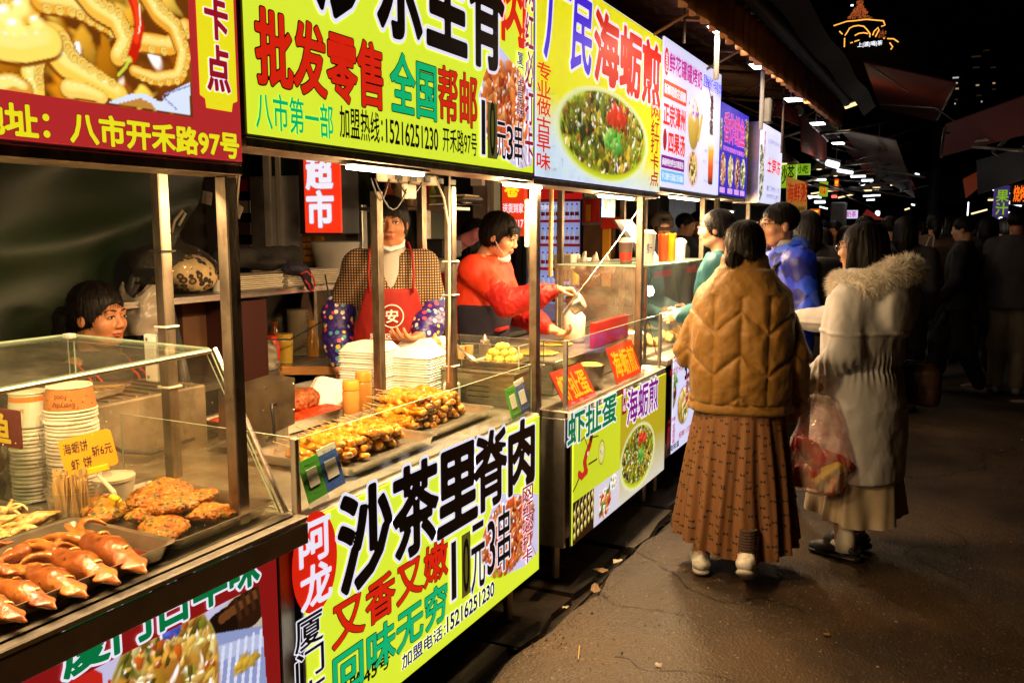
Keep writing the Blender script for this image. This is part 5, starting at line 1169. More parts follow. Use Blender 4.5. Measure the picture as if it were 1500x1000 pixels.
# white rice tubs at far left with ladles
for i,(x,y,z,r,h,lb)in enumerate([(-2.42,1.02,.86,.19,.34,'large white rice tub at the left edge, a ladle standing in it'),(-2.75,1.30,.86,.17,.38,'white rice tub with its lid, behind the nearer tub')]):
    t=thing('rice_tub',lb,'tub',(x,y,z));b=B();b.lathe([(r*.82,0),(r*.84,.003),(r*.97,h),(r,h+.006),(r,h+.014),(r*.95,h+.012),(r*.8,.01),(0,.01)],n=36);ang_smooth(b.build('tub',whitep,t,world=False),40)
    b=B();b.lathe([(0,h-.03),(r*.93,h-.035)],n=24,closed=True);b.build('broth',mat('rice',(.6,.55,.42),.5,noise=.2,bump=.5),t,world=False)
    b=B();b.tube([(.05,.0,h-.02),(.09,.05,h+.03),(.14,.09,h+.075)],[.009,.011,.013],flat=.4);tag(b.build('ladle',steel,None,world=False),'steel ladle handle sticking out of the '+('near' if i==0 else 'far')+' white rice tub','ladle').location=(x,y,z)
b=B();b.lathe([(.17,0),(.18,.003),(.16,.022),(.03,.032),(.02,.05),(0,.05)],(-2.75,1.30,1.256),32);tag(ang_smooth(b.build('tub_lid',whitep),40),'white round lid lying on the far rice tub','lid')
# dark red board with a yellow character and carton at far left
t=thing('menu_board','dark red board with part of a yellow fish character at the left edge','sign',(-2.26,1.215,.92));a=ony(-60,590,1.22);c=ony(29,590,1.22);zb=ony(20,655,1.22)[2];zt2=ony(20,600,1.22)[2]
pbox((a[0],1.215,zb),(c[0],1.221,zt2),mat('dark_red_board',lin('5a1010'),.5),'board',t,.001)
lettering('鱼',(ony(-22,600,1.21)[0],1.2145,zb+.012),(1,0,0),ZU,ony(10,600,1.21)[0]-ony(-22,600,1.21)[0],(zt2-zb)*.8,mat('yellow_paint',lin('c8b020'),.5),t,bold=.04)
b=B();b.box((-2.235,1.26,.842),(-2.165,1.31,.93),.002);tag(b.build('carton',mat('cream_card',lin('e0c080'),.6)),'small cream carton behind the paper cup stack at the left','carton')
# ------------------------------------------------------------------ stall 2
z2=.834
ta=open_tray('skewer_tray','steel tray of satay pork skewers at the left of the counter','tray',(-1.885,1.93),(-1.50,2.40),z2,.038,alu)
tb_=open_tray('skewer_tray','steel tray heaped with satay pork skewers farther along the counter','tray',(-1.94,2.41),(-1.54,2.88),z2,.038,alu)
def skewer_proto(seed):
    g=np.random.default_rng(seed);t=thing('meat_skewer','x','skewer');s=SDF((-.03,-.10,-.02),(.03,.10,.02),.0028);y=-.085;k=0
    while y<.075:
        s.ell((g.normal()*.003,y+.012,g.normal()*.002),(.017+g.uniform(-.003,.004),.015,.0085+g.uniform(-.001,.002)),.006,R=rotm(g.normal()*.35,g.normal()*.25,g.normal()*.5));y+=.0165;k+=1
    s.mesh('meat',meatm,t,disp=lambda V,N:(fnoise(V,70,seed)-.5)*.007+(fnoise(V,160,seed)-.5)*.003)
    B().rod((0,-.165,0),(0,.085,0),.0018,n=6).build('stick',bamboo,t,world=False);return t
sk=[skewer_proto(i+1)for i in range(4)]
n_=0
def heap(x0,x1,y0,y1,n,rows,ang,lblf,hz=.017):
    global n_
    for i in range(n):
        lay=i//rows;f=(i%rows+.5)/rows;x=x0+(x1-x0)*.5+RNG.normal()*.012+lay*.003;y=y0+(y1-y0)*(f*(1-lay*.08)+lay*.04)
        o=sk[n_]if n_<4 else copy_tree(sk[n_%4]);n_+=1
        o.location=(x,y,z2+.016+lay*hz+RNG.normal()*.002);o.rotation_euler=(RNG.normal()*.05,RNG.normal()*.35,ang+RNG.normal()*.06);o.scale=(1.18,1.14,1.15)
        tag(o,lblf(lay).replace('satay pork skewer','pork skewer '+ordinal(i%rows)+' from left'),'skewer','satay pork skewers in the two trays')
LY=['bottom','second','third','fourth','fifth','topmost']
heap(-1.86,-1.54,1.975,2.375,52,13,PI*.5-.25-PI,lambda l:'satay pork skewer in the '+LY[l]+' layer of the left tray')
heap(-1.92,-1.57,2.45,2.86,74,14,PI*.5-.25-PI,lambda l:'satay pork skewer in the '+LY[l]+' layer of the far heaped tray',.019)
# chili tray
t=open_tray('chili_tray','steel tray of red chili paste with a breaded roll, behind the skewers','tray',(-2.36,2.16),(-2.02,2.62),z2,.05,alu)
s=SDF((-.17,-.23,-.01),(.17,.23,.05),.006);s.box((0,0,.02),(.15,.21,.018),.01);o=s.mesh('chili_paste',chili,disp=lambda V,N:(fnoise(V,25,2)-.4)*.022);o.location=(-2.19,2.39,z2+.004);tag(o,'bed of coarse red chili paste filling the steel tray','chili paste')
s=SDF((-.06,-.11,-.045),(.06,.11,.05),.004);s.cap((0,-.06,0),(0,.06,0),.036,.036);s.box((0,0,-.01),(.036,.07,.028),.02,.02);o=s.mesh('breaded_roll',crumb,disp=lambda V,N:(fnoise(V,80,5)-.5)*.014);o.location=(-2.17,2.50,z2+.075);o.rotation_euler=(0,0,.2);tag(o,'breaded brown roll lying in the red chili paste','breaded roll')
t=open_tray('small_tray','small dark tray between the control box and the chili tray','tray',(-2.12,1.99),(-1.93,2.15),z2,.022,steel_dk)
# squeeze bottles
sauce=mat('brown_sauce_bottle',lin('c88a40'),.35,coat=.3,sss=0);lidm=mat('amber_cap',lin('d89a38'),.4)
def bottle(label,x,y,z,r,h,mb,ml,nozzle=False,grp=None,cat='sauce bottle'):
    t=thing('squeeze_bottle',label,cat,(x,y,z),grp)
    b=B();b.lathe([(r*.9,0),(r,.004),(r,h*.72),(r*.86,h*.78)],n=22);ang_smooth(b.build('bottle_body',mb,t,world=False),40)
    b=B()
    if nozzle:b.lathe([(r*.8,h*.78),(r*.8,h*.86),(r*.5,h*.88),(r*.22,h*1.05),(r*.12,h*1.12),(0,h*1.12)],n=18)
    else:b.lathe([(r*.98,h*.78),(r,h*.8),(r*.98,h*.98),(r*.9,h),(0,h)],n=22)
    ang_smooth(b.build('cap',ml,t,world=False),40);return t
bottle('left of two tall squeeze bottles of brown sauce with amber caps, behind the skewers',-1.985,2.56,z2,.032,.155,sauce,lidm);bottle('right of two tall squeeze bottles of brown sauce with amber caps',-2.03,2.70,z2,.032,.165,sauce,lidm)
orb=mat('orange_sauce_bottle',lin('e87828'),.35);redb=mat('red_sauce_bottle',lin('d83010'),.35);clb=mat('milky_bottle',(.75,.72,.6),.35)
# foam boxes
fb=None
def foam_proto():
    w,d,h=.105,.105,.032;b=B()
    def rr(s,z,r=.018):return[(sx*(w*s-r)+r*math.cos(math.radians(a0+k*30)),sy*(d*s-r)+r*math.sin(math.radians(a0+k*30)),z)for(sx,sy,a0)in((1,1,0),(-1,1,90),(-1,-1,180),(1,-1,270))for k in range(4)]
    rs=[rr(1.02,0),rr(1.03,.003),rr(1.0,.005),rr(.78,h),rr(.74,h+.001)];V=sum(rs,[]);n=16
    F=[(i*n+k,i*n+(k+1)%n,(i+1)*n+(k+1)%n,(i+1)*n+k)for i in range(4)for k in range(n)]+[tuple(range(4*n,5*n)),tuple(range(n-1,-1,-1))]
    return ang_smooth(mesh_obj('foam_box',V,F,foam,world=False),30)
fp=foam_proto();first=True
for nm,x,y,n,sz in[('left',-2.13,2.88,22,.9),('front',-1.98,3.02,19,.9),('right',-2.06,3.20,21,.9)]:
    for i in range(n):
        o=fp if first else copy_tree(fp);first=False
        o.location=(x+RNG.normal()*.0012,y+RNG.normal()*.0012,z2+i*.0106);o.rotation_euler=(RNG.normal()*.002,RNG.normal()*.002,.1+RNG.normal()*.008);o.scale=(sz,sz,1)
        tag(o,f'white foam food box, {ordinal(n-1-i)} from the top of the {nm} stack','foam box',f'foam boxes in the {nm} stack')
o=copy_tree(fp);o.location=(-2.16,2.66,z2+.06);o.rotation_euler=(.5,.2,.4);tag(o,'single white foam box lid leaning left of the stacks, beside the sauce bottles','foam box');del o['group']
# crumpled yellow bag and clutter
s=SDF((-.09,-.09,-.01),(.09,.09,.09),.005)
for i in range(9):s.ell((RNG.normal()*.03,RNG.normal()*.035,.02+RNG.random()*.035),(.03,.025,.022),.012,R=rotm(*RNG.normal(size=3)))
o=s.mesh('snack_bag',mat('yellow_wrapper',lin('e8c820'),.3,noise=.3,nscale=30,coat=.4),disp=lambda V,N:(fnoise(V,45,3)-.5)*.025);o.location=(-1.96,2.84,z2+.004);tag(o,'crumpled yellow plastic wrapper in front of the foam box stacks','wrapper')
# payment speaker
t=thing('payment_speaker','white payment speaker with a blue face, beside a green one, on the counter','speaker',(-1.80,2.995,z2),rz=.5)
B().box((-.035,-.02,0),(.035,.02,.095),.008).build('housing',whitep,t,world=False);B().box((-.026,-.0225,.025),(.026,-.0205,.085),.0005).build('blue_face',mat('blue_plastic',lin('3c4cb0'),.3),t,world=False)
t=thing('payment_speaker','small round-topped green payment speaker left of the white one','speaker',(-1.87,2.95,z2),rz=.5)
B().box((-.03,-.015,0),(.03,.015,.055),.012).build('housing',mat('green_plastic',lin('2a9a48'),.35),t,world=False)
lettering('✓',(-.012,-.016,.02),(1,0,0),ZU,.024,.022,whitep,None,lift=.0008,bold=.02).parent=t
# pay cards on the glass (codes left out)
gcard=mat('green_card',lin('4a9c3c'),.4);bcard=mat('blue_card',lin('3c62b8'),.4);wcard=mat('white_card',lin('d8dcd8'),.45)
def paycard(label,A,Bq,z0,z1,lean,x):
    t=thing('pay_card',label,'payment card',(x,(A+Bq)/2,z0));mid=(A+Bq)/2
    def qd(a0,a1,b0,b1,l):return[(x+lean*(1-b)+l,a,z0+(z1-z0)*b+sh*(a-mid))for a,b in((a0,b0),(a1,b0),(a1,b1),(a0,b1))]
    sh=.10
    def slab(nm,a0,a1,b0,b1,l,m):
        P=qd(a0,a1,b0,b1,l);Q=qd(a0,a1,b0,b1,l-.003);mesh_obj(nm,P+Q,[(0,1,2,3),(7,6,5,4),(0,4,5,1),(1,5,6,2),(2,6,7,3),(3,7,4,0)],m,t)
    w=Bq-A;slab('green_half',A,mid,0,.93,.0,gcard);slab('blue_half',mid+.0005,Bq,.0,.85,.0,bcard);slab('top_strip',mid+.0005,Bq,.855,1.0,.0,wcard)
    slab('white_square',A+w*.12,A+w*.38,.30,.70,.0018,wcard);slab('white_square',mid+w*.1,mid+w*.4,.27,.67,.0018,wcard);slab('bottom_strip',A,mid,-.02,-.12,.0,wcard)
    for(tt,a0,a1,b,h_,m)in[('微信支付',A+w*.08,A+w*.42,.78,.07,wcard),('推荐使用支付',mid+w*.06,mid+w*.44,.74,.06,wcard),('支付宝',mid+w*.1,mid+w*.4,.89,.06,bcard),('欢迎光临',A+w*.1,A+w*.4,.14,.05,wcard),('扫一扫付款',mid+w*.08,mid+w*.42,.12,.06,wcard)]:
        lettering(tt,(x+lean*(1-b)+.001,a0,z0+(z1-z0)*b+sh*(a0-mid)),YU,ZU,a1-a0,(z1-z0)*h_,m,t,bold=.01)
paycard('green and blue payment card leaning on the glass at the left end, before the skewers',1.65,1.80,.865,.975,.035,-1.455)
paycard('green and blue payment card at the far right end of the yellow-green counter',2.84,3.0,.842,.965,.035,-1.475)
# control box of the griddle
t=thing('control_box','brown steel control box with a black cable, behind the glass corner','control box',(-1.97,2.22,.87))
bxm=mat('box_steel',(.30,.24,.17),.42,.85,noise=.35,nscale=12,dirt=.5)
c_=[ony(352,577,2.1),ony(432,553,2.1),ony(432,620,2.1),ony(352,655,2.1)]
V=[tuple(p_)for p_ in c_]+[(p_[0]-.12,p_[1]+.02,p_[2])for p_ in c_]
V=[(v[0],v[1],v[2])for v in V];mesh_obj('box',V,[(3,2,1,0),(4,5,6,7),(0,1,5,4),(1,2,6,5),(2,3,7,6),(3,0,4,7)],bxm,t)
for(x,y)in((388,568),(386,601),(430,562),(430,600)):p_=ony(x,y,2.095);B().rod(p_,p_+np.array([0,-.004,0]),.004,n=8).build('screw',steel,t)
a=ony(403,592,2.095);B().tube([a,a+[.012,-.03,.006],a+[.02,-.035,-.02],a+[.02,-.03,-.06],a+[.0,-.01,-.10],a+[-.04,.0,-.125]],.0055).build('cable',blackp,t,smooth=True)
for dx in(-.06,-.2):B().box((a[0]+dx,2.14,z2+.001),(a[0]+dx+.02,2.2,a[2]-.08),.002).build('foot',steel_dk,t)
# steel grill cabinet at the right end
t=thing('grill_cabinet','low steel grill cabinet with louvre slots at the right end of the counter','grill',(-1.75,3.25,.78))
pbox((-2.12,3.06,z2-.05),(-1.54,3.32,z2+.13),steel,'cabinet',t,.004)
pbox((-2.14,3.045,z2+.131),(-1.53,3.335,z2+.142),steel_dk,'rim',t,.003)
for c in range(2):
    for r_ in range(3):B().box((-2.03+c*.27,3.055,z2+.03+r_*.022),(-1.93+c*.27,3.059,z2+.035+r_*.022),.0008).build('louvre',rubber,t)
for i in range(9):B().rod((-2.12,3.07+i*.03,z2+.148),(-1.55,3.07+i*.03,z2+.148),.0035,n=5).build('grate_bar',rubber,t)
zg=z2+.152
bottle('red squeeze bottle with a ribbed cap on the grill cabinet',-2.06,3.20,zg,.026,.095,redb,redb,True);bottle('orange squeeze bottle with a pointed nozzle on the grill cabinet',-1.99,3.17,zg,.03,.105,orb,mat('orange_cap',lin('e8a060'),.4),True)
bottle('white squeeze bottle standing left of the foam-topped grill by the inner post',-2.02,3.02,z2,.028,.19,clb,clb,True);bottle('clear bottle with a silver cap behind the yellow egg balls',-1.80,3.28,zg,.026,.10,clearplastic,alu,True)
cup_m=mat('peach_cup',lin('e8b070'),.5)
for i,(x,y)in enumerate([(-1.93,3.22),(-1.905,3.25),(-1.88,3.28)]):b=B();b.lathe([(.014,0),(.019,.055),(.02,.057),(0,.057)],(x,y,zg),12);tag(b.build('sauce_cup',cup_m),['nearest','middle','farthest'][i]+' of three peach-coloured cups in a row beside the orange bottle','cup','peach cups on the grill')
# acrylic box of egg balls
t=thing('acrylic_box','clear acrylic guard round the yellow egg balls','guard',(-1.66,3.18,zg))
pane('acrylic_side',[(-1.80,3.08,z2+.15),(-1.535,3.08,z2+.15),(-1.535,3.08,z2+.25),(-1.80,3.08,z2+.25)],t);pane('acrylic_side',[(-1.535,3.08,z2+.15),(-1.535,3.32,z2+.15),(-1.535,3.32,z2+.25),(-1.535,3.08,z2+.25)],t)
t=open_tray('ball_tray','shallow black tray of yellow egg balls on the grill','tray',(-1.78,3.10),(-1.56,3.31),zg,.02,steel_dk)
ballm=mat('egg_ball',lin('ecc24a'),.4,noise=.15,nscale=30,coat=.3);bp=None
for i in range(26):
    lay=0 if i<16 else(1 if i<23 else 2);k=i-(0,16,23)[lay];nn=(16,7,3)[lay];a=2*PI*k/nn*(2.4 if lay==0 else 1);r=(.075,.045,.015)[lay]*(1 if lay else math.sqrt((k+1)/nn))
    if bp is None:b=B();b.lathe([(.0,-.019)]+[(.0195*math.cos(q_),.0195*math.sin(q_))for q_ in np.linspace(-1.2,1.2,7)]+[(0,.019)],n=14);bp=b.build('egg_ball',ballm,smooth=True);o=bp
    else:o=copy_tree(bp)
    o.location=(-1.67+r*math.cos(a),3.20+r*math.sin(a),zg+.026+lay*.024);o.scale=(1,1,RNG.uniform(.9,1.05));tag(o,'round yellow egg ball '+('on the left' if math.cos(a)<-.3 else 'on the right' if math.cos(a)>.3 else 'in the middle')+(' front' if math.sin(a)<0 else ' back')+' of the '+('bottom layer','middle layer','top')[lay]+' of the heap','egg ball','yellow egg balls on the grill')
b=B();b.tube([(-1.86,3.12,zg+.09),(-1.80,3.10,zg+.05),(-1.72,3.08,zg+.02)],[.008,.010,.012],flat=.5);tag(b.build('tongs',alu,smooth=True),'pale tongs leaning over the egg balls','tongs')
# ------------------------------------------------------------------ stall 3
z3=.777
t=thing('griddle','long steel griddle box inside the glass of the omelette stall','griddle',(-1.85,4.1,z3))
pbox((-2.15,3.62,z3+.001),(-1.62,4.62,z3+.155),steel,'body',t,.004);pbox((-2.17,3.60,z3+.156),(-1.60,4.64,z3+.168),steel_top,'hot_plate',t,.004)
ome=M2('omelette_skin','a87828','e0c060','7a8030',22,.35,.5,.4)
for i,(x,y,r,lb)in enumerate([(-1.80,3.80,.12,'nearer'),(-1.86,4.15,.11,'farther')]):
    s=SDF((-.16,-.16,-.02),(.16,.16,.03),.004);s.ell((0,0,.0),(r,r*.85,.009));o=s.mesh('flat_omelette',ome,disp=lambda V,N:(fnoise(V,30,i)-.5)*.01*(N[:,2]>0));o.location=(x,y,z3+.174);tag(o,lb+' flat oyster omelette frying on the griddle','omelette')
b=B();b.lathe([(.07,0),(.085,.004),(.098,.125),(.101,.127),(.095,.124),(.08,.008),(0,.006)],(-1.62,3.86,z3+.001),30)if False else None
t=thing('steel_bowl','deep steel pot of chopped green onion between the two orange boards','pot',(-1.545,3.90,z3+.001));b=B();b.lathe([(.055,0),(.06,.004),(.072,.115),(.075,.117),(.069,.114),(.055,.008),(0,.006)],n=30);ang_smooth(b.build('pot',steel,t,world=False),50)
s=SDF((-.08,-.08,.08),(.08,.08,.14),.004);s.ell((0,0,.104),(.066,.066,.022));o=s.mesh('chopped_onion',M2('chopped_onion','6a9a20','c8d060','f0ecc0',90,.5),disp=lambda V,N:(fnoise(V,110,4)-.5)*.02);o.location=(-1.545,3.90,z3);tag(o,'chopped pale green onion heaped in the steel pot','chopped onion')
orb_m=mat('orange_board',lin('e8441c'),.5,noise=.05);yel_p=mat('yellow_ink',lin('f4d820'),.5)
def board(label,pts,text,redm=orb_m):
    """leaning board: bottom-left, bottom-right, top-right, top-left in the photograph, standing on the counter just inside the glass"""
    xb,xt=-1.455,-1.53;P=[onx(*pts[0],xb),onx(*pts[1],xb),0,onx(*pts[3],xt)];P[2]=P[3]+P[1]-P[0]
    t=thing('price_board',label,'price board',P[0]);u=P[1]-P[0];v=P[3]-P[0];w=np.linalg.norm(u);h=np.linalg.norm(v);u=u/w;v=v/h;nn=np.cross(u,v)
    V=[tuple(q_)for q_ in P]+[tuple(q_-nn*.004)for q_ in P];mesh_obj('board',V,[(0,1,2,3),(7,6,5,4),(0,4,5,1),(1,5,6,2),(2,6,7,3),(3,7,4,0)],redm,t)
    lettering(text,P[0]+u*w*.07+v*h*.12,u,v,w*.86,h*.72,yel_p,t,bold=.03,lift=.001)
board('orange board with yellow lettering for shrimp and egg, leaning inside the glass at the left',[(829,597),(874,578),(857,524),(804,546)],'虾扯蛋');board('red-orange board with yellow lettering for oyster omelette, leaning inside the glass at the right',[(904,562),(940,545),(926,492),(888,510)],'海蛎煎')
B().box((-1.63,4.1,z3+.17),(-1.60,4.62,z3+.30),.002).build('red_cloth',mat('red_cloth',lin('c02820'),.6),None);tag(bpy.data.objects['red_cloth'],'red plastic splash sheet behind the right orange board','splash sheet')
# drinks on the tall case
zt3=1.359
def cup(label,x,y,r,h,m,lid=None,txt=None,band=None,grp='drink cups on the glass case'):
    t=thing('drink_cup',label,'cup',(x,y,zt3),grp);b=B();b.lathe([(r*.8,0),(r*.82,.002),(r,h),(r*1.03,h+.003),(r*.98,h+.004),(0,h+.002)],n=22);ang_smooth(b.build('cup_body',m,t,world=False),40)
    if lid:b=B();b.lathe([(r*1.04,h+.004),(r*1.05,h+.01),(r*.95,h+.016),(r*.6,h+.03),(0,h+.034)],n=22);ang_smooth(b.build('lid',lid,t,world=False),50)
    if band:b=B();b.lathe([(r*.845,h*.15),(r*.93,h*.55)],n=22,closed=True);b.build('band',band,t,world=False)
    if txt:wraptext(txt,t,r*.93,r*.97,h*.35,h*.7,math.radians(-55),mat('ink'),.7,False)
    return t
cup('tall white drink cup with a domed lid and dark brush lettering',-1.60,4.93,.05,.165,whitep,whitep,'捞汁');cup('short clear jar with a red label left of the tall white cup',-1.68,4.78,.042,.12,mat('dark_jar',(.12,.08,.07),.3),whitep,None,mat('red_label',lin('b83020'),.5))
cup('tall drink cup of bright orange juice',-1.56,5.28,.035,.17,mat('orange_drink',lin('f09010'),.3));cup('tall drink cup of red-orange juice beside the orange one',-1.58,5.19,.034,.165,mat('red_drink',lin('e04818'),.3));cup('tall cup of dark tea behind the white cup',-1.68,5.12,.04,.15,mat('dark_tea',(.03,.012,.006),.3));cup('pale yellow drink cup with a clear lid at the back',-1.72,5.25,.042,.16,mat('yellow_drink',lin('d8c070'),.3),whitep);cup('small white paper cup at the far end of the case top',-1.56,5.50,.04,.11,whitep,whitep);cup('second white paper cup at the far end of the case top, behind the first',-1.66,5.62,.04,.10,whitep)
# tilted menu tablet
t=thing('menu_tablet','tilted black-framed white menu board leaning on the glass case','menu board',(-1.80,4.65,1.36))
P=[onx(948,392,-1.72),onx(972,385,-1.70),onx(925,321,-1.76),onx(900,322,-1.80)];u=P[1]-P[0];v=P[3]-P[0];nn=np.cross(u,v);nn=nn/np.linalg.norm(nn)
V=[tuple(q_)for q_ in P]+[tuple(q_-nn*.012)for q_ in P];mesh_obj('frame',V,[(0,1,2,3),(7,6,5,4),(0,4,5,1),(1,5,6,2),(2,6,7,3),(3,7,4,0)],blackp,t)
Q=[P[0]+u*.05+v*.03,P[0]+u*.95+v*.03,P[2]-(u*.05+v*.03)*.9,P[3]+u*.05-v*.03];mesh_obj('sheet',[tuple(q_+nn*.001)for q_ in Q],[(0,1,2,3)],mat('paper_sheet',(.8,.8,.82),.5),t)
uh,vh=u/np.linalg.norm(u),v/np.linalg.norm(v)
for i in range(9):lettering('每日新鲜现做美味',P[0]+u*.15+v*(.12+i*.09)+nn*.0015,uh,vh,np.linalg.norm(u)*.7,np.linalg.norm(v)*.035,mat('ink'),t,bold=0,lift=.0005)
# steamy things inside the case
jug=mat('milky_jug',(.8,.76,.66),.4)
for i,(x,y,r,h,lb)in enumerate([(-1.80,4.30,.06,.20,'large milky plastic jug glowing under the lamp behind the glass'),(-1.68,4.95,.07,.11,'cream tub inside the tall case'),(-1.72,5.35,.09,.08,'broad metal bowl inside the tall case')]):
    b=B();b.lathe([(r*.9,0),(r,.01),(r,h*.7),(r*.45,h*.9),(r*.3,h),(0,h)]if i==0 else[(r*.8,0),(r,h),(r*.95,h),(0,h*.7)],(x,y,(z3+.17 if i==0 else .824)),22);tag(ang_smooth(b.build('milky_jug' if i==0 else 'food_tub',jug if i<2 else steel),45),lb,'jug' if i==0 else 'tub')
for i in range(7):
    s=SDF((-.09,-.09,-.01),(.09,.09,.08),.006)if i<2 else None
    if s:
        for k in range(8):s.ell((RNG.normal()*.03,RNG.normal()*.035,.02+RNG.random()*.03),(.035,.028,.02),.01,R=rotm(*RNG.normal(size=3)))
        cp=s.mesh('food_bag',mat('bagged_'+str(i),lin(['e8d090','e0b060'][i]),.3,noise=.3,coat=.5),disp=lambda V,N:(fnoise(V,40,i)-.5)*.02);o=cp
    else:o=copy_tree(cp)
    o.location=[(-1.62,4.80,.825),(-1.66,5.2,.825),(-1.60,5.45,.825),(-1.85,4.85,.825),(-1.85,5.3,.825),(-1.60,5.75,.825),(-1.8,5.7,.825)][i];o.rotation_euler=(0,0,i*1.3)
    tag(o,['yellow-topped food bag nearest the case corner','amber food bag under the glowing bulb','amber food bag in the middle of the case','amber food bag at the back left of the case','amber food bag at the back of the case middle','amber food bag at the far front of the case','amber food bag at the far back of the case'][i],'food bag','bagged food inside the glass case')
# ================================================================== background helpers
def pxbox(name,x0,y0,x1,y1,Y,dep,m,parent=None,bev=0.002,lean=0):
    a=ony(x0,(y0+y1)/2,Y);c=ony(x1,(y0+y1)/2,Y);t_=ony((x0+x1)/2,y0,Y)[2];b_=ony((x0+x1)/2,y1,Y)[2]
    return B().box((a[0],Y,b_),(c[0],Y+dep,t_),bev).build(name,m,parent)
def sheet(name,pts,m,parent=None,th=.01):
    P=[Vector(tuple(ony(x,y,Y)))for(x,y,Y)in pts];n=(P[1]-P[0]).cross(P[2]-P[0]).normalized()*th;k=len(P)
    return mesh_obj(name,[tuple(p)for p in P]+[tuple(p+n)for p in P],[tuple(range(k)),tuple(range(2*k-1,k-1,-1))]+[(i,k+i,k+(i+1)%k,(i+1)%k)for i in range(k)],m,parent)
def pxtube(name,pts,r,m,parent=None,n=6):return B().tube([tuple(ony(x,y,Y))for(x,y,Y)in pts],r,n=n).build(name,m,parent,smooth=True)
def pxtext(text,x0,y0,x1,y1,Y,m,parent,bold=.03,vertical=False,out=(),lift=.004):
    a=ony(x0,y1,Y);c=ony(x1,y1,Y);z1=ony((x0+x1)/2,y0,Y)[2];z0=ony((x0+x1)/2,y1,Y)[2]
    return lettering(text,(a[0],Y,z0),(1,0,0),ZU,c[0]-a[0],z1-z0,m,parent,bold=bold,vertical=vertical,outlines=out,lift=lift)
wallm=mat('dark_plaster',(.055,.045,.036),.8,noise=.4,nscale=4,dirt=.4)
brownm=mat('brown_board',(.16,.075,.035),.6,noise=.3,nscale=5,dirt=.3)
tarpm=mat('green_tarp',(.009,.022,.008),.45,noise=.35,nscale=3,bump=.25,bscale=14)
greyw=mat('grey_wall',(.22,.20,.19),.7,noise=.25,nscale=6,dirt=.4)
navy=mat('navy_cloth',(.015,.014,.035),.8);blackc=mat('black_cloth',(.012,.011,.011),.8,noise=.2)
redc=mat('bright_red',lin('c8281c'),.5,noise=.1)
# --- buildings behind the stalls
t=thing('shop_building','dark shop building behind the stalls with a brown boarded wall','building',(-4.6,8,0))
B().box((-4.9,-2,0),(-4.6,5.6,3.4)).build('wall',wallm,t);B().box((-4.9,8.3,0),(-4.3,30,3.4)).build('wall',wallm,t);B().box((-7.9,9.0,0),(-4.9,9.2,3.4)).build('wall',greyw,t)
for i in range(5):B().box((-4.3,9.5+i*2.4,.2),(-4.26,11.2+i*2.4,2.3),.004).build('shutter',[greyw,brownm,steel,wallm,greyw][i],t)
B().box((-4.25,8.36,0),(-4.2,8.5,2.6)).build('door_post',brownm,t)
# green tarp hung behind the first stall
def ft(u,v):
    y=u;z=.25+1.85*v;sag=.10*math.sin(PI*u*2.1+.4)
    top=1 if u<.72 else 1
    x=-3.06+.05*math.sin(u*9+v*3)+.035*math.sin(u*21-v*7+2*v*v)+.05*math.sin(v*6+u*4)
    x+=.035*math.exp(-((v-(.62+.5*(u-.45)**2))**2)/.0016)+.03*math.exp(-((v-(.80+.7*(u-.4)**2))**2)/.0012)
    cut=1-.36*max(0,(1-v))*1.0
    return(x,-.2+(3.35*cut)*u,z)
b=B();b.grid(ft,90,60);tag(b.build('green_tarp',tarpm,None,smooth=True),'dark green tarpaulin hanging in folds behind the seafood stall','tarpaulin')
# white plastic bag hanging on the tarp edge
film('plastic_bag','whitish crumpled plastic bag hanging behind the rusty post',(-2.75,float(onx(205,430,-2.75)[1])),.07,.10,1.16,1.33,14,mat('milky_film',(.30,.27,.22),.3),lean=(0,.03))
# --- back shelf
t=thing('back_shelf','long steel shelf with stacked trays behind the vendors','shelf',(-2.9,2.9,.05))
pbox((-3.15,2.15,1.265),(-2.70,3.75,1.29),steel,'shelf_board',t,.003);pbox((-2.712,2.15,1.262),(-2.698,3.75,1.275),alu,'front_edge',t,.001)
pbox((-3.3,2.3,.87),(-2.82,4.2,.90),steel,'shelf_board',t,.003);pbox((-2.835,2.3,.862),(-2.818,4.2,.89),alu,'front_edge',t,.001)
for(x,y)in((-2.86,2.35),(-2.86,4.1),(-3.12,2.2),(-3.12,3.7)):pbox((x,y,.02),(x+.035,y+.035,.865),steel_post,'leg',t)
for y in(2.2,3.68):pbox((-3.12,y,.905),(-3.09,y+.03,1.262),steel_post,'upright',t)
pbox((-3.20,2.3,.905),(-3.17,4.2,1.26),mat('olive_sheet',(.075,.07,.045),.5,noise=.3,dirt=.3),'back_sheet',t)
pbox((-2.84,2.95,.30),(-2.81,3.35,.80),whitep,'white_door',t,.004);pbox((-2.84,3.38,.2),(-2.82,4.1,.82),steel_dk,'dark_door',t,.004)
# things on the upper shelf
zs=1.292
leo=bpy.data.materials.new('leopard_fleece');leo.use_nodes=True
nt=leo.node_tree;N=nt.nodes;Lk=nt.links;pr_=N['Principled BSDF'];pr_.inputs['Roughness'].default_value=.9
tc=N.new('ShaderNodeTexCoord');vo=N.new('ShaderNodeTexVoronoi');vo.inputs['Scale'].default_value=28;Lk.new(tc.outputs['Object'],vo.inputs[0])
cr=N.new('ShaderNodeValToRGB');e=cr.color_ramp.elements;e[0].position=0;e[0].color=(.35,.2,.07,1);e[1].position=.28;e[1].color=(.012,.01,.008,1)
for p_,c_ in((.22,(.33,.19,.07,1)),(.42,(.02,.012,.008,1)),(.5,(.55,.42,.22,1))):q_=e.new(p_);q_.color=c_
Lk.new(vo.outputs['Distance'],cr.inputs[0]);Lk.new(cr.outputs[0],pr_.inputs['Base Color'])
t=thing('plastic_bag','knotted clear bag holding a leopard print fleece and black cloth, on the shelf','bag',(-2.86,2.53,zs))
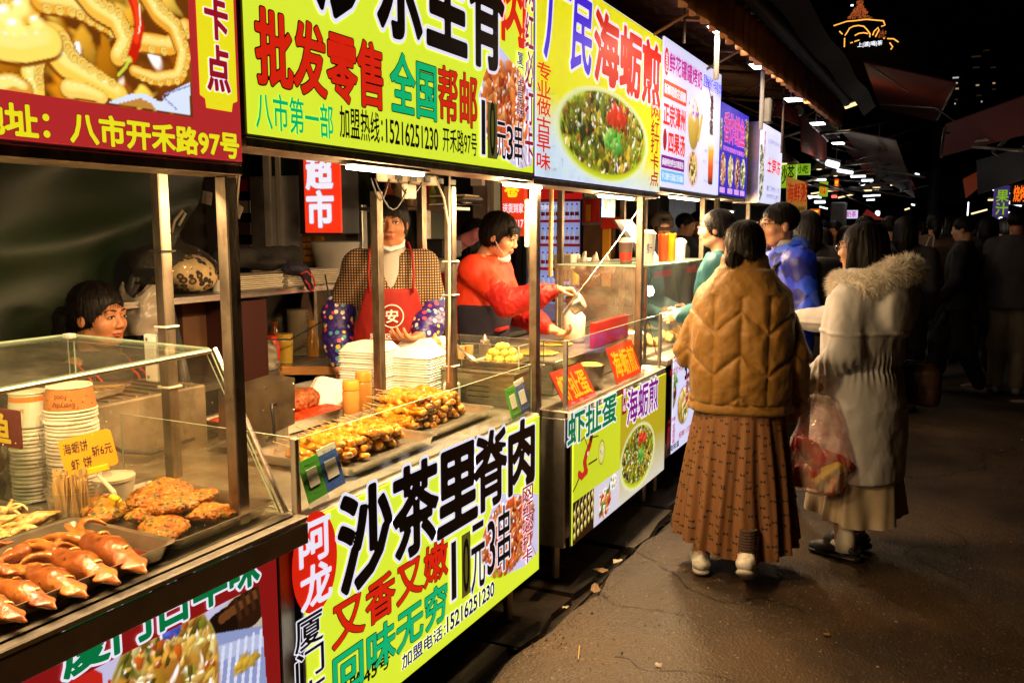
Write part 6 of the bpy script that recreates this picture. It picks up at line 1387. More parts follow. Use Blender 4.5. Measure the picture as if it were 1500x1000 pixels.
s=SDF((-.16,-.20,0),(.16,.20,.2),.006);s.ell((.03,.03,.085),(.11,.13,.075),.02);s.ell((.06,.06,.06),(.08,.10,.055),.02);s.mesh('leopard_fleece',leo,t,disp=lambda V,N:(fnoise(V,18,1)-.5)*.02)
s=SDF((-.18,-.24,0),(.16,.24,.24),.006);s.ell((-.02,-.06,.11),(.11,.12,.10),.02);s.mesh('black_cloth',blackc,t,disp=lambda V,N:(fnoise(V,15,2)-.5)*.03)
s=SDF((-.2,-.26,-.01),(.2,.26,.32),.007);s.ell((.01,0,.10),(.135,.19,.105),.03);s.cap((0,.0,.2),(.0,.02,.26),.03,.012,.05);s.mesh('film',_glass((lambda m:(setattr(m,'use_nodes',True),m)[1])(bpy.data.materials.new('clear_film')),(.93,.93,.93),smudge=.03),t,disp=lambda V,N:(fnoise(V,14,4)-.5)*.035)
B().tube([(0,.0,.25),(.01,.01,.30),(.02,.045,.34),(.02,.06,.33),(.01,.03,.28)],.006).build('knot_loop',mat('milky_film',(.5,.46,.38)),t,smooth=True,world=False)
t=thing('tray_pile','pile of thin pale trays with a dark cloth on the upper shelf','tray pile',(-2.85,3.05,zs))
for i in range(7):B().box((-.13+RNG.normal()*.004,-.28,i*.009),(.10+RNG.normal()*.004,.02,i*.009+.006),.002).build('thin_tray',creamp,t,world=False)
for i in range(8):B().box((-.13+RNG.normal()*.004,.05,i*.009),(.10+RNG.normal()*.004,.42,i*.009+.006),.002).build('thin_tray',creamp,t,world=False)
b=B();b.lathe([(.03,0),(.045,.045),(.047,.047),(.04,.045),(.028,.004),(0,.004)],(-2.78,2.70,zs),20);tag(ang_smooth(b.build('bowl',whitep),40),'small white bowl on the shelf right of the leopard print bag','bowl')
s=SDF((-.16,-.32,-.02),(.16,.32,.12),.008);s.cap((0,-.24,.04),(0,.24,.045),.045,.05,.02);s.ell((.05,0,.02),(.09,.09,.04),.03);o=s.mesh('black_bag',blackc,disp=lambda V,N:(fnoise(V,14,7)-.5)*.03);o.location=(-2.93,3.1,zs+.09);tag(o,'long black bag lying on the pale trays of the shelf','bag')
s=SDF((-.09,-.08,-.1),(.09,.1,.07),.005);s.ell((0,0,.02),(.06,.06,.03),.02);s.cap((.05,.02,.0),(.06,.04,-.07),.02,.015,.03);o=s.mesh('navy_apron',navy,disp=lambda V,N:(fnoise(V,26,7)-.5)*.03);o.location=(-2.73,3.12,zs+.06);t=o;tag(o,'crumpled navy apron with red piping hanging over the shelf edge','apron')
pip=B();pip.tube([(.055,-.02,.0),(.075,.0,.01),(.082,.035,-.02),(.078,.05,-.06),(.07,.03,-.085),(.072,.01,-.05),(.07,-.01,-.03)],.004);pip.build('red_piping',redc,t,smooth=True,world=False)
B().tube([(-2.68,3.28,1.34),(-2.67,3.30,1.2),(-2.68,3.27,1.12),(-2.75,3.1,1.04),(-2.80,2.9,1.06)],.004).build('black_cable',blackp,None,smooth=True);tag(bpy.data.objects['black_cable'],'thin black cable hanging from the shelf in front of the olive sheet','cable')
# things on the lower back counter
zb_=.902
t=thing('gift_bag','red paper bag with a round white emblem on the back counter','bag',(-2.98,2.98,zb_))
b=B();b.prism([(-.09,0),(.12,0),(.14,.22),(.02,.19),(-.10,.23)],0,-.05,.05);b.build('bag',redc,t,world=False)
V=[(.052,-.035+.028*math.cos(a),.09+.028*math.sin(a))for a in np.linspace(0,2*PI,24,endpoint=False)];mesh_obj('emblem',V,[tuple(range(24))],creamp,t,world=False)
lettering('福',(-2.98+.0525,2.98-.052,zb_+.075),YU,ZU,.034,.03,redc,t,lift=.001,bold=.02)
def lath(name,label,cat,prof,x,y,z,m,n=20):b=B();b.lathe(prof,(x,y,z),n);return tag(ang_smooth(b.build(name,m),45),label,cat)
lath('steel_cup','small stainless steel cup on the back counter','cup',[(.035,0),(.037,.07),(.04,.072),(.034,.07),(.032,.005),(0,.005)],-2.88,2.92,zb_,steel)
lath('oil_bottle','brown glass bottle with a red cap on the back counter','bottle',[(.035,0),(.04,.01),(.04,.10),(.016,.15),(.014,.17),(.018,.172),(.018,.19),(0,.19)],-3.05,3.32,zb_,mat('brown_glass',(.18,.05,.015),.15,coat=.5))
t=lath('pitcher','clear pitcher of yellow drink with a handle and steel lid','pitcher',[(.04,0),(.045,.1),(.046,.11),(.044,.115),(.044,.145),(0,.148)],-2.90,3.22,zb_,mat('yellow_drink_jug',lin('c8a848'),.25,coat=.5))
B().tube([(.04,.02,.12),(.06,.05,.11),(.062,.055,.05),(.043,.02,.03)],.007).build('handle',creamp,t,smooth=True,world=False)
lath('sauce_bottle','red sauce bottle on the back counter beside the pitcher','bottle',[(.03,0),(.032,.11),(.02,.13),(.02,.15),(0,.15)],-2.86,3.10,zb_,mat('red_sauce_bottle'))
lath('oil_jar','clear jar of amber oil behind the pitcher','bottle',[(.03,0),(.033,.09),(.018,.12),(.018,.19),(0,.19)],-2.92,3.46,zb_,mat('amber_oil',(.45,.22,.04),.15,coat=.5))
for i in range(12):lath('clear_tub','clear food tub in the nested column on the back counter, '+ordinal(11-i)+' from the top','tub',[(.045,0),(.055,.03),(.057,.031),(.05,.029)],-3.02,3.46,zb_+.001+i*.019,mat('frosted_tub',(.5,.44,.32),.25,alpha=.6),18)['group']='nested clear tubs'
film('plastic_bag','translucent plastic bag slumped over the back counter',(-2.88,3.02),.075,.10,.90,1.02,21,mat('milky_film'))
b=B();b.lathe([(0,0),(.2,0),(.2,.012),(0,.012)],n=36);o=b.build('round_board',woodm,world=False);o.location=(-3.12,3.72,1.06);o.rotation_euler=(0,math.radians(82),.3);tag(o,'round wooden board standing behind the apron woman','board')
# folding wooden chair back
t=thing('folding_chair','wooden folding chair standing between counter and shelf','chair',(-2.60,3.12,0.05),rz=.5)
cw=mat('chair_wood',lin('b07a40'),.5,noise=.25,stretch=(1,1,5))
for sx in(-.16,.16):B().tube([(sx,.14,0),(sx,0,.45),(sx,-.06,.86)],.014,n=6).build('back_leg',cw,t,world=False);B().tube([(sx*.85,-.2,0),(sx*.85,.12,.47)],.013,n=6).build('front_leg',cw,t,world=False)
B().box((-.17,-.2,.44),(.17,.12,.46),.004).build('seat',cw,t,world=False)
for z in(.60,.74,.84):B().box((-.16,-.055-z*.02,z),(.16,-.035-z*.02,z+.04),.003).build('slat',cw,t,world=False)
# black step ladder and things behind it
t=thing('step_ladder','black folding step ladder behind the rusty post','ladder',(-2.42,2.2,.05))
pxtube('rail',[(236,404,2.2),(262,520,2.1),(275,580,2.05)],.021,blackp,t);pxtube('rail',[(200,404,2.2),(176,470,2.25),(165,560,2.3)],.021,blackp,t)
a=ony(196,412,2.2);c=ony(240,400,2.2);B().box((a[0],2.19,a[2]-.01),(c[0],2.22,c[2]+.015),.008).build('top_bar',blackp,t)
for x in(202,226):p_=ony(x,409,2.188);B().rod(p_,p_+np.array([0,-.006,0]),.009,n=12).build('rivet',steel,t)
for i,(x,y,w_,h_,c_,lb)in enumerate([(222,462,24,34,'c8a050','clear bag of yellowish food behind the step ladder'),(212,488,18,22,'6890b8','blue tinted plastic bag behind the step ladder')]):
    pos=ony(x,y,2.5);s=SDF((-.14,-.1,-.14),(.14,.1,.14),.008)
    for k in range(7):s.ell(RNG.normal(size=3)*.03,(.05,.04,.05),.02)
    o=s.mesh('food_bag',mat('bag_'+c_,lin(c_),.35,noise=.4,nscale=14,coat=.4),disp=lambda V,N:(fnoise(V,20,i)-.5)*.035);o.location=pos;tag(o,lb,'bag')
pxbox('shelf_crate',196,430,268,520,2.62,.3,brownm);tag(bpy.data.objects['shelf_crate'],'brown cardboard crate in shadow behind the step ladder','crate')
pxbox('crate_pile',262,440,345,560,2.75,.2,mat('maroon_box',(.05,.012,.01),.6));tag(bpy.data.objects['crate_pile'],'dark maroon crate behind the corner post','crate')
for i,(x,y,s_)in enumerate([(303,290,10),(347,308,11)]):
    p_=ony(x,y,3.0);t=B().box((-.03,0,-.03),(.03,.002,.03)).build('paper_note',creamp,world=False);t.location=p_;t.rotation_euler=(0,.5 if i else .2,0);tag(t,['square paper note hanging left of the corner post','square paper note hanging right of the corner post, tilted'][i],'note')
for i in range(2):pxtube('pale_pipe',[(348+i*4,242,2.8),(342+i*5,300,2.8)],.005,creamp);tag(bpy.data.objects['pale_pipe' if i==0 else 'pale_pipe.001'],['left','right'][i]+' of two thin pale pipes behind the corner post','pipe')
# panel painted near-black for the shop interior's shade, with window frames
t=thing('doorway','pale door frames of the shop behind the stall, the widest one bluish','shop front',(-3.6,4.3,0.05))
pxbox('opening_shade_panel',300,150,392,470,4.6,.1,mat('dark_room',(.012,.01,.01),.8),t)
for(x0,x1,m_,dy)in((366,384,greyw,0),(386,396,whitep,-.02),(396,404,brownm,.03),(404,411,whitep,-.01),(411,436,mat('pale_wall',(.5,.5,.56),.6,noise=.1,dirt=.2),.02)):pxbox('door_frame',x0,150,x1,420,4.3+dy,.08,m_,t)  # the widest frame is coloured slightly bluish
pxbox('metal_panel',436,330,530,480,4.35,.05,greyw,t)
for i in range(16):r_,c_=divmod(i,4);pxbox('yellow_brick',442+(c_%4)*7+(3 if c_>1 else 0),346+r_*10,447.5+c_*7+(3 if c_>1 else 0),353.5+r_*10,4.30,.03,mat('yellow_tile',lin('d89020'),.5),t)
for i in range(5):p_=ony(350+0,270+i*30,4.45);pxbox('shelf_goods',346,262+i*32,366,280+i*32,4.4,.05,[redc,creamp,brownm,greyw,navy][i],t)
lath('white_barrel','white plastic barrel below the red shop sign','barrel',[(.10,0),(.125,.25),(.13,.27),(.12,.29),(0,.30)],*ony(492,400,4.1),whitep,28)if False else None
p_=ony(492,388,4.05);lath('white_barrel','white plastic barrel behind the apron woman, right of the red shop sign','barrel',[(.10,-.1),(.14,.12),(.145,.135),(.13,.14),(0,.14)],p_[0],p_[1],p_[2],whitep,28)
t=thing('shop_sign','red vertical lit shop sign with white supermarket characters','sign',tuple(ony(468,340,3.7)))
pxbox('case',437,205,499,343,3.76,.16,blackp,t,.004);pxbox('face_panel',445,207,498,341,3.74,.015,E_('shop_red',(240,52,20),.95,True),t,.003)
pxtext('超市',452,222,489,334,3.738,e_wht,t,bold=.05,vertical=True,out=((.015,e_gry),));pass
for o in list(bpy.data.objects):
    if o.name.startswith('lettering')and o.parent is None and 'label' not in o:bpy.data.objects.remove(o)
B().box((-4.59,4.3,1.9),(-2.9,4.34,2.9)).build('tarp_curtain',tarpm,None);tag(bpy.data.objects['tarp_curtain'],'dark green curtain hanging right of the red shop sign','tarpaulin')
b=B();b.grid(lambda u,v:(ony(505+150*u,300,4.6)[0],4.6+.06*math.sin(u*18+v*4),.5+1.5*v),50,20);tag(b.build('green_tarp',tarpm,None,smooth=True),'dark green tarpaulin behind the woman in the houndstooth jacket','tarpaulin')
# shelf with jars behind the apron woman
t=thing('wall_shelf','small wall shelf with jars and folded papers behind the apron woman','shelf',tuple(ony(580,305,4.2)))
pxbox('shelf_board',500,303,650,308,4.15,.3,alu,t);pxbox('upright',524,300,531,380,4.2,.05,alu,t);pxbox('upright',620,308,625,400,4.2,.05,steel_post,t)
for i,(x,w_,y,c_)in enumerate([(575,14,268,'a08868'),(593,14,272,'b09878'),(608,8,284,'6898c0'),(618,8,262,'a01814'),(626,9,272,'808a38'),(560,12,270,'c85818')]):
    a=ony(x,303,4.2);r=(ony(x+w_,303,4.2)[0]-a[0])/2;h=ony(x,y,4.2)[2]-a[2];lath('jar',['beige','tan','small blue','dark red','olive','orange'][i]+' jar on the wall shelf behind the apron woman','jar',[(r*.95,0),(r,.01),(r,h*.7),(r*.6,h*.8),(r*.62,h),(0,h)],a[0]+r,4.22,a[2]+.005,mat('jar_'+c_,lin(c_),.3),14)
for i in range(5):p_=ony(655,292+i*3-6,4.15);o=B().box((-.11,0,-.006),(.11,.2,.002)).build('folded_paper',[creamp,brownm,blackc,greyw,creamp][i],world=False);o.location=p_;o.rotation_euler=(0,RNG.normal()*.12,RNG.normal()*.1);tag(o,ordinal(i)+' folded bag from the bottom of the pile right of the jars','folded bag','folded bags on the wall shelf')
# cooking gear at right behind apron woman
for i,(x0,y0,x1,y1,Y,m_,lb)in enumerate([(612,350,650,378,4.0,blackp,'black pan rack behind the inner post'),(618,382,648,400,3.9,mat('clear_tub2',(.4,.36,.3),.3),'translucent tub of food right of the apron woman'),(640,395,668,430,4.3,redc,'red bin in the shadow between the two vendors')]):o=pxbox('gear_box',x0,y0,x1,y1,Y,.2,m_,None,.01);tag(o,lb,'box')
t=thing('work_bench','dark work bench behind the apron woman and the red-sleeved cook','bench',(-3.0,4.4,.05))
pbox((-3.7,3.95,.85),(-2.55,5.6,.88),steel_dk,'bench_top',t);pbox((-3.65,4.0,.06),(-2.6,5.55,.845),mat('dark_cabinet',(.04,.035,.03),.5),'bench_body',t)
# power strip and wires under the sign
t=thing('power_strip','cream power strip with loose black wires under the yellow-green sign','power strip',(-1.72,2.45,1.70))
p0=onx(562,252,-1.70);p1=onx(640,268,-1.70);pbox((-1.735,p0[1],1.715),(-1.69,p1[1],1.75),creamp,'strip',t,.006)
for i in range(5):y=p0[1]+.05+i*.09;B().box((-1.689,y,1.722),(-1.686,y+.04,1.742),.0006).build('socket',blackp,t)
for i,(ya_,yb_,d)in enumerate([(2.30,2.40,.07),(2.32,2.52,.10),(2.45,2.60,.05)]):B().tube([(-1.68,ya_+(yb_-ya_)*u,1.72-d*math.sin(PI*u))for u in np.linspace(0,1,9)],.003,n=5).build('wire',blackp,t,smooth=True)
pbox((-1.70,2.50,1.66),(-1.675,2.56,1.712),creamp,'plug',t,.004)
for i,(px_,c_)in enumerate([(655,creamp),(668,whitep)]):
    pts=[onx(637+i*22,258,-1.66),onx(650+i*8,290,-1.68),onx(657+i*2,330,-1.70),onx(658+i,450,-1.70),onx(657+i,560,-1.70)]
    B().tube([tuple(a_)for a_ in pts],.004,n=6).build('white_cable',c_,None,smooth=True);o=bpy.data.objects['white_cable' if i==0 else 'white_cable.001'];tag(o,['left','right'][i]+' white cable tied down the inner post of the yellow-green stall','cable')
for z in(1.43,1.30,1.02):B().box((-1.745,2.835,z),(-1.695,2.885,z+.005),.001).build('cable_tie',whitep,st2)
# ---------------------------------------------------------------- fridge shop
t=thing('wall_pillar','grey concrete pillar with an electric box, left of the fridge','pillar',tuple(ony(705,500,5.6)))
pxbox('pillar',692,200,716,600,5.6,.2,greyw,t,.01);pxbox('switch_box',689,256,706,272,5.55,.05,whitep,t);pxbox('pale_strip',717,200,724,600,5.62,.1,mat('pale_green',(.4,.45,.35),.5),t)
t=thing('delivery_sign','orange-red lit sign with a yellow character and delivery phone number','sign',tuple(ony(752,345,5.3)))
pxbox('face_panel',735,225,768,346,5.3,.05,E_('ember',(225,60,22),.8),t)
pxtext('卷',740,262,760,288,5.3,e_yel,t,bold=.05);pxtext('送货到家',737,298,767,312,5.3,e_wht,t,bold=.03);pxtext('053317',740,322,767,333,5.3,e_wht,t,bold=.03);pxtext('食',760,265,768,276,5.3,e_wht,t)
Yf=7.3
t=thing('drinks_fridge','red-topped glass door fridge filled with rows of water bottles','fridge',tuple(ony(812,500,Yf)))
pxbox('cabinet',766,292,853,620,Yf+.14,.5,mat('fridge_red',lin('a01818'),.4),t);pxbox('header',768,268,853,292,Yf-.02,.6,E_('fridge_head',(190,26,22),.6),t)
pxbox('inner_light',772,296,848,560,Yf+.128,.008,E_('fridge_glow',(150,175,235),.55),t)
pxtext('饮料 冷饮',790,300,822,307,Yf-.01,e_wht,t,bold=.02);pxbox('display',828,278,840,283,Yf-.03,.01,blackp,t)
for(x0,x1)in((766,771),(849,853)):pxbox('door_frame',x0,292,x1,600,Yf,.04,blackp,t)
for y in(292,440):pxbox('door_frame',771,y-2,849,y+2,Yf,.04,blackp,t)
capr=mat('red_cap',lin('c01818'),.4);bt=None
btm=mat('water_bottle',(.55,.62,.75),.15,coat=.5,emis=.32,ecol=(.62,.7,1))  # faint emission put into the bottles so they look lit inside the fridge
for r_ in range(4):
    yb_=322+r_*35;z=ony(810,yb_,Yf+.1)[2];o=pxbox('shelf_rail',771,yb_,849,yb_+4,Yf+.03,.09,E_('rail_red',(190,40,50),.35),t);pxbox('price_strip',771,yb_+.8,849,yb_+2,Yf+.028,.001,mat('price_strip_red',lin('c05050'),.5),t,0)
    for c in range(11):
        x=ony(774+c*7.1,yb_,Yf+.08)[0]
        if bt is None:
            bt=thing('water_bottle','x','bottle',(0,0,0));b=B();b.lathe([(.017,0),(.019,.01),(.019,.055),(.017,.065),(.019,.075),(.018,.105),(.008,.128),(.008,.135)],n=10);b.build('bottle_body',btm,bt,smooth=True,world=False)
            b=B();b.lathe([(.0195,.035),(.0195,.07)],n=10,closed=True);b.build('bottle_label',capr,bt,world=False);b=B();b.lathe([(.009,.133),(.009,.148),(0,.148)],n=8);b.build('bottle_cap',capr,bt,world=False);o=bt
        else:o=copy_tree(bt)
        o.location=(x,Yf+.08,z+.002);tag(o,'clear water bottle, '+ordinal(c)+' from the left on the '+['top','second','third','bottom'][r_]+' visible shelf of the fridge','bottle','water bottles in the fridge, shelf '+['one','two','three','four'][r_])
t=thing('poster_wall','brown board wall with red posters right of the drinks fridge','wall',tuple(ony(872,500,7.2)))
pxbox('board',853,330,897,620,7.2,.05,brownm,t);pxbox('board',853,240,897,330,7.22,.05,greyw,t)
pxbox('poster',855,292,878,326,7.19,.01,redc,t);pxbox('poster',858,300,865,324,7.185,.004,mat('yellow_tile'),t);pxbox('poster',856,262,880,288,7.19,.01,creamp,t);pxtext('欢迎光临',857,266,879,276,7.19,redc,t)
pxbox('poster',880,318,908,335,7.0,.01,redc,t);pxbox('poster',882,270,890,330,7.1,.01,greyw,t)
pxbox('yellow_post',882,335,893,420,7.1,.03,mat('yellow_tile'),t);pxbox('doorway_shade_panel',897,240,960,620,7.6,.1,mat('dark_room'),t)  # last panel is painted near-black in place of the doorway's shade
paycard2=thing('pay_card','green and blue payment card hanging under the right end of the omelette sign','payment card',tuple(onx(893,315,-1.6)))
a=onx(882,318,-1.6);c=onx(901,318,-1.6);zt4=onx(891,276,-1.6)[2]
for(nm,q0,q1,m_)in(('blue_half',a[1],(a[1]+c[1])/2,bcard),('green_half',(a[1]+c[1])/2+.001,c[1],mat('teal_card',lin('2a8a70'),.4))):pbox((-1.604,q0,a[2]),(-1.60,q1,zt4),m_,nm,paycard2,.0005)
for q0 in(.2,.68):w_=c[1]-a[1];pbox((-1.5995,a[1]+w_*q0-.01,a[2]+.04),(-1.599,a[1]+w_*(q0+.14),a[2]+.09),mat('yellow_tile')if q0<.5 else wcard,'pale_square',paycard2,0)
s=SDF((-.12,-.3,-.06),(.12,.3,.06),.008);s.box((0,0,0),(.08,.25,.012),.01);o=s.mesh('white_cloth',whitep,disp=lambda V,N:(fnoise(V,14,3)-.5)*.05);o.location=onx(930,288,-1.62);tag(o,'crumpled white cloth hanging under the omelette sign','cloth')
B().tube([tuple(onx(940,300,-1.46)),tuple(onx(905,352,-1.50)),tuple(onx(865,405,-1.54)),tuple(onx(824,458,-1.58))],.0026,n=6).build('tie_rope',creamp,None,smooth=True);tag(bpy.data.objects['tie_rope'],'pale rope stretched diagonally from the right post down to the griddle','rope')
B().tube([tuple(onx(938,385,-1.50)),tuple(onx(936,430,-1.50)),tuple(onx(950,470,-1.50)),tuple(onx(962,520,-1.50))],.003,n=5).build('red_wire',redc,None,smooth=True);tag(bpy.data.objects['red_wire'],'thin red wire running down beside the right post of the omelette stall','wire')
B().tube([tuple(onx(772,355,-1.65)),tuple(onx(775,400,-1.65)),tuple(onx(779,440,-1.65)),tuple(onx(785,490,-1.65))],.006,n=6).build('black_wire',rubber,None,smooth=True);tag(bpy.data.objects['black_wire'],'black wire hanging left of the post between the two stalls','wire')
t=thing('junction_box','cream plastic strip box hanging beside the post between the stalls','junction box',tuple(onx(780,350,-1.62)));a=onx(774,362,-1.60);c=onx(787,362,-1.60);pbox((-1.62,a[1],onx(780,362,-1.6)[2]),(-1.59,c[1],onx(780,292,-1.6)[2]),creamp,'box',t,.004)
B().tube([tuple(onx(778,292,-1.6)),tuple(onx(781,262,-1.6))],.003,n=5).build('cord',creamp,t)
B().rod(tuple(onx(808,262,-1.75)),tuple(onx(806,405,-1.75)),.011,n=8).build('wooden_pole',mat('bamboo'));tag(bpy.data.objects['wooden_pole'],'pale wooden pole standing behind the post between the stalls','pole')
# clutter on the far side of stall 3
for i,(x0,y0,x1,y1,Y,m_,lb)in enumerate([(810,372,838,395,5.2,creamp,'cream plastic basket behind the griddle'),(838,378,858,398,5.3,whitep,'white carton behind the griddle')]):o=pxbox('basket',x0,y0,x1,y1,Y,.15,m_,None,.01);tag(o,lb,'box')
for i in range(3):
    p_=ony(855+i*16,392,5.3);s=SDF((-.1,-.08,-.08),(.1,.08,.13),.008);s.ell((0,0,0),(.07,.05,.05),.02);s.cap((0,0,.04),(.01,0,.1),.02,.008,.03);o=s.mesh('carrier_bag',mat('bag_white',(.55,.48,.4),.35),disp=lambda V,N:(fnoise(V,25,i)-.5)*.03);o.location=p_;tag(o,['left','middle','right'][i]+' of the pale carrier bags on the shelf behind the glass case','bag')
p_=ony(700,405,4.6)
t=thing('rear_counter','cluttered steel rear counter behind the red-sleeved cook','counter',(-2.9,6.2,.05));pbox((-3.6,5.65,.86),(-2.3,7.0,.90),steel,'counter_top',t);pbox((-3.5,5.7,.06),(-2.35,6.9,.855),mat('dark_cabinet'),'body',t)
for i,(x,y,c_,h_)in enumerate([(828,400,'a02020',.12),(842,402,'e0c030',.14),(818,398,'303030',.10),(872,404,'c8b898',.12),(836,396,'6a8a40',.13)]):p_=ony(x,y,5.8);lath('condiment_bottle',['red','yellow','black','cream','green'][i]+' condiment bottle on the rear counter behind the cook','bottle',[(.03,-h_/2),(.032,h_*.2),(.015,h_*.4),(.015,h_*.5),(0,h_*.5)],*p_,mat('cb_'+c_,lin(c_),.35),12)
# ================================================================== awnings over the row
valm=mat('valance_cloth',(.50,.22,.08),.7,noise=.35,nscale=8,stretch=(1,1,.3),dirt=.3)
roofm=mat('rusty_roof_sheet',(.26,.15,.09),.7,noise=.4,nscale=5,dirt=.5,bump=.3)
t=thing('awning','brown corrugated awning with a scalloped hanging valance over the stalls','awning',(-1.0,5,2.5))
b=B();nU=420
def fv(u,v):
    y=.8+8.2*u;z0=2.47+.018*(y-3.9);x=-1.0+.028*math.sin(y*2*PI/.17)+.006*math.sin(y*17);zz=z0-.035*abs(math.sin(y*PI/.17))+(z0+.20-z0+.035*0)*v*1.0
    return(x,y,z0-.03*abs(math.sin(y*PI/.17+.4))*(1-v)+.2*v)
b.grid(fv,nU,5);o=b.build('valance',valm,t,smooth=True);o.modifiers.new('s','SOLIDIFY').thickness=.006
b=B();b.grid(lambda u,v:(-1.02-3.6*v,.6+8.6*u,2.70+.018*(8.6*u-3.3)+.55*v+.012*math.sin(u*8.6*2*PI/.2)),340,3);b.build('roof_sheet',roofm,t,smooth=True)
b=B();b.tube([(-.97,.6,2.665),(-.97,9.1,2.80)],.05,n=10);b.build('rolled_edge',mat('dark_tarp',(.03,.022,.018),.7,noise=.3),t,smooth=True)
b=B();b.grid(lambda u,v:(-.93+.12*v,.6+10*u,2.70+.15*u+.10*v+.02*math.sin(u*30)),60,2);b.build('edge_sheet',mat('dark_tarp'),t)
for i in range(8):y=1.6+i*1.05;B().rod((-1.05,y,2.64+.018*(y-3.9)),(-3.8,y+.1,3.05+.018*(y-3.9)),.014,n=6).build('rafter',mat('rafter_steel',(.25,.14,.07),.5,.5),t)
for i in range(5):x=-1.5-i*.55;B().rod((x,.7,2.66+(-1.02-x)*.15),(x,9.0,2.80+(-1.02-x)*.15),.012,n=6).build('purlin',MATS['rafter_steel'],t)
for i in range(7):y=2.0+i*1.1;B().tube([(-1.1,y,2.62+.018*(y-3.9)),(-1.5,y+.3,2.55),(-1.9,y+.45,2.75)],.010,n=6).build('brace',MATS['rafter_steel'],t,smooth=True)
polew=mat('white_pole',(.42,.41,.39),.4)
for i,(x0,y0,x1,y1,lb)in enumerate([(1052,36,1048,116,'white pole rising above the dessert sign to the nearest floodlight'),(1118,105,1114,190,'white pole rising above the jelly sign to the second floodlight'),(1003,0,1003,64,'thin hanging rod above the dessert sign, left one'),(1147,130,1146,225,'thin rod holding the cone lamp beyond the jelly sign')]):
    X=[-1.14,-1.14,-1.3,-1.2][i];a=onx(x0,y0,X);c=onx(x1,y1,X);a[1]=c[1]=(a[1]+c[1])/2;B().rod(a,c,[.014,.014,.007,.008][i],n=8).build('hanging_pole',polew if i<2 else steel_post);tag(bpy.data.objects['hanging_pole' if i==0 else 'hanging_pole.%03d'%i],lb,'pole')
# red folding-arm awning
darkred=mat('dark_red_cloth',(.40,.035,.022),.7,noise=.25,nscale=5)
t=thing('folding_awning','red folding arm awning with a white bracket, half unrolled over the lane','awning',(-1.1,7.5,2.4))
a=onx(1126,158,-1.1);B().box((a[0]-.03,a[1]-.03,a[2]-.10),(a[0]+.02,a[1]+.05,a[2]+.06),.01).build('bracket',mat('dull_white',(.3,.29,.27),.5,dirt=.4),t)
for k in range(5):B().rod((a[0]+.031,a[1]-.02+.04*(k%2),a[2]-.1+.04*k),(a[0]+.034,a[1]-.02+.04*(k%2),a[2]-.1+.04*k),.008,n=8).build('bolt_hole',blackp,t)
sheet('cloth',[(1136,148,7.6),(1168,160,8.6),(1172,184,8.6),(1138,170,7.6)],darkred,t,.02);p_=ony(1169,162,8.6);B().rod(p_,p_+np.array([.0,.03,0]),.05,n=16).build('end_cap',whitep,t)
pxtube('front_bar',[(1169,162,8.62),(1210,205,12)],.04,steel_post,t);sheet('hanging_flap',[(1173,170,8.8),(1211,196,11.8),(1211,236,11.8),(1175,222,8.8)],darkred,t,.01)
# further awnings and structures down the lane
pale=mat('pale_awning',(.35,.25,.20),.8,noise=.3,nscale=2)
for i,(pts,m_,lb)in enumerate([([(1230,190,14),(1312,206,14),(1340,290,22),(1290,262,20)],pale,'long pale awning sheet reaching out over the lane from the left row'),([(1228,205,16),(1320,232,16),(1345,285,26),(1265,250,24)],darkred,'dark red awning under the long pale one'),
    ([(1205,160,12),(1230,192,14),(1232,215,14),(1200,190,12)],mat('dark_tarp'),'dark tarp edge beyond the red folding awning'),([(1265,92,13),(1400,122,13),(1370,178,20),(1290,160,20)],mat('maroon_cloth',(.22,.03,.022),.8),'big maroon awning high over the middle of the lane'),
    ([(1384,184,13),(1500,142,10),(1540,150,10),(1530,190,10),(1378,230,14)],mat('maroon_cloth'),'maroon awning over the right-hand stalls, nearest one'),([(1455,240,16),(1412,262,18),(1416,290,18),(1450,262,16)],mat('orange_awn',lin('b8481c'),.7,emis=.12),'small orange awning with a faint added glow, lit from below, on the right-hand row'),  # emission in the orange cloth adds to the lamp light from below
    ([(1345,250,30),(1412,262,30),(1412,300,30),(1345,292,30)],mat('dark_tarp'),'far dark tarp at the end of the lane'),([(1430,235,13),(1500,215,11),(1500,262,11),(1432,285,13)],mat('dark_tarp'),'dark hanging tarp edge behind the orange neon sign')]):
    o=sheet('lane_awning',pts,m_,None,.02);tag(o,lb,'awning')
ban=thing('awning_support','pale tubular frame of the maroon awning over the right-hand stalls','awning frame',tuple(ony(1450,210,12)))
for pts in([(1384,186,13),(1378,230,14)],[(1384,196,13),(1434,198,13)],[(1430,208,12),(1500,196,11)],[(1500,180,11),(1455,222,12)],[(1455,222,12),(1470,236,12)],[(1470,236,12),(1505,212,11)],[(1425,215,12),(1500,220,11)]):pxtube('frame_tube',pts,.022,steel_post,ban)
ban=thing('awning_support','thin pale frame bars of the big maroon awning','awning frame',tuple(ony(1300,160,14)))
for pts in([(1272,94,13),(1330,134,14)],[(1400,124,13),(1372,176,16)],[(1290,152,14),(1370,158,14),(1400,178,14)]):pxtube('frame_tube',pts,.015,steel_dk,ban)
pst=B();a=ony(1369,250,24);pst.rod((a[0],24,0),(a[0],24,5),.12,n=8);tag(pst.build('lane_post',mat('dark_room')),'dark tall post in the middle distance of the lane','post')
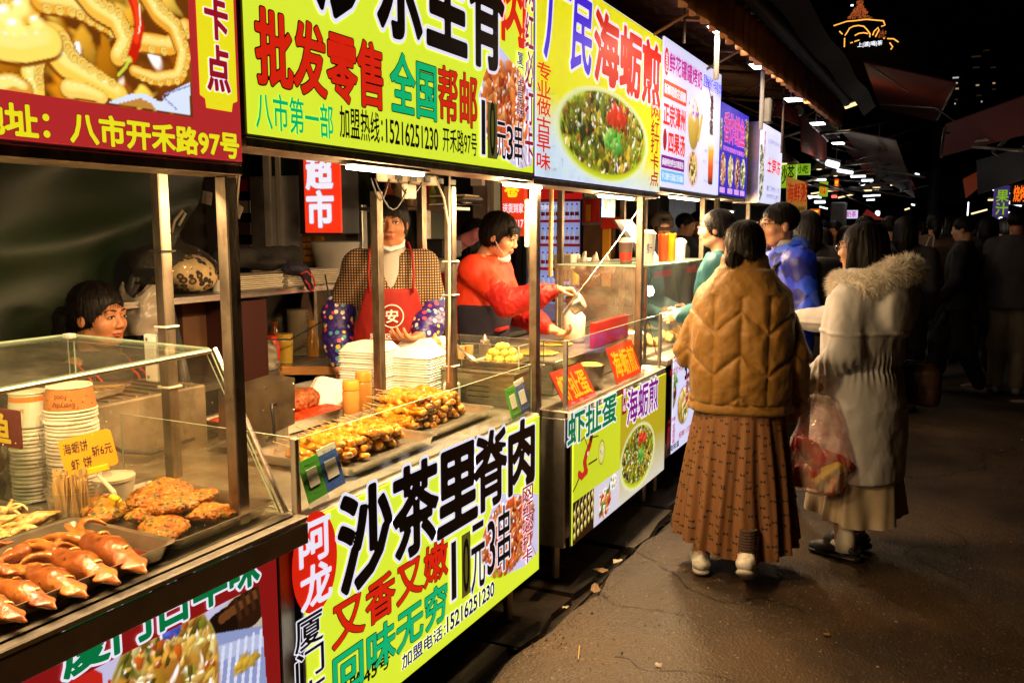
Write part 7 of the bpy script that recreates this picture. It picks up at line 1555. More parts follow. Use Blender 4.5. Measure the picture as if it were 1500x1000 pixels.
# far lamps: (px rect, distance, label)
far_t=mat('lit_far_tube',(1,1,1),.4,emis=2.2,ecol=(.9,.95,1));warm_t=mat('lit_far_warm',(1,.8,.5),.4,emis=1.5,ecol=(1,.72,.35))
fl=[((1237,152,1256,157),16,warm_t,.35,'yellowish tube lamp hanging alone over the lane'),((1340,254,1347,257),30,far_t,.3,'small white lamp high in the dark above the lane'),((1209,236,1230,245),11,far_t,.3,'slanted white tube lamp under the left row roof'),((1226,249,1250,254),12,far_t,.2,'second slanted white tube lamp under the left row roof'),
      ((1246,257,1268,260),13,far_t,0,'level white tube lamp farther under the left row roof'),((1262,263,1279,266),15,far_t,0,'short white lamp beyond the level tube lamp'),((1258,269,1267,272),17,far_t,.1,'tiny white lamp among the roof beams'),((1197,262,1210,265),12,far_t,0,'white tube lamp over the yellow-green distant sign'),
      ((1193,294,1209,298),13,far_t,0,'white tube lamp behind the banner'),((1282,309,1289,316),22,far_t,0,'round white lamp above the distant heads'),((1218,286,1226,290),15,mat('lit_far_red',(1,.1,.1),.4,emis=2,ecol=(1,.12,.08)),0,'small red neon lamp in the left row'),((1450,261,1454,265),18,warm_t,0,'small warm lamp under the orange awning'),
      ((1447,292,1460,294),16,warm_t,0,'warm tube lamp over the right-hand counter'),((1417,296,1419,316),22,far_t,0,'thin vertical white tube on the right-hand row'),((1463,318,1469,324),12,far_t,0,'bright white lamp below the right-hand purple sign'),((1445,322,1452,324),14,warm_t,0,'warm lamp on a right-hand counter'),((1392,275,1395,277),34,far_t,0,'pin-point white lamp far down the lane')]
for(r_,Y,m_,rot,lb)in fl:
    a=ony(r_[0],(r_[1]+r_[3])/2,Y);c=ony(r_[2],(r_[1]+r_[3])/2,Y);h=abs(ony(r_[0],r_[1],Y)[2]-ony(r_[0],r_[3],Y)[2])/2;w=(c[0]-a[0])/2
    t=thing('far_lamp',lb,'lamp',tuple((a+c)/2));B().box((-w,-.03,-h),(w,.03,h),min(h,w)*.4).build('tube',m_,t,world=False);B().box((-w,-.03,h+.003),(w,.03,h+.03),.002).build('lamp_body',greyw,t,world=False);t.rotation_euler=(0,rot if r_[0]!=1237 else-.3,0)
rr_=np.random.default_rng(77)
for i in range(30):
    x=rr_.uniform(1185,1300)if i<18 else rr_.uniform(1300,1345)if i<23 else rr_.uniform(1425,1500);y=rr_.uniform(262,318);Y=rr_.uniform(16,34);w=rr_.uniform(.04,.22)*Y/25
    p_=ony(x,y,Y);o=B().box((-w,-.02,-.016*Y/20),(w,.02,.016*Y/20)).build('distant_light',far_t if rr_.random()<.6 else warm_t,world=False);o.location=p_;o.rotation_euler=(0,rr_.normal()*.2,0);tag(o,('tiny warm' if 'warm' in o.data.materials[0].name else 'tiny cold white')+' light far down the '+('left side' if x<1250 else 'middle' if x<1345 else 'right side')+' of the lane, '+('among roof beams' if y<290 else 'over the heads'),'light','tiny far lights along the lane')
for i,(px_,py_,Y,s_,lb)in enumerate([(1146,236,9.5,1,'cone lamp shade hanging just beyond the jelly sign'),(1200,245,13,.7,'small cone lamp shade over the yellow-green distant sign'),(1224,255,15,.6,'tiny cone lamp shade farther down the left row'),(1284,272,16,1.2,'wide flat lamp shade hanging farthest down the left row')]):
    p_=ony(px_,py_,Y);b=B();b.lathe([(.02,.22),(.03,.10),(.05,.08),(.17*s_,-.02),(.172*s_,-.03),(.165*s_,-.025)],p_,20);t=thing('cone_lamp',lb,'lamp',tuple(p_));ang_smooth(b.build('shade',greyw,t),40);B().rod(p_+[0,0,.2],p_+[0,0,1.0],.008,n=5).build('rod',steel_dk,t)
    b=B();b.lathe([(0,-.02),(.05*s_,-.025),(.05*s_,-.035),(0,-.04)],p_,12);b.build('lamp_bulb',warm_t,t)
rr_=np.random.default_rng(5)
t=thing('roof_beams','tangle of pale roof beams over the left row beyond the sign row','roof frame',tuple(ony(1250,260,15)))
for i in range(34):
    x=rr_.uniform(1130,1290);y=rr_.uniform(190,290);Y=rr_.uniform(10,22);L_=rr_.uniform(30,90);s_=rr_.uniform(-.35,.45);pxtube('beam',[(x,y,Y),(x+L_,y+L_*s_,Y+3)],.02,[steel_post,steel_dk,greyw][i%3],t,5)
# distant signs
def fsign(label,x0,y0,x1,y1,Y,fm,text,tm,vert=False,out=()):
    t=thing('distant_sign',label,'sign',tuple(ony((x0+x1)/2,y1,Y)));pxbox('face_panel',x0,y0,x1,y1,Y,.08,fm,t);pxtext(text,x0+(x1-x0)*.12,y0+(y1-y0)*.12,x1-(x1-x0)*.12,y1-(y1-y0)*.14,Y,tm,t,vertical=vert,out=out,bold=.03);return t
fsign('yellow-green lit sign with dark characters just beyond the jelly sign',1139,238,1166,275,10.5,E_('lime',(150,200,30),.6),'沙茶',e_blk);fsign('second yellow-green lit sign half hidden among the beams',1166,240,1186,256,12,E_('lime'),'小吃',e_blk)
b=thing('hanging_banner','tan hanging banner with red brush characters and black letters','banner',tuple(ony(1165,312,9.8)))
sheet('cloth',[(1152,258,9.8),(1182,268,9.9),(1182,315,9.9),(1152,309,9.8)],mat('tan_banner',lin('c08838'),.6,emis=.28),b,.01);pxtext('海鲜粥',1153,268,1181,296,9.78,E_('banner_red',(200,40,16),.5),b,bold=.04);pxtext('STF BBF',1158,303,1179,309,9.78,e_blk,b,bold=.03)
fsign('small yellow and white lit sign down the left row',1200,266,1212,288,15,E_('lime'),'美味',e_red,True);fsign('red framed lit poster behind the banner',1186,306,1200,322,13,E_('warm_poster',(220,80,40),.6),'福',e_yel)
fsign('white lit sign with pink characters above the distant heads',1238,308,1256,320,17,e_lav,'奶茶',e_mag);fsign('orange lit vertical sign down the left row',1222,262,1228,280,16,e_ora,'烤鱼',e_yel,True)
fsign('purple and green lit sign on the right-hand row',1455,272,1478,322,13,E_('dim_purple',(80,60,130),.45),'果汁',E_('lime'),True);fsign('orange neon lettered sign at the right edge of the picture',1481,268,1505,300,11,mat('dark_room'),'烧烤',E_('neon_orange',(255,110,20),1.3))
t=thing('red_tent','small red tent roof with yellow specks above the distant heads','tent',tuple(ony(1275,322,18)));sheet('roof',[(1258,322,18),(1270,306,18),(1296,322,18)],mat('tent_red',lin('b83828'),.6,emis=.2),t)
t=thing('street_pillar','grey pillar standing in the crowd beyond the blue jacket man','pillar',tuple(ony(1224,360,14)));pxbox('shaft',1214,296,1236,400,14,.3,greyw,t,.02)
# dark market hall, tower and pagoda
hall=thing('right_row_stalls','dark row of stalls and roofs along the right side of the lane','building',(3,25,0))
B().box((2.4,9,0),(3.6,60,1.0)).build('counter_front',wallm,hall);B().box((2.2,11,2.9),(5,60,3.1)).build('roof',mat('dark_tarp'),hall);B().box((3.8,5,0),(5,60,6)).build('wall',wallm,hall)
t=thing('distant_block','dark distant block of buildings closing the lane on the left','building',(-14,45,0));B().box((-30,45,0),(-9,52,17)).build('wall',mat('dark_room'),t)
t=thing('office_tower','dark office tower with a few lit windows beyond the right-hand stalls','building',tuple(ony(1440,330,90)))
pxbox('wall',1385,40,1490,345,90,8,mat('dark_room'),t)
for i,(x,y,w,c_)in enumerate([(1400,114,9,(1,1,1)),(1400,122,6,(1,.9,.7)),(1402,130,5,(1,.6,.3)),(1432,125,5,(1,.6,.3)),(1456,122,4,(1,.6,.3)),(1430,83,14,(.5,.25,.1)),(1455,99,8,(.4,.2,.1)),(1430,99,10,(.4,.2,.1)),(1438,149,2,(1,1,.9)),(1399,152,2,(1,1,1)),(1456,131,6,(.4,.2,.1)),(1434,140,8,(.3,.16,.1)),(1445,74,10,(.22,.14,.05)),(1401,146,4,(.5,.3,.15))]):
    pxbox('lit_window',x-w/2,y-1.1,x+w/2,y+1.1,89.9,.05,mat('lit_window_%d'%i,c_,.5,emis=.4 if max(c_)>.9 else .05,ecol=c_),t,0)
gold=mat('lit_gold_outline',(1,.5,.1),.5,emis=1.5,ecol=(1,.42,.06));dgold=mat('lit_dim_gold',(.6,.2,.04),.5,emis=.25,ecol=(.7,.22,.06));Yp=70
t=thing('pagoda_roof','pavilion roof outlined in golden light strings on a dark building','pavilion',tuple(ony(1265,100,Yp)))
pxbox('building_body',1205,62,1345,345,Yp+3,10,mat('dark_room'),t)
def Z(x,y):return(1210+x/12.5,y/12.5,Yp)
for pts in([(140,475),(380,395),(510,385),(740,358),(1050,385)],[(1050,385),(1080,465),(1010,488)],[(345,655),(390,590),(430,520),(500,485),(590,470),(690,485),(750,545),(805,620),(800,685)],[(340,700),(335,865)],[(245,575),(300,630)],[(525,655),(600,615),(690,603),(770,620)],[(855,650),(880,580),(955,508),(970,555),(905,680)],
            [(445,790),(490,778)],[(520,765),(610,735)],[(1120,710),(1240,715),(1325,775)],[(1165,785),(1220,860),(1185,910)],[(1050,705),(1075,705)]):pxtube('light_string',[Z(*q_)for q_ in pts],.045,gold,t,5)
rr_=np.random.default_rng(9);V=[];F=[]
for i in range(420):
    if i<90:x,y=rr_.uniform(560,690),rr_.uniform(15,150)
    elif i<380:y=rr_.uniform(150,350);w=90+(y-150)*.75;x=620+rr_.uniform(-w,w)
    else:y=rr_.uniform(560,690);x=1030+rr_.uniform(-70,70)
    c=ony(*Z(x,y));s_=.05;n=len(V);V+=[(c[0]-s_,c[1],c[2]),(c[0],c[1],c[2]-s_),(c[0]+s_,c[1],c[2]),(c[0],c[1],c[2]+s_)];F.append((n,n+1,n+2,n+3))
tag(mesh_obj('light_specks',V,F,dgold,t),kind='stuff')
pxtext('上|渡|喝|茶',1256,61,1292,69,Yp,mat('lit_letters',(1,1,1),.5,emis=1.2,ecol=(.9,.92,1)),t,bold=.03)
pxbox('roof_cone',1248,14,1272,30,Yp+.3,1,mat('dark_room'),t);pxbox('lit_window',1246,7,1250,9,Yp-.1,.1,far_t,t,0)
for(x,y,Y,pw,c_)in[(1247,170,15,30,(1,.75,.4)),(1220,250,11,22,(.9,.95,1)),(1255,262,14,25,(.9,.95,1)),(1286,318,22,40,(.95,.97,1)),(1453,300,15,45,(1,.7,.4)),(1466,328,11.5,22,(1,.95,.85)),(1198,300,12,15,(1,.85,.7)),(1417,312,22,30,(.95,.95,1))]:
    d=bpy.data.lights.new('lane_lamp_glow','POINT');d.energy=pw*.16;d.color=c_;d.shadow_soft_size=.12;o=bpy.data.objects.new('lane_lamp_glow',d);COL.objects.link(o);o.location=ony(x,y,Y)
# sky: the dark city night is the world itself
# ================================================================== people
def skin(name,c):return M2(name,c[0],c[1],c[2],12,.48,.15,.1,60,.12)
skinA=skin('skin_warm',('a8704a','b87c54','c08660'));skinB=skin('skin_pale',('b48464','c0906e','c89a78'));skinC=skin('skin_tan',('9a6444','ac7450','b87e5a'))
hairm=mat('black_hair',(.006,.0045,.004),.5,noise=.4,nscale=60,bump=.3,bscale=110,stretch=(1,1,.15),spec=.22)
eyew=mat('eye_white',(.62,.58,.52),.3);eyed=mat('eye_dark',(.012,.008,.006),.15);lipm=mat('lips',lin('9c4a3c'),.4);browm=mat('brow_hair',(.02,.014,.01),.7)
def V3(*a):return np.array(a,float)
def head_sdf(S,hc,R,s=1.0,male=False,k=.012):
    T=lambda x,y,z:hc+R@(V3(x,y,z)*s)
    E=lambda c,r,kk=k,cut=False:S.ell(T(*c),V3(*r)*s,kk,R=R,cut=cut)
    C=lambda a,b,r1,r2,kk=k,cut=False:S.cap(T(*a),T(*b),r1*s,r2*s,kk,cut=cut)
    E((0,-.014,.032),(.072,.090,.080),.0);E((0,.022,-.025),(.060,.066,.080),.02);C((-.028,.042,-.082),(.028,.042,-.082),.022,.022,.03);E((0,.062,-.088),(.018,.016,.014),.015)
    for q in(-1,1):
        E((q*.037,.056,-.026),(.026,.024,.026),.02);C((q*.046,.0,-.06),(q*.028,.045,-.088),.018,.015,.02)
        E((q*.031,.090,.008),(.019,.014,.011),.010,True);E((q*.030,.073,.004),(.0155,.0135,.0095),.004)
        E((q*.073,-.006,-.008),(.009,.019,.030),.004);E((q*.0105,.093,-.031),(.008,.010,.0075),.005)
    C((-.035,.078,.024),(.035,.078,.024),.010,.010,.012);C((0,.083,.012),(0,.100,-.024),.0065,.0095,.010)
    E((0,.084,-.053),(.021,.009,.0055),.006);E((0,.081,-.063),(.018,.010,.0065),.006);C((-.017,.092,-.0578),(.017,.092,-.0578),.0022,.0022,.003,True)
    return T
def face_bits(parent,T,R,s=1.0,glasses=False,mouth=True,look=0.0,mask=False):
    def patch(name,m,pts,r,n=6):return B().tube([tuple(T(*p))for p in pts],[q*s for q in r]if hasattr(r,'__len__')else r*s,n=n).build(name,m,parent,smooth=True,world=False)
    for q in(-1,1):
        b=B();b.grid(lambda u,v:tuple(T(q*.030+.0125*math.cos(PI*u)*math.sin(PI*v)*-1,.0855+.003*math.sin(PI*u)*math.sin(PI*v)+0,.0035+.0052*math.cos(PI*v))),8,6);b.build('eye',eyew,parent,smooth=True,world=False)
        b=B();c=T(q*.030+look,.0892,.0040);ux,uz=R@V3(1,0,0),R@V3(0,0,1);b.add([tuple(c)]+[tuple(c+(ux*math.cos(a)+uz*math.sin(a)*.85)*.0052*s)for a in np.linspace(0,2*PI,12,endpoint=False)],[(0,1+i,1+(i+1)%12)for i in range(12)]);b.build('iris',eyed,parent,world=False)
        patch('eyelash',browm,[(q*.016,.0885,.0035),(q*.024,.0925,.0090),(q*.034,.0915,.0090),(q*.0445,.085,.0045)],[.001,.0019,.0019,.0012],5)
        patch('eyebrow',browm,[(q*.012,.0905,.0245),(q*.025,.0905,.0290),(q*.040,.082,.0275),(q*.050,.073,.0215)],[.0022,.0034,.0028,.001],5)
    if mouth:
        patch('lip',lipm,[(-.020,.0835,-.0565),(-.008,.0925,-.0535),(0,.0925,-.0545),(.008,.0925,-.0535),(.020,.0835,-.0565)],[.001,.0034,.0032,.0034,.001]);patch('lip',lipm,[(-.019,.083,-.058),(-.007,.0900,-.0630),(.007,.0900,-.0630),(.019,.083,-.058)],[.001,.0042,.0042,.001])
    if glasses:
        fm=mat('glasses_frame',(.012,.012,.014),.3)if glasses=='black' else mat('glasses_wire',(.5,.45,.4),.25,1.0)
        for q in(-1,1):
            P=[(q*.031+.023*math.cos(a),.100,.002+.0165*math.sin(a))for a in np.linspace(0,2*PI,17)];patch('glasses_rim',fm,P,.0016 if glasses=='black' else .0010,5);patch('glasses_arm',fm,[(q*.054,.099,.008),(q*.072,.06,.006),(q*.078,-.004,.004)],.0014,5)
        patch('glasses_bridge',fm,[(-.008,.100,.006),(.008,.100,.006)],.0014,5)
def hair_sdf(parent,hc,R,s,style,h=.005,seed=0):
    T=lambda x,y,z:hc+R@(V3(x,y,z)*s);c=T(0,0,0);S=SDF(c-.30,c+.24,h)
    E=lambda c_,r,kk=.012,cut=False:S.ell(T(*c_),V3(*r)*s,kk,R=R,cut=cut);C=lambda a,b,r1,r2,kk=.015,cut=False:S.cap(T(*a),T(*b),r1*s,r2*s,kk,cut=cut)
    E((0,-.020,.040),(.083,.098,.084),0)
    if style=='bob':
        E((0,-.04,-.03),(.092,.085,.105),.03);C((0,-.06,-.10),(0,-.06,-.16),.075,.06,.04)
        for q in(-1,1):C((q*.068,.012,.02),(q*.076,.020,-.12),.024,.018,.02)
        E((0,.10,-.06),(.062,.075,.10),.01,True)
    elif style=='bun':
        E((0,-.03,-.01),(.084,.085,.075),.03);E((-.062,-.075,-.05),(.044,.036,.038),.006);E((.0,-.098,-.025),(.036,.03,.034),.008);E((.04,-.08,-.02),(.03,.03,.03),.01);E((0,.105,-.045),(.075,.085,.095),.01,True);
        for q in(-1,1):E((q*.085,.012,-.03),(.02,.035,.045),.01,True)
    elif style=='pony':
        E((0,-.02,.0),(.080,.088,.07),.02);S.chain([T(0,-.10,.0),T(0,-.155,-.02),T(0,-.175,-.09),T(0,-.165,-.15)],[.022*s,.038*s,.032*s,.012*s],.02);E((0,.115,-.040),(.078,.085,.098),.008,True)
        for q in(-1,1):E((q*.088,.012,-.028),(.018,.024,.034),.006,True)
    elif style=='fringe':
        E((0,-.03,-.005),(.086,.09,.085),.02);E((0,.115,-.062),(.066,.085,.100),.008,True)
        for i in range(7):a=-.045+i*.015;C((a,.070,.055),(a*1.1,.079,.026-.006*(i%2)),.012,.007,.010)
        for q in(-1,1):E((q*.088,.018,-.045),(.018,.045,.045),.01,True)
    elif style=='short':
        E((0,.118,-.030),(.075,.085,.082),.008,True);E((0,-.02,-.09),(.10,.10,.06),.01,True)
        for q in(-1,1):E((q*.085,.02,-.03),(.022,.04,.05),.008,True)
    if style=='fringe2':pass
    inv=R.T
    def d(V,N):
        P=(V-c)@R;ang=np.arctan2(P[:,0],P[:,1]+.02);return(fnoise(np.stack([ang*9,P[:,2]*6],-1),2.2,seed,3)-.5)*.010
    o=S.mesh('hair',hairm,parent,disp=d)
    if h<.007:strands(o,parent,c,2600,seed)
    return o
def strands(o,parent,c,n,seed):
    me=o.data;nv=len(me.vertices);co=np.zeros(nv*3);me.vertices.foreach_get('co',co);co=co.reshape(-1,3);no=np.zeros(nv*3);me.vertices.foreach_get('normal',no);no=no.reshape(-1,3);g=np.random.default_rng(seed+5)
    ix=g.integers(0,nv,n);P=co[ix];N_=no[ix];dn=np.array([0,0,-1.0]);Tn=dn-N_*(N_@dn)[:,None]+g.normal(size=(n,3))*.16;Tn/=np.linalg.norm(Tn,axis=1)[:,None];L_=g.uniform(.018,.05,n)[:,None];W=np.cross(Tn,N_);W/=np.linalg.norm(W,axis=1)[:,None]+1e-9;w=.0006
    lift=g.uniform(.0005,.0035,n)[:,None];Q=[P+N_*.0004,P+Tn*L_*.5+N_*lift,P+Tn*L_+N_*(lift*.6-L_*L_*3)]
    V=np.stack([Q[0]-W*w,Q[0]+W*w,Q[1]+W*w,Q[1]-W*w,Q[2]+W*w*.4,Q[2]-W*w*.4],1).reshape(-1,3);i0=np.arange(n)[:,None]*6
    tag(mesh_obj('hair_strands',V,np.concatenate([i0+np.array([0,1,2,3]),i0+np.array([3,2,4,5])]),hairm,parent,world=False),kind='stuff')
def hand_sdf(S,w,d,n,side,curl=.35,s=1.0,k=.004,spread=.10,thumb=.5):
    """w wrist, d direction of the hand, n palm normal, side +1/-1 for the thumb"""
    d=V3(*d);d/=np.linalg.norm(d);n=V3(*n);n-=d*(n@d);n/=np.linalg.norm(n);l=np.cross(d,n)*side;w=V3(*w)
    S.cap(w-d*.02,w+d*.015,.023*s,.022*s,.01);
    for i in range(4):
        off=(.027-.018*i)*s;base=w+d*(.018*s)+l*off*.6;kn=w+d*(.082-.004*abs(i-1.3))*s+l*off;S.cap(base,kn,.0135*s,.0105*s,.012)
        L_=[.040,.045,.042,.033][i]*s;dr=d+l*spread*(1.5-i)*.6;dr/=np.linalg.norm(dr);p=kn;a=0
        for j,(f,r0,r1)in enumerate([(1,.0092,.0085),(.62,.0085,.0078),(.5,.0078,.0066)]):
            a+=curl*(1.0,1.2,.8)[j]*(1+.12*i);q=p+(dr*math.cos(a)+n*math.sin(a))*L_*f;S.cap(p,q,r0*s,r1*s,k);p=q
    p=w+d*.018*s+l*.020*s;q=p+(d*.45+l*.75+n*.25)*.040*s;S.cap(p,q,.0135*s,.0105*s,.01);r=q+(d*(.85)+l*.2+n*thumb)*.030*s;S.cap(q,r,.0100*s,.0085*s,k);S.cap(r,r+(d*.9+n*thumb*.6)*.022*s,.0085*s,.007*s,k)
def person(label,x,y,rz,J,hair,h=.006,z=0.0,sk=None,male=False,s=1.0,glasses=False,hand=None,group=None,face=True,lo=None,hi=None,legs=True,mouth=True,look=0.0,lean_head=None):
    t=thing('person',label,'person',(x,y,z),group,rz=rz)
    hc=V3(*J['head']);R=rotm(0,0,J.get('yaw',0))@rotm(J.get('pitch',0),0,0)@rotm(0,J.get('roll',0),0)
    S=SDF(lo or(-.62,-.55,-.02),hi or(.62,.62,hc[2]+.16),h)
    T=head_sdf(S,hc,R,s,male)
    nk=V3(*J.get('neck',(0,-.01,hc[2]-.17)));S.cap(hc+R@V3(0,-.025,-.06),nk,.052*s,.056*s,.02)
    ch=V3(*J.get('chest',(0,0,1.22)));pv=V3(*J.get('pelvis',(0,0,.92)))
    S.ell(ch,(.15,.10,.17),.03);S.ell((ch+pv)/2,(.125,.095,.17),.05);S.ell(pv,(.15,.11,.12),.05)
    for q in('L','R'):
        A=[V3(*a)for a in J['arm'+q]];S.chain([nk*.5+A[0]*.5]+A,[.05,.052,.040,.029],.03)
        if hand and q in hand:hd=hand[q];hand_sdf(S,A[-1],hd[0],hd[1],hd[2],hd[3]if len(hd)>3 else .35,hd[4]if len(hd)>4 else 1.0)
        elif q not in J.get('nohand',''):dd=A[-1]-A[-2];dd/=np.linalg.norm(dd);hand_sdf(S,A[-1],dd,(1 if q=='L' else-1,0,.01),1 if q=='R' else-1,.35)
        if legs:G=[V3(*a)for a in J['leg'+q]];S.chain([pv*.6+G[0]*.4]+G,[.08,.085,.055,.038],.03);S.cap(G[-1],G[-1]+V3(*J.get('toe'+q,(0,.14,-.04))),.036,.026,.02)
    S.mesh('body',sk or skinA,t)
    if face:face_bits(t,T,R,s,glasses,mouth,look)
    if hair:hair_sdf(t,hc,R,s,hair)
    t['_']=0;del t['_']
    return t,T,R,hc
def sleeve(S,A,r,k=.03):S.chain([V3(*a)for a in A],r,k)
def wr(sc=14,am=.01,seed=0,st=(1,1,1)):return lambda V,N:(fnoise(V*np.array(st),sc,seed)-.5)*am
def folds(seed=0,a=.012):
    return lambda V,N:(fnoise(V*np.array([1,1,.45]),11,seed,3)-.5)*a+(np.abs(fnoise(V*np.array([1,1,.7]),16,seed+3,2)-.5)*-a*1.2+a*.2)
FACE=lambda fx,fy:math.atan2(-fx,fy)
# ------------------------------------------------------------------ A: woman in the mustard jacket
J=dict(head=(-.01,.03,1.475),neck=(0,0,1.33),chest=(0,0,1.16),pelvis=(0,0,.86),yaw=.35,armL=[(-.155,0,1.23),(-.225,.02,1.00),(-.16,.20,.93)],armR=[(.155,0,1.23),(.215,-.02,.99),(.245,.06,.77)],
         legL=[(-.09,0,.84),(-.10,.03,.45),(-.15,-.08,.09)],legR=[(.09,0,.84),(.08,.0,.45),(.05,-.24,.14)],toeR=(0,.07,-.08))
A_,T,R,hc=person('woman seen from behind in a mustard quilted puffer jacket and long brown dotted skirt',-.80,3.86,FACE(-.22,1),J,'bun',hand={'R':((0,.2,-1),(-1,0,0),1,1.2)},sk=skinB)
mustard=mat('mustard_nylon',lin('7e5a1c'),.6,noise=.12,nscale=8,bump=.35,bscale=45,sheen=.2)
S=SDF((-.40,-.30,.70),(.40,.40,1.50),.0065)
S.rings([(.755,0,0,.225,.165),(.80,0,0,.225,.175),(.95,0,-.01,.228,.185),(1.10,0,-.015,.222,.18),(1.21,0,-.01,.212,.165),(1.27,0,-.005,.192,.145),(1.32,0,0,.155,.13),(1.37,0,.0,.118,.108)],.0,2.3)
S.rings([(1.31,0,.005,.105,.10),(1.37,0,.01,.10,.095),(1.44,0,.02,.092,.085)],.04)
for q,a in((-1,J['armL']),(1,J['armR'])):sleeve(S,[(q*.14,0,1.245),(a[1][0],a[1][1],a[1][2]),(a[2][0],a[2][1],a[2][2])],[.068,.072,.052],.018)
S.cap((0,.02,1.36),(0,.03,1.50),.062,.066,.01,cut=True)
def quilt(V,N):
    x,y,z=V.T;ang=np.where(np.abs(x)>.24,0,1);u=(x+.005)/.115;tri=np.abs(np.mod(u,2)-1);sgn=(z-.10*tri)/.185;fr=np.abs(np.mod(sgn,1)-.5)*.185
    dz=.0925-fr;d1=np.where(z<1.30,np.maximum(.0925-np.abs(np.mod(sgn,1)-.5)*.185*1.0,0),.05);d1=(0.5-np.abs(np.mod(sgn,1)-.5))*.185
    d2=np.minimum(np.mod(u,1),1-np.mod(u,1))*.115;d2=np.where(np.abs(x)>.27,.05,d2);d=np.minimum(d1,d2*1.2+.002);d=np.where(z<.80,np.abs(z-.797)*1.0,d);d=np.where(z>1.27,.05,d)
    puff=.0085*(1-np.exp(-(d/.022)**2))-.005*np.exp(-(d/.005)**2)
    return puff+(fnoise(V*np.array([1,1,.8]),22,3)-.5)*.016+(fnoise(V,60,6)-.5)*.004*np.exp(-(d/.03)**2)
S.mesh('puffer_jacket',mustard,A_,disp=quilt)
skirtm=bpy.data.materials.new('dotted_skirt');skirtm.use_nodes=True
nt=skirtm.node_tree;N=nt.nodes;Lk=nt.links;p=N['Principled BSDF'];p.inputs['Roughness'].default_value=.75
uvn=N.new('ShaderNodeAttribute');uvn.attribute_name='cloth';vo=N.new('ShaderNodeTexVoronoi');vo.inputs['Scale'].default_value=1;vo.inputs['Randomness'].default_value=.75;Lk.new(uvn.outputs['Vector'],vo.inputs[0])
sub=N.new('ShaderNodeVectorMath');sub.operation='SUBTRACT';Lk.new(uvn.outputs['Vector'],sub.inputs[0]);Lk.new(vo.outputs['Position'],sub.inputs[1]);sx=N.new('ShaderNodeSeparateXYZ');Lk.new(sub.outputs[0],sx.inputs[0])
def mth(op,a,b=None):
    n_=N.new('ShaderNodeMath');n_.operation=op
    for i,q in enumerate((a,b)):
        if q is None:continue
        if isinstance(q,(int,float)):n_.inputs[i].default_value=q
        else:Lk.new(q,n_.inputs[i])
    return n_.outputs[0]
ax_=mth('ABSOLUTE',sx.outputs[0]);az_=mth('ABSOLUTE',sx.outputs[1]);bow=mth('MULTIPLY',mth('LESS_THAN',ax_,.24),mth('LESS_THAN',az_,mth('ADD',mth('MULTIPLY',ax_,.45),.02)))
mx=N.new('ShaderNodeMix');mx.data_type='RGBA';Lk.new(bow,mx.inputs[0]);mx.inputs[6].default_value=(*lin('704a2a'),1);mx.inputs[7].default_value=(.01,.006,.004,1);Lk.new(mx.outputs[2],p.inputs['Base Color'])
def skirt(parent,m,z0,z1,r0,r1,yr0,yr1,npl,amp,seed,off=(0,0),name='skirt',n=260,rows=40,hem=.02):
    V=[];UV=[]
    for j in range(rows+1):
        v=j/rows;z=z1+(z0-z1)*v;rx=r0+(r1-r0)*v**.85;ry=yr0+(yr1-yr0)*v**.85
        for i in range(n):
            a=2*PI*i/n;ph=npl*a+1.3*math.sin(a*3+seed)+.5*math.sin(v*4+a*5);w=math.sin(ph)+.35*math.sin(2.3*ph+seed);q=1+amp*(v**.7)*w/(rx/.2)
            zz=z+hem*v*math.sin(a*2+seed)*(1 if j==rows else v);V.append((rx*q*math.cos(a)+off[0]*v,ry*q*math.sin(a)+off[1]*v,zz));UV.append((a*6.2,z*17,0))
    F=[(j*n+i,(j+1)*n+i,(j+1)*n+(i+1)%n,j*n+(i+1)%n)for j in range(rows)for i in range(n)]
    o=mesh_obj(name,V,np.array(F),m,parent,smooth=True,world=False);a_=o.data.attributes.new('cloth','FLOAT_VECTOR','POINT');a_.data.foreach_set('vector',np.array(UV,dtype=np.float32).ravel());return o
skirt(A_,skirtm,.14,.80,.185,.275,.155,.235,17,.085,1,hem=.03)
shoe_w=mat('pale_trainer',(.55,.53,.50),.55,noise=.35,nscale=22,dirt=.3);sole=mat('grey_sole',(.30,.28,.26),.6)
def shoe(parent,ankle,ang,pitch,m,ms,L_=.25,clog=False,name='shoe'):
    t=thing(name,None,None);t.parent=parent;reg(t,parent);t.location=ankle;t.rotation_euler=(pitch,0,ang)
    bpy.data.objects.remove(t);ALLKIDS[parent.name].pop()
    R_=rotm(0,0,ang)@rotm(pitch,0,0);A=V3(*ankle);T_=lambda x,y,z:A+R_@V3(x,y,z)
    S=SDF(A-.24,A+.24,.004);S.cap(T_(0,-.05,-.032),T_(0,.09,-.043),.042 if not clog else .036,.041 if not clog else .036,0,flat=(R_@V3(0,0,1),.8));S.cap(T_(0,.09,-.048),T_(0,.14,-.055),.036,.026,.03);S.cap(T_(0,-.03,-.02),T_(0,-.02,.01 if not clog else-.01),.036,.034,.02)
    S.cap(T_(0,-.02,.0),T_(0,-.02,.06),.030,.030,.006,cut=True)
    if clog:S.cap(T_(0,-.07,.0),T_(0,-.02,.02),.034,.03,.01,cut=True)
    else:S.cap(T_(-.0,.02,-.012),T_(0,.08,-.02),.028,.022,.02)
    nm=S.mesh(name,m,parent,disp=(None if clog else(lambda V,N:(fnoise(V,60,2)-.5)*.006)))
    S=SDF(A-.24,A+.24,.004);S.cap(T_(0,-.05,-.068),T_(0,.135,-.070),.040,.034,0,flat=(R_@V3(0,0,1),.45));S.mesh('sole',ms,parent,disp=lambda V,N:(fnoise(V,90,2)-.5)*.004)
shoe(A_,(.05,-.24,.14),-.1,-.45,shoe_w,sole);shoe(A_,(-.15,-.08,.085),.1,-.05,shoe_w,sole)
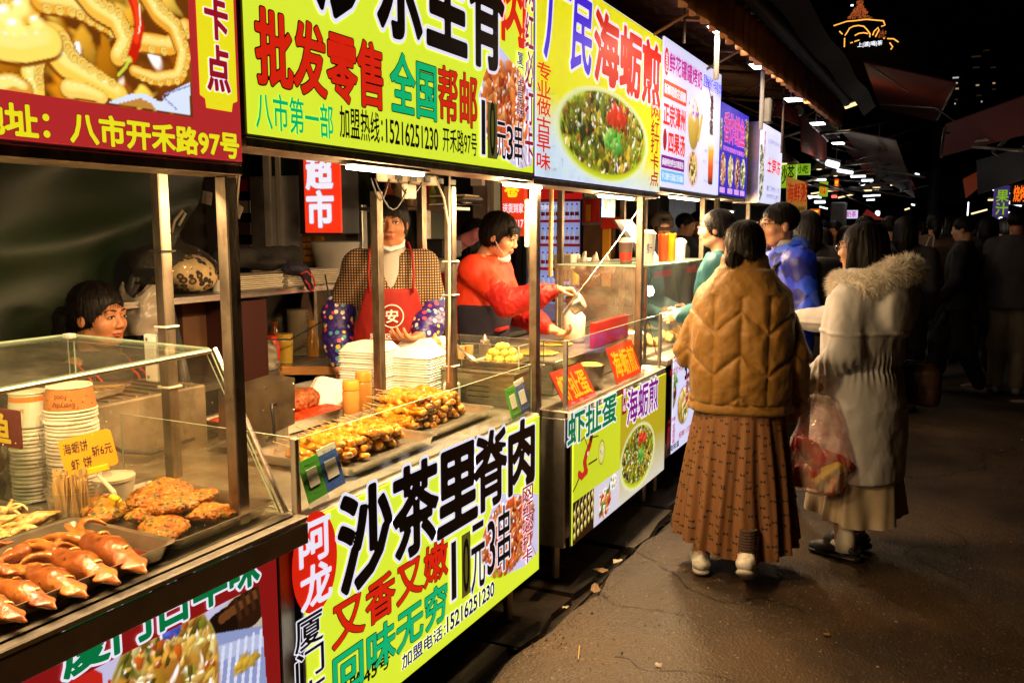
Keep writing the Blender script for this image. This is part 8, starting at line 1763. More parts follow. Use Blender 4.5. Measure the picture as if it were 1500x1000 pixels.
sockd=mat('dark_ribbed_sock',(.06,.035,.025),.8,bump=.4,bscale=80)
b=B();
for k in range(9):b.rod((.05,-.235+k*.003,.16+k*.012),(.05,-.235+k*.003,.168+k*.012),.040,n=14)
b.build('ribbed_sock',sockd,A_,smooth=False,world=False)
# ------------------------------------------------------------------ B: woman in the grey parka
J=dict(head=(.0,.03,1.47),neck=(0,0,1.33),chest=(0,0,1.16),pelvis=(0,0,.86),yaw=.10,armL=[(-.17,0,1.26),(-.22,-.02,1.0),(-.20,.17,.83)],armR=[(.17,.02,1.26),(.20,.22,1.12),(.14,.45,1.10)],
         legL=[(-.09,0,.84),(-.09,.03,.45),(-.09,.0,.09)],legR=[(.09,0,.84),(.09,.0,.45),(.09,.04,.09)],toeL=(0,.01,-.01),toeR=(0,.01,-.01))
fB=FACE(-.93,.36)
B_,T,R,hc=person('woman in a long grey-beige parka with fur hood and black clogs, seen in profile',-.33,4.28,fB,J,'bob',glasses='wire',hand={'L':((.1,.3,-1),(1,0,0),-1,1.2)},sk=skinB)
parka=mat('grey_parka',lin('c0c2c8'),.6,noise=.10,nscale=6,bump=.3,bscale=30,sheen=.15)
S=SDF((-.42,-.40,.28),(.42,.62,1.48),.007)
S.rings([(.40,0,0,.225,.205),(.55,0,0,.225,.20),(.75,0,-.005,.23,.20),(.93,0,0,.205,.165),(1.10,0,0,.225,.17),(1.24,0,0,.21,.145),(1.32,0,0,.14,.11),(1.38,0,.0,.10,.09)],0,2.2)
sleeve(S,[(-.16,0,1.245),(-.23,-.03,1.0),(-.205,.14,.86)],[.082,.076,.058],.016);sleeve(S,[(.16,.02,1.245),(.21,.22,1.11),(.15,.40,1.10)],[.088,.072,.055],.04)
S.rings([(.325,0,0,.20,.18),(.60,0,0,.20,.18)],0)if False else None
S.ell((0,-.17,1.23),(.14,.06,.15),.04)
def parkaf(V,N):
    z=V[:,2];w=np.exp(-((z-.93)/.03)**2);ang=np.arctan2(V[:,0],V[:,1])
    return-.012*w+.006*np.sin(ang*46)*np.exp(-((z-.93)/.05)**2)+(fnoise(V*np.array([1,1,.5]),9,4,3)-.5)*.022+(fnoise(V*np.array([1,1,.7]),24,5,3)-.5)*.008+.006*(z<1.10)*(z>1.085)
S.mesh('parka',parka,B_,disp=parkaf)
b=B();b.tube([(-.205,.10,.89),(-.203,.15,.85)],[.066,.067],n=16);b.build('cuff_strap',mat('parka_dark',lin('6a5f50'),.6),B_,world=False)
furm=mat('fur',lin('ece6dc'),.85,noise=.25,nscale=30);
S=SDF((-.32,-.34,1.16),(.32,.26,1.52),.008);FP=[]
for i in range(15):a=2*PI*i/14-PI/2;FP.append((.150*math.cos(a),-.045+.140*math.sin(a),1.325+.035*math.sin(a)*-1-.02*math.cos(2*a)))
S.chain(FP,[.048]*15,.02);fo=S.mesh('fur_collar',furm,B_,disp=wr(26,.03,2))
me=fo.data;nv=len(me.vertices);co=np.zeros(nv*3);me.vertices.foreach_get('co',co);co=co.reshape(-1,3);no=np.zeros(nv*3);me.vertices.foreach_get('normal',no);no=no.reshape(-1,3)
g=np.random.default_rng(4);ix=g.integers(0,nv,17000);P0=co[ix]+g.normal(size=(17000,3))*.003;D=no[ix]+g.normal(size=(17000,3))*.45+np.array([0,0,-.25]);D/=np.linalg.norm(D,axis=1)[:,None];Ls=g.uniform(.018,.042,17000)[:,None]
sd=np.cross(D,g.normal(size=(17000,3)));sd/=np.linalg.norm(sd,axis=1)[:,None];wv=.0010;P1=P0+D*Ls*.6;P2=P0+D*Ls+np.array([0,0,-.006]);VV=np.stack([P0-sd*wv,P0+sd*wv,P1+sd*wv*.6,P1-sd*wv*.6,P2],1).reshape(-1,3);i0=np.arange(17000)[:,None]*5
fh=mesh_obj('fur_strands',VV,[tuple(q_)for q_ in(i0+np.array([0,1,2,3])).tolist()]+[tuple(q_)for q_ in(i0+np.array([3,2,4])).tolist()],furm,B_,world=False);tag(fh,kind='stuff')
satin=mat('white_satin',lin('b8aa92'),.55,noise=.2,nscale=5,dirt=.25);skirt(B_,satin,.215,.60,.19,.235,.16,.215,9,.09,3,name='satin_skirt',rows=24)
sockw=mat('white_sock',(.72,.68,.62),.8,bump=.2)
for(x,y)in((-.09,.0),(.09,.04)):b=B();b.tube([(x,y-.012,.045),(x,y-.01,.10),(x,y-.008,.16),(x,y,.215),(x,y,.22)],[.050,.046,.044,.046,.042],n=16);b.tube([(x,y-.02,.055),(x,y+.05,.045)],[.036,.036],n=12);b.build('white_sock',sockw,B_,smooth=True,world=False)
clog=mat('black_clog',(.016,.015,.017),.5)
shoe(B_,(-.09,.0,.085),.1,.0,clog,clog,clog=True,name='clog');shoe(B_,(.09,.04,.085),-.1,-.15,clog,clog,clog=True,name='clog')
# handbag and strap
brownl=mat('brown_leather',(.045,.02,.012),.4,noise=.2);hb=thing('shoulder_bag','dark brown leather shoulder bag hanging at the grey parka woman\'s back','bag',tuple(ony(1340,560,4.42)))
S=SDF((-.16,-.12,-.16),(.16,.12,.16),.006);S.box((0,0,-.02),(.115,.045,.095),.04);S.cap((-.06,0,.06),(.06,0,.06),.03,.03,.03);S.mesh('bag_body',brownl,hb,disp=wr(12,.012,3));B().tube([(-.09,0,.03),(-.04,.0,.10),(.04,0,.10),(.09,0,.03)],.006).build('handle',brownl,hb,smooth=True,world=False);b=B();b.tube([(-.055,-.02,.08),(-.06,-.02,.12)],.008);b.build('brass_clip',mat('brass',(.7,.45,.15),.3,1.0),hb,world=False)
lc=hb.location;B().tube([tuple(ony(1334,520,4.36)),tuple(ony(1318,480,4.22)),tuple(ony(1303,440,4.14)),tuple(ony(1296,425,4.16))],.009,n=6,flat=.4).build('shoulder_strap',brownl,hb,smooth=True)
# plastic carrier bag with fruit
cb=thing('carrier_bag','thin pinkish plastic carrier bag full of red and yellow packets, held between the two women','bag',tuple(ony(1195,720,4.02)))
filmp=_glass((lambda m:(setattr(m,'use_nodes',True),m)[1])(bpy.data.materials.new('pink_film')),(.96,.84,.86),smudge=.42)
c=np.array(ony(1196,650,4.02));S=SDF((-.18,-.16,-.05),(.18,.16,.50),.006);S.rings([(0.0,0,0,.07,.06),(.03,0,0,.10,.085),(.12,0,0,.115,.095),(.24,0,0,.10,.08),(.34,0,0,.07,.045),(.44,0,0,.035,.02)],.0);S.mesh('bag_film',filmp,cb,disp=lambda V,N:(fnoise(V*np.array([1,1,.25]),26,3,3)-.5)*.045)
for i,(x,y,z,r,cc_)in enumerate([(-.03,-.03,.08,(.05,.035,.05),'b81c14'),(.04,-.03,.10,(.03,.03,.07),'d8c828'),(.05,.0,.05,(.045,.04,.04),'d86018'),(-.02,.02,.17,(.05,.04,.04),'c02818'),(-.05,-.01,.22,(.03,.03,.03),'e03818'),(.06,.01,.14,(.035,.04,.06),'a81828')]):
    S=SDF((-.1,-.1,-.1),(.1,.1,.1),.006);S.box((0,0,0),r,.015);o=S.mesh('packet',mat('packet_'+cc_,lin(cc_),.4),cb,disp=wr(25,.01,i));o.location=(x,y,z);o.rotation_euler=(i*.4,i*.7,i)
for dx in(-.02,.02):B().tube([(dx,0,.42),(dx*.6,.01,.50),(dx*.2,.0,.545)],.005).build('handle_loop',filmp,cb,smooth=True,world=False)
cb.scale=(1.18,1.1,1.0)
# ------------------------------------------------------------------ C: man in the blue jacket
pm_=ony(1147,335,4.95)
J=dict(head=(0,.03,1.58),neck=(0,0,1.44),chest=(0,0,1.26),pelvis=(0,0,.95),yaw=.0,armL=[(-.20,0,1.38),(-.27,-.02,1.12),(-.22,.2,1.05)],armR=[(.20,0,1.38),(.27,-.02,1.12),(.24,.12,.9)],legL=[(-.1,0,.92),(-.1,.03,.5),(-.1,.0,.09)],legR=[(.1,0,.92),(.1,.0,.5),(.1,.0,.09)])
C_,T,R,hc=person('short-haired man with black glasses in a bright blue geometric jacket with a black backpack',pm_[0],pm_[1],FACE(-.78,-.60),J,'short',glasses='black',h=.005,sk=skinB,male=True,s=1.03,lo=(-.45,-.4,-.02),hi=(.45,.45,1.76))
bluem=bpy.data.materials.new('blue_geometric');bluem.use_nodes=True;nt=bluem.node_tree;N=nt.nodes;Lk=nt.links;p=N['Principled BSDF'];tc=N.new('ShaderNodeTexCoord');vo=N.new('ShaderNodeTexVoronoi');vo.inputs['Scale'].default_value=13;vo.distance='MANHATTAN';Lk.new(tc.outputs['Object'],vo.inputs[0])
cr=N.new('ShaderNodeValToRGB');cr.color_ramp.interpolation='CONSTANT';e=cr.color_ramp.elements;e[0].color=(*lin('1230c8'),1);e[1].position=.75;e[1].color=(*lin('4a6cf0'),1)
for q_,c_ in((.3,'081a80'),(.5,'2048e8')):w_=e.new(q_);w_.color=(*lin(c_),1)
sxx=N.new('ShaderNodeSeparateColor');Lk.new(vo.outputs['Color'],sxx.inputs[0]);Lk.new(sxx.outputs[0],cr.inputs[0]);Lk.new(cr.outputs[0],p.inputs['Base Color']);p.inputs['Roughness'].default_value=.5
S=SDF((-.42,-.35,.78),(.42,.42,1.58),.007);S.rings([(.80,0,0,.22,.16),(1.0,0,0,.225,.165),(1.2,0,0,.235,.165),(1.36,0,0,.205,.135),(1.42,0,0,.13,.11),(1.47,0,.0,.09,.085)],0,2.2);S.cap((-.06,-.06,1.44),(.06,-.06,1.44),.07,.07,.05);S.cap((0,-.08,1.45),(0,-.12,1.40),.07,.05,.04);S.cap((0,.03,1.46),(0,.04,1.6),.07,.085,.01,cut=True)
for a in(J['armL'],J['armR']):sleeve(S,[(a[0][0]*.5,0,1.40),a[0],a[1],a[2]],[.07,.078,.066,.050],.03)
S.mesh('jacket',bluem,C_,disp=folds(2,.014));S=SDF((-.2,-.2,1.36),(.2,.2,1.56),.006);S.rings([(1.42,0,0,.095,.088),(1.50,0,.0,.088,.08)],0);S.cap((0,.02,1.40),(0,.03,1.6),.064,.068,.005,cut=True);S.mesh('collar_lining',mat('grey_lining',(.3,.3,.32),.7),C_)
S=SDF((-.3,-.42,.9),(.3,-.05,1.5),.008);S.box((0,-.24,1.18),(.15,.09,.22),.06);S.mesh('backpack',blackc,C_,disp=folds(5,.012))
for q in(-1,1):B().tube([(q*.12,-.16,1.37),(q*.13,-.02,1.445),(q*.14,.12,1.36),(q*.16,.165,1.2)],.018,n=6,flat=.35).build('shoulder_strap',blackc,C_,smooth=True,world=False)
lettering('ll',(-.158,.192,1.33),(1,0,0),ZU,.02,.03,whitep,None,lift=0).name='logo_mark';o=bpy.data.objects['logo_mark'];o.parent=C_
S=SDF((-.3,-.3,0),(.3,.3,.95),.012)
def trousers(parent,J,m,r=(.10,.085,.065),h=.012,disp=None):
    S=SDF((-.35,-.45,-.02),(.35,.45,1.06),h);pv=V3(*J.get('pelvis',(0,0,.92)));S.ell(pv,(.165,.125,.13),0)
    for q in 'LR':G=[V3(*a)for a in J['leg'+q]];S.chain([pv*.4+G[0]*.6]+G,[r[0],r[0],r[1],r[2]],.04)
    return S.mesh('trousers',m,parent,disp=disp or folds(3,.014))
trousers(C_,J,blackc)
for q,G in(('L',J['legL']),('R',J['legR'])):shoe(C_,tuple(G[-1]),0,0,blackp,blackp)
# ------------------------------------------------------------------ D: woman with glasses beside the case
pm_=ony(1056,340,5.25)
J=dict(head=(0,.03,1.50),neck=(0,0,1.36),chest=(0,0,1.18),pelvis=(0,0,.88),armL=[(-.17,0,1.28),(-.2,.0,1.03),(-.16,.2,.98)],armR=[(.17,0,1.28),(.2,-.0,1.03),(.16,.2,.98)],legL=[(-.09,0,.84),(-.09,.03,.45),(-.09,.0,.09)],legR=[(.09,0,.84),(.09,.0,.45),(.09,.0,.09)])
D_,T,R,hc=person('woman with wire glasses and black hair in a teal top, beside the glass case',pm_[0],pm_[1],FACE(-.93,-.1),J,'pony',glasses='wire',h=.006,sk=skinB,z=.06,lo=(-.4,-.3,-.02),hi=(.4,.4,1.66))
def coat(parent,m,z0,r=1.0,arms=None,J=None,zt=1.36,h=.01,seed=1,am=.014,ar=(.075,.062,.046),name='coat'):
    S=SDF((-.45,-.36,z0-.05),(.45,.60,zt+.1),h);k=zt/1.36
    zz=[z0,(z0+.95)/2 if z0<.85 else .9,.98*k,1.12*k,1.25*k,1.31*k,zt];S.rings([(zz[0],0,0,.205*r,.16*r),(zz[1],0,0,.20*r,.16*r),(zz[2],0,0,.19*r,.145*r),(zz[3],0,0,.205*r,.15*r),(zz[4],0,0,.185*r,.13*r),(zz[5],0,0,.13*r,.10*r),(zz[6],0,0,.075*r,.075*r)],0,2.2)
    for q in 'LR':sleeve(S,J['arm'+q],ar,.03);S.cap(V3(0,0,zt-.02)*.5+V3(*J['arm'+q][0])*.5,J['arm'+q][0],.060,.068,.03)
    return S.mesh(name,m,parent,disp=folds(seed,am))
coat(D_,mat('teal_top',lin('1f5c66'),.7,noise=.1),.8,J=J);trousers(D_,J,navy)
for G in(J['legL'],J['legR']):shoe(D_,tuple(G[-1]),0,0,blackp,blackp)
# ------------------------------------------------------------------ E: stall woman in the red apron
px_=onx(571,312,-2.28)
J=dict(head=(.0,.04,1.525),neck=(0,0,1.39),chest=(0,0,1.22),pelvis=(0,-.02,.92),yaw=-.05,pitch=-.05,roll=.04,armL=[(-.145,0,1.33),(-.205,.02,1.11),(-.125,.20,1.03)],armR=[(.145,0,1.33),(.245,-.04,1.11),(.245,.06,.88)],
         legL=[(-.09,0,.88),(-.09,.03,.46),(-.09,.0,.09)],legR=[(.09,0,.88),(.09,.0,.46),(.09,.0,.09)])
v=np.array([0.15,-.15])-px_[:2];v/=np.linalg.norm(v)
E0,T,R,hc=person('stall woman in a red apron over a houndstooth jacket with polka dot sleeve covers, gesturing',px_[0],px_[1],FACE(v[0],v[1]),J,'fringe',h=.005,sk=skinC,z=.06,lo=(-.48,-.4,-.02),hi=(.48,.52,1.72),
    hand={'L':((.75,.65,-.12),(.1,-.2,1),1,.38,1.0),'R':((-.02,.15,-1),(-1,0,0),1,.45,1.0)})
def checkm(name,c1,c2,sc):
    m=bpy.data.materials.new(name);m.use_nodes=True;nt=m.node_tree;N=nt.nodes;Lk=nt.links;p=N['Principled BSDF'];tc=N.new('ShaderNodeTexCoord');mp=N.new('ShaderNodeMapping');mp.inputs['Rotation'].default_value=(0,0,.0);Lk.new(tc.outputs['Object'],mp.inputs[0])
    sp=N.new('ShaderNodeSeparateXYZ');Lk.new(mp.outputs[0],sp.inputs[0])
    def f(o,k):a=N.new('ShaderNodeMath');a.operation='MULTIPLY';a.inputs[1].default_value=k;Lk.new(o,a.inputs[0]);b=N.new('ShaderNodeMath');b.operation='SINE';Lk.new(a.outputs[0],b.inputs[0]);c=N.new('ShaderNodeMath');c.operation='GREATER_THAN';c.inputs[1].default_value=-.1;Lk.new(b.outputs[0],c.inputs[0]);return c.outputs[0]
    ml=N.new('ShaderNodeMath');ml.operation='MULTIPLY';Lk.new(f(sp.outputs[2],sc),ml.inputs[0]);Lk.new(f(sp.outputs[0],sc),ml.inputs[1]);mx=N.new('ShaderNodeMix');mx.data_type='RGBA';Lk.new(ml.outputs[0],mx.inputs[0]);mx.inputs[6].default_value=(*c1,1);mx.inputs[7].default_value=(*c2,1);Lk.new(mx.outputs[2],p.inputs['Base Color']);p.inputs['Roughness'].default_value=.85;return m
hound=checkm('houndstooth',(.025,.016,.012),lin('b89468'),520)
dots=bpy.data.materials.new('polka_dots');dots.use_nodes=True;nt=dots.node_tree;N=nt.nodes;Lk=nt.links;p=N['Principled BSDF'];tc=N.new('ShaderNodeTexCoord');vo=N.new('ShaderNodeTexVoronoi');vo.inputs['Scale'].default_value=34;vo.inputs['Randomness'].default_value=.55;Lk.new(tc.outputs['Object'],vo.inputs[0])
lt=N.new('ShaderNodeMath');lt.operation='LESS_THAN';lt.inputs[1].default_value=.36;Lk.new(vo.outputs['Distance'],lt.inputs[0]);cr=N.new('ShaderNodeValToRGB');cr.color_ramp.interpolation='CONSTANT';e=cr.color_ramp.elements;e[0].color=(*lin('d8485c'),1);e[1].position=.75;e[1].color=(*lin('e8e0d8'),1)
for q_,c_ in((.3,'d8c040'),(.5,'4a90a8')):w_=e.new(q_);w_.color=(*lin(c_),1)
sxx=N.new('ShaderNodeSeparateColor');Lk.new(vo.outputs['Color'],sxx.inputs[0]);Lk.new(sxx.outputs[0],cr.inputs[0]);mx=N.new('ShaderNodeMix');mx.data_type='RGBA';Lk.new(lt.outputs[0],mx.inputs[0]);mx.inputs[6].default_value=(*lin('2a1a70'),1);Lk.new(cr.outputs[0],mx.inputs[7]);Lk.new(mx.outputs[2],p.inputs['Base Color']);p.inputs['Roughness'].default_value=.45
RG=[(.78,0,0,.17,.13),(.95,0,0,.158,.13),(1.10,0,0,.15,.13),(1.22,0,0,.155,.13),(1.33,0,0,.135,.11),(1.385,0,0,.10,.085)]
S=SDF((-.42,-.3,.74),(.42,.38,1.48),.006);S.rings(RG,0,2.2)
for q in 'LR':A=[V3(*a)for a in J['arm'+q]];sleeve(S,[V3(0,0,1.36)*.5+A[0]*.5,A[0],A[1]],[.064,.070,.062],.03)
S.cap((0,.10,1.39),(0,.14,1.26),.055,.028,.01,cut=True);S.mesh('houndstooth_jacket',hound,E0,disp=folds(2,.010))
for q in 'LR':
    A=[V3(*a)for a in J['arm'+q]];S=SDF(np.minimum(A[1],A[2])-.14,np.maximum(A[1],A[2])+.14,.005);m0=A[0]*.45+A[1]*.55;S.chain([m0,A[1],A[1]*.4+A[2]*.6,A[2]*.92+A[1]*.08],[.060,.072,.068,.040],.03);S.mesh('sleeve_cover',dots,E0,disp=lambda V,N:(fnoise(V*np.array([1,1,1.6]),30,2,3)-.5)*.014)
S=SDF((-.2,-.2,1.15),(.2,.25,1.52),.005);S.rings([(1.18,0,0,.12,.13),(1.30,0,0,.12,.112),(1.38,0,.0,.075,.078),(1.44,0,.012,.064,.066)],0);S.mesh('knit_jumper',mat('grey_knit',(.42,.40,.38),.9,bump=.6,bscale=120),E0)
b=B();b.tube([tuple(T(x,y,z))for(x,y,z)in[(-.058,.02,-.075),(-.045,.055,-.10),(0,.085,-.112),(.045,.055,-.10),(.058,.02,-.075)]],[.008,.02,.024,.02,.008],n=8,flat=.4);b.build('face_mask',mat('pale_mask',(.6,.7,.75),.7),E0,smooth=True,world=False)
apr=mat('red_apron',lin('8a120c'),.7,noise=.12,bump=.1);S=SDF((-.30,-.02,.52),(.30,.30,1.42),.005)
S.rings([(.52,0,.02,.235,.17),(.8,0,.01,.215,.162),(.95,0,0,.205,.158),(1.10,0,0,.20,.156),(1.22,0,0,.208,.156),(1.33,0,0,.188,.13)],0,2.2);S.keep((-.17,.03,.53),(.17,.4,1.235));
ax2=[S.lo[i]+np.arange(S.n[i])*S.h for i in range(3)];g=np.meshgrid(*ax2,indexing='ij',sparse=True);S.F=np.maximum(S.F,np.abs(g[0])-(np.interp(g[2],[.5,1.0,1.10,1.24],[.30,.20,.15,.11])))
S.mesh('apron',apr,E0,disp=lambda V,N:(fnoise(V*np.array([1,1,.35]),14,9,3)-.5)*.016)
for q in(-1,1):B().tube([(q*.095,.150,1.22),(q*.10,.145,1.30),(q*.095,.095,1.385),(q*.085,.0,1.425),(q*.07,-.06,1.43)],.019,n=6,flat=.3).build('apron_strap',apr,E0,smooth=True,world=False)
def on_front(text,x0,z0,w,h,m,parent,bold=.02,rx=.2,ry=.158,yo=.012):
    V,F=glyphs(text,bold,0,40);lo,hi=V.min(0),V.max(0);P=(V-lo)/(hi-lo);W=[(-(x0+w*a),ry*(1-abs((x0+w*a)/rx)**2.2)**(1/2.2)+yo,z0+h*b_)for a,b_ in P];return mesh_obj('lettering',W,F,m,parent,world=False)
prn=mat('white_apron_print',(.75,.72,.68),.6)
on_front('思明区食安办',-.10,1.01,.20,.030,prn,E0,yo=.022);on_front('安',-.028,1.085,.056,.060,prn,E0,.02,yo=.022)
P=[]
for i in range(41):a=2*PI*i/40;x,z_=.050*math.cos(a),1.115+.050*math.sin(a);P.append((x,.158*(1-abs(x/.2)**2.2)**(1/2.2)+.020,z_))
B().tube(P,.0028,n=5).build('emblem_ring',prn,E0,world=False);trousers(E0,J,navy)
for G in(J['legL'],J['legR']):shoe(E0,tuple(G[-1]),0,0,blackp,blackp)
# ------------------------------------------------------------------ F: cook in red
pf=onx(733,345,-2.10);d_=V3(.93,.28,0)
J=dict(head=(0,.10,1.475),neck=(0,.02,1.36),chest=(0,.0,1.18),pelvis=(0,-.06,.90),yaw=-.05,pitch=-.32,armL=[(-.16,.02,1.29),(-.20,.12,1.05),(-.12,.34,.98)],armR=[(.17,.02,1.30),(.22,.22,1.14),(.10,.44,1.20)],
         legL=[(-.09,-.05,.86),(-.09,.0,.46),(-.09,.0,.09)],legR=[(.09,-.05,.86),(.09,.0,.46),(.09,.0,.09)])
rzF=FACE(.86,.10);off=rotm(0,0,rzF)@V3(0,.10,0)
F0,T,R,hc=person('cook in a red-orange jacket and navy apron tipping a small pan, mask under the chin',pf[0]-off[0],pf[1]-off[1],rzF,J,'fringe',h=.005,sk=skinB,z=pf[2]-1.475,lo=(-.45,-.4,-.02),hi=(.45,.62,1.64),
    hand={'R':((-.25,.9,.1),(0,.2,-1),-1,.95,1.0),'L':((.2,.9,-.3),(.3,.2,1),1,.5,1.0)})
redj=mat('red_orange_jacket',lin('d8381a'),.6,noise=.12,nscale=9,bump=.2,bscale=30);reds=mat('deep_red_sleeve',lin('b81c18'),.65,bump=.3,bscale=40)
S=SDF((-.42,-.38,.80),(.42,.5,1.44),.006);S.rings([(.84,0,-.04,.18,.145),(.98,0,-.03,.18,.14),(1.12,0,-.01,.195,.15),(1.23,0,.0,.195,.14),(1.31,0,.01,.15,.11),(1.37,0,.02,.085,.085)],0,2.2)
for q in 'LR':A=[V3(*a)for a in J['arm'+q]];S.chain([V3(0,.01,1.33)*.5+A[0]*.5,A[0],A[0]*.45+A[1]*.55],[.062,.074,.066],.03)
S.mesh('jacket',redj,F0,disp=folds(6,.014))
for q in 'LR':A=[V3(*a)for a in J['arm'+q]];S=SDF(np.minimum(np.minimum(A[1],A[2]),A[0])-.12,np.maximum(np.maximum(A[1],A[2]),A[0])+.12,.005);S.chain([A[0]*.6+A[1]*.4,A[1],A[2]*.6+A[1]*.4,A[2]*.93+A[1]*.07],[.062,.068,.062,.038],.03);S.mesh('sleeve_cover',reds,F0,disp=lambda V,N:(fnoise(V*np.array([.6,1.5,1.2]),34,4,3)-.5)*.014)
S=SDF((-.3,-.1,.45),(.3,.25,1.25),.006);S.rings([(.45,0,-.04,.21,.18),(.84,0,-.035,.20,.165),(.98,0,-.025,.198,.158),(1.12,0,-.005,.212,.168),(1.22,0,0,.21,.16)],0,2.2);S.keep((-.22,-.06,.46),(.22,.4,1.12));S.mesh('apron',navy,F0,disp=wr(10,.012,3));B().box((.0,.125,.985),(.15,.150,1.0),.002).build('pocket_trim',reds,F0,world=False)
b=B();b.grid(lambda u,v:tuple(T((u-.5)*.10,.080-.10*abs(u-.5)+.014*math.sin(PI*v),-.075-.055*v)),8,5);o=b.build('face_mask',mat('pale_mask'),F0,smooth=True,world=False);o.modifiers.new('s','SOLIDIFY').thickness=.003
for q in(-1,1):B().tube([tuple(T(q*.045,.07,-.08)),tuple(T(q*.068,.03,-.045)),tuple(T(q*.078,-.01,.0))],.0015,n=5).build('mask_loop',mat('pale_mask'),F0,world=False)
trousers(F0,J,blackc)
for G in(J['legL'],J['legR']):shoe(F0,tuple(G[-1]),0,0,blackp,blackp)
w=np.array(F0.location)+rotm(0,0,rzF)@V3(.07,.52,1.18)
t=thing('small_pan','small steel pan tipped over in the cook\'s hand above the griddle','pan',tuple(w),rz=rzF)
b=B();b.lathe([(.045,-.03),(.05,.0),(.052,.035),(.05,.037),(.047,.0),(0,-.026)],n=24);o=ang_smooth(b.build('pan',steel,t,world=False),50);o.rotation_euler=(2.1,0,0);o.location=(0,.02,-.04);B().tube([(0,-.02,-.0),(0,-.06,.03)],.007).build('handle',blackp,t,world=False)
# ------------------------------------------------------------------ G: seated girl at the left
pg=onx(135,462,-2.66);J=dict(head=(0,.03,1.20),neck=(0,0,1.06),chest=(0,-.02,.88),pelvis=(0,-.06,.58),yaw=0,pitch=-.05,armL=[(-.16,0,.97),(-.2,.1,.74),(-.10,.3,.80)],armR=[(.16,0,.97),(.2,.1,.74),(.10,.3,.80)],legL=[(-.09,0,.52),(-.11,.38,.48),(-.11,.38,.09)],legR=[(.09,0,.52),(.11,.38,.48),(.11,.38,.09)])
G0,T,R,hc=person('young stall woman with a ponytail and navy apron with red piping, sitting behind the glass',pg[0],pg[1],FACE(.93,.12),J,'pony',h=.005,sk=skinA,z=pg[2]-1.20,lo=(-.4,-.35,-.02),hi=(.4,.62,1.36),s=.98,look=.002)
S=SDF((-.4,-.3,.46),(.4,.45,1.14),.007);S.rings([(.5,0,-.04,.19,.15),(.7,0,-.03,.175,.14),(.88,0,-.01,.19,.14),(.97,0,0,.17,.115),(1.03,0,0,.10,.09),(1.08,0,0,.065,.065)],0,2.2)
for q in 'LR':sleeve(S,[(J['arm'+q][0][0]*.5,0,1.0)]+J['arm'+q],[.058,.066,.056,.045],.03)
S.mesh('black_jumper',blackc,G0,disp=folds(2,.012));S=SDF((-.3,-.1,.44),(.3,.3,1.0),.006);S.rings([(.45,0,-.04,.21,.17),(.7,0,-.03,.192,.157),(.88,0,-.01,.205,.157),(.97,0,0,.185,.13)],0,2.2);S.keep((-.2,.02,.45),(.2,.4,.90));S.mesh('apron',navy,G0)
redp=mat('red_piping',lin('c8401c'),.6)
for q in(-1,1):
    for dx in(-.02,.02):B().tube([(q*.10+dx,.15,.80),(q*.10+dx,.142,.90),(q*.10+dx*.9,.11,.985),(q*.09+dx*.8,.02,1.05),(q*.08+dx*.8,-.06,1.04),(q*.07+dx*.8,-.13,.9)],.0045,n=5).build('red_piping',redp,G0,smooth=True,world=False)
B().lathe([(.025,-.01),(.03,0),(.025,.01)],(0,0,0),16).build('hair_tie',mat('pink_tie',lin('d8a090'),.6),G0,world=False).location=(0,-.105,1.205)
t=thing('stool','low stool under the seated stall woman','stool',(pg[0],pg[1],.05));B().box((pg[0]-.17,pg[1]-.17,.47),(pg[0]+.17,pg[1]+.17,.50),.01).build('seat',woodm,t)
for sx in(-.14,.14):
    for sy in(-.14,.14):B().rod((pg[0]+sx,pg[1]+sy,.05),(pg[0]+sx,pg[1]+sy,.47),.015).build('leg',woodm,t)
# ------------------------------------------------------------------ crowd: a few builds, then copies
def crowd_proto(label,st,cm,tm,hr,skn,stride=0.0,z0=.80,long=False,male=True,skirtc=None,r=1.0,arm=0):
    k=1.05 if male else 1.0
    J=dict(head=(0,.02,1.50*k),neck=(0,0,1.36*k),chest=(0,0,1.18*k),pelvis=(0,0,.90*k),armL=[(-.18,0,1.30*k),(-.22,-.05+stride*.3,1.05*k),(-.21,.08+stride*.5,.83*k)]if arm!=1 else[(-.18,0,1.30*k),(-.22,.02,1.07*k),(-.12,.24,1.10*k)],armR=[(.18,0,1.30*k),(.22,-.05-stride*.3,1.05*k),(.21,.08-stride*.5,.83*k)],
             legL=[(-.09,0,.86*k),(-.09,.05+stride*-.5,.47),(-.09,-stride,.09+abs(stride)*.12)],legR=[(.09,0,.86*k),(.09,.05+stride*.6,.47),(.09,stride,.09)],pitch=-.12,yaw=0)
    t,T,R,hc=person(label,0,0,0,J,hr,h=.011,sk=skn,face=False,lo=(-.42,-.5,-.02),hi=(.42,.5,1.50*k+.16))
    coat(t,cm,z0,J=J,zt=1.40*k,h=.013,r=r,seed=int(z0*10));trousers(t,J,tm,h=.014)if not skirtc else skirt(t,skirtc,.25,.85,.17,.24,.14,.2,9,.06,1,n=90,rows=12)
    for q,G in(('L',J['legL']),('R',J['legR'])):
        S=SDF(V3(*G[-1])-.2,V3(*G[-1])+.2,.008);g_=V3(*G[-1]);S.cap(g_+V3(0,-.03,-.045),g_+V3(0,.13,-.055),.042,.034);S.mesh('shoe',st,t)
    return t
olive=mat('khaki_cloth',(.18,.15,.10),.8);dgrey=mat('charcoal_cloth',(.04,.038,.04),.8);brownc=mat('brown_cloth',(.10,.055,.035),.8);bluej=mat('navy_denim',(.035,.045,.08),.8);shoeg=mat('grey_shoe',(.25,.24,.22),.6)
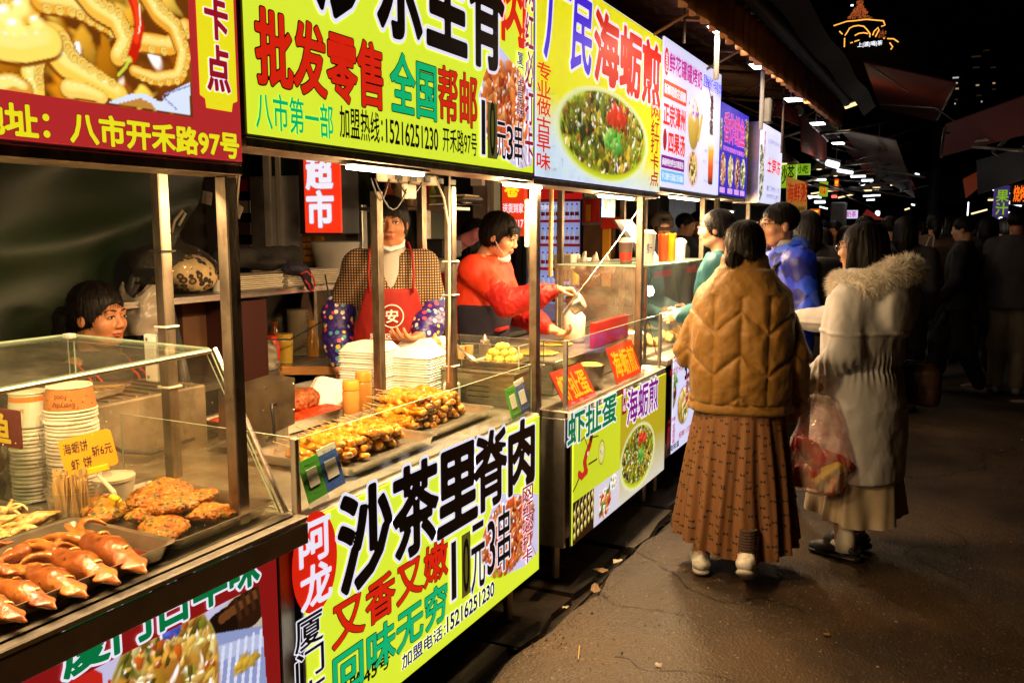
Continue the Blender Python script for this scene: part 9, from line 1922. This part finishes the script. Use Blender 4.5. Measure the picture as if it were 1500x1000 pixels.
protos=[crowd_proto('x',shoeg,blackc,blackc,'short',skinB,.22),crowd_proto('x',shoeg,dgrey,olive,'short',skinC,0.0),crowd_proto('x',blackp,blackc,dgrey,'bob',skinB,.12,.55,male=False),crowd_proto('x',shoeg,brownc,bluej,'pony',skinB,-.15,.75,male=False),
          crowd_proto('x',shoeg,dgrey,bluej,'fringe',skinC,.05,.8,male=False,arm=1)]
crowd=[ # (px of head centre, px of head top, distance Y, proto, facing x, y, label)
    (1415,317,9.2,0,-.9,.1,'man in black walking across the lane, looking down, right of the grey parka woman'),(1492,306,9.3,1,.1,1,'man in a black jacket and khaki trousers seen from behind at the right edge'),
    (1372,312,10.2,3,-.1,1,'person in dark clothes walking away with a white tote bag on the shoulder'),(1392,318,11.2,2,.2,1,'dark-haired woman behind the man in black'),(1343,322,12.5,1,-.2,1,'man in charcoal walking away between the parka woman and the tote bag carrier'),
    (1205,322,12.2,0,-.3,-1,'man with short hair facing the camera left of the grey pillar'),(1223,323,10.5,1,-.2,-1,'man in a dark jacket facing the camera right of the grey pillar'),(1305,316,8.8,0,.1,1,'tall man in black just right of the parka woman, seen from behind'),
    (1318,324,14,3,.1,1,'woman in brown walking away in the middle distance'),(1185,310,6.4,2,-.3,1,'long-haired woman in black behind the blue jacket man'),(1205,335,7.4,4,-.4,1,'woman in a charcoal jacket right behind the blue jacket man'),(1440,322,13,3,.2,-1,'person in brown facing the camera beyond the man in black'),
    (1458,325,14.5,2,-.2,1,'woman in black far down the right side of the lane'),(1331,322,17,0,.1,1,'distant man in black with a stride in the centre of the lane'),(1358,325,18,2,-.1,1,'distant woman in black in the centre of the lane'),(1300,326,19,1,.2,-1,'distant man facing the camera, over the parka woman\'s shoulder'),
    (1380,326,20,1,0,1,'distant man in charcoal in the centre of the lane'),(1405,327,21,3,0,1,'distant woman in brown right of the lane centre'),(1284,327,22,2,.1,1,'distant woman in black beyond the parka woman\'s head'),(1352,328,25,0,0,1,'farthest man in black in the crowd'),
    (1320,329,26,4,0,1,'farthest woman with a fringe in the crowd'),(1425,328,24,0,0,-1,'distant man in black facing the camera at the right'),(1472,320,11.8,4,-.6,.5,'woman standing at the right-hand counter, turned to the lane'),(1340,330,29,2,0,1,'tiny far figure in black at the end of the lane'),(1370,330,30,3,0,1,'tiny far figure in brown at the end of the lane'),
    (1240,332,9.4,2,0,1,'woman in black half hidden behind the parka woman\'s hair'),(1268,316,7.6,0,0,1,'man in black hidden behind the parka woman, walking away'),(1328,318,7.9,2,.1,1,'woman in black close behind the fur hood, walking away'),
    (1385,320,14.8,4,.3,-1,'woman facing the camera between two backs in the lane'),(1450,318,10.6,2,0,1,'woman in a long black coat left of the khaki trousers man')]
used=set()
for(hx,ty,Y,k,fx,fy,lb)in crowd:
    o=protos[k]if k not in used else copy_tree(protos[k]);used.add(k);top=ony(hx,ty,Y);k0=top[2]/(1.70 if k<2 else 1.615);o.location=(top[0],Y,0);o.rotation_euler=(0,0,FACE(fx,fy));o.scale=(k0,)*3;tag(o,lb,'person','market crowd walking down the lane')
p_=ony(1356,390,9.9);t=thing('tote_bag','white cloth tote bag hanging from the shoulder of a walker in the crowd','bag',tuple(p_));S=SDF((-.2,-.1,-.25),(.2,.1,.25),.01);S.box((0,0,-.04),(.10,.03,.15),.03);S.mesh('bag',mat('tote_cotton',(.5,.45,.4),.8),t,disp=wr(10,.02));B().tube([(-.04,0,.10),(.02,0,.30),(.06,0,.32),(.05,0,.10)],.008).build('strap',mat('tote_cotton'),t,smooth=True,world=False)
# helpers behind the stalls
def vendor(hx,ty,X,k,fx,fy,lb,sc=None):
    o=copy_tree(protos[k]);top=onx(hx,ty,X);hgt=1.70 if k<2 else 1.615;o.location=(top[0],top[1],.05);o.scale=((top[2]-.05)/hgt,)*3;o.rotation_euler=(0,0,FACE(fx,fy));tag(o,lb,'person')
    if 'group' in o:del o['group']
    return o
v1=vendor(970,312,-2.2,1,.5,-.8,'vendor in a brown cap bending behind the drink cups');v2=vendor(1003,312,-2.35,0,.9,-.2,'dark-haired vendor in profile behind the drink cups, left of two');v3=vendor(1022,311,-2.4,4,.2,-1,'vendor with a black fringe looking down, right of two behind the drink cups');v4=vendor(696,322,-2.85,2,.3,1,'woman in black with a pink hood behind the red-sleeved cook')
top=onx(970,312,-2.2);b=B();b.lathe([(.105,-.03),(.10,.02),(.06,.075),(0,.085)],n=20);b.box((-.07,.07,-.03),(.07,.16,-.018),.004);o=b.build('cap',mat('brown_cap',(.07,.05,.035),.8),world=False);o.location=top-[0,0,.07];o.rotation_euler=(-.3,0,FACE(.5,-.8));o.name='flat_cap';o.parent=v1;o.matrix_parent_inverse=(Matrix.Translation(v1.location)@Euler(v1.rotation_euler).to_matrix().to_4x4()@Matrix.Diagonal((*v1.scale,1))).inverted()
p_=onx(683,350,-2.80);S=SDF((-.2,-.2,-.2),(.2,.2,.2),.009);S.cap((-.08,0,-.04),(.08,0,.03),.05,.045,.02);o=S.mesh('pink_hood',mat('pink_fleece',lin('c07888'),.9),disp=wr(18,.03));o.location=p_;tag(o,'dusty pink hood on the woman behind the cook','hood')
# ================================================================== third level: pieces that sit on a part
bpy.context.view_layer.update()
RULES={'lettering':('face_panel','board','card','cloth','bag','apron','sheet','blue_half','cup_body','cup','bowl','shaft'),'iris':('eye',),'sole':('shoe','clog'),'louvre':('cabinet',),'led_panel':('housing',),'blue_face':('housing',),'lamp_diffuser':('lamp_body',),
         'screw':('box',),'emblem':('bag',),'emblem_ring':('apron',),'pocket_trim':('apron',),'apron_strap':('apron',),'fur_strands':('fur_collar',),'hair_strands':('hair',),'bottle_cap':('bottle_body',),'bottle_label':('bottle_body',),'cap':('bottle_body',),'lid':('cup_body',),'band':('cup_body',),'orange_band':('cup',),'printed_mark':('bowl',),
         'red_piping':('apron',),'cuff_strap':('parka',),'price_strip':('shelf_rail',),'glass_trim':('glass_pane',),'white_square':('green_half','blue_half'),'red_oval':('face_panel',),'price_sticker':('face_panel',),'tag_panel':('face_panel',),'octopus_photo':('face_panel',),'chicken_photo':('face_panel',),
         'omelette_print':('face_panel',),'menu_print':('face_panel',),'snack_print':('face_panel',),'jelly_print':('face_panel',),'oyster_cake_photo':('face_panel',),'glasses_bridge':('glasses_rim',),'glasses_arm':('glasses_rim',),'socket':('strip',),'rivet':('top_bar',),'lettering_outline':('face_panel','board'),'brass_clip':('bag_body',),'bolt_hole':('bracket',)}
def base(o):return o.name.split('.')[0]
def centre(o):return sum((Vector(c)for c in o.bound_box),Vector())/8
for r_ in[o for o in bpy.data.objects if o.parent is None and 'label' in o]:
    kids=list(r_.children)
    if len(kids)<2:continue
    for k_ in kids:
        w_=RULES.get(base(k_))
        if not w_:continue
        c_=[q for q in kids if base(q)in w_ and q.type=='MESH' and q.parent==r_]
        if not c_:continue
        kc_=k_.matrix_local@centre(k_);p_=min(c_,key=lambda q:(w_.index(base(q))if base(k_)=='lettering' else 0,(q.matrix_local@centre(q)-kc_).length))
        m_=k_.matrix_local.copy();k_.parent=p_;k_.matrix_parent_inverse=Matrix.Identity(4);k_.matrix_local=p_.matrix_local.inverted()@m_
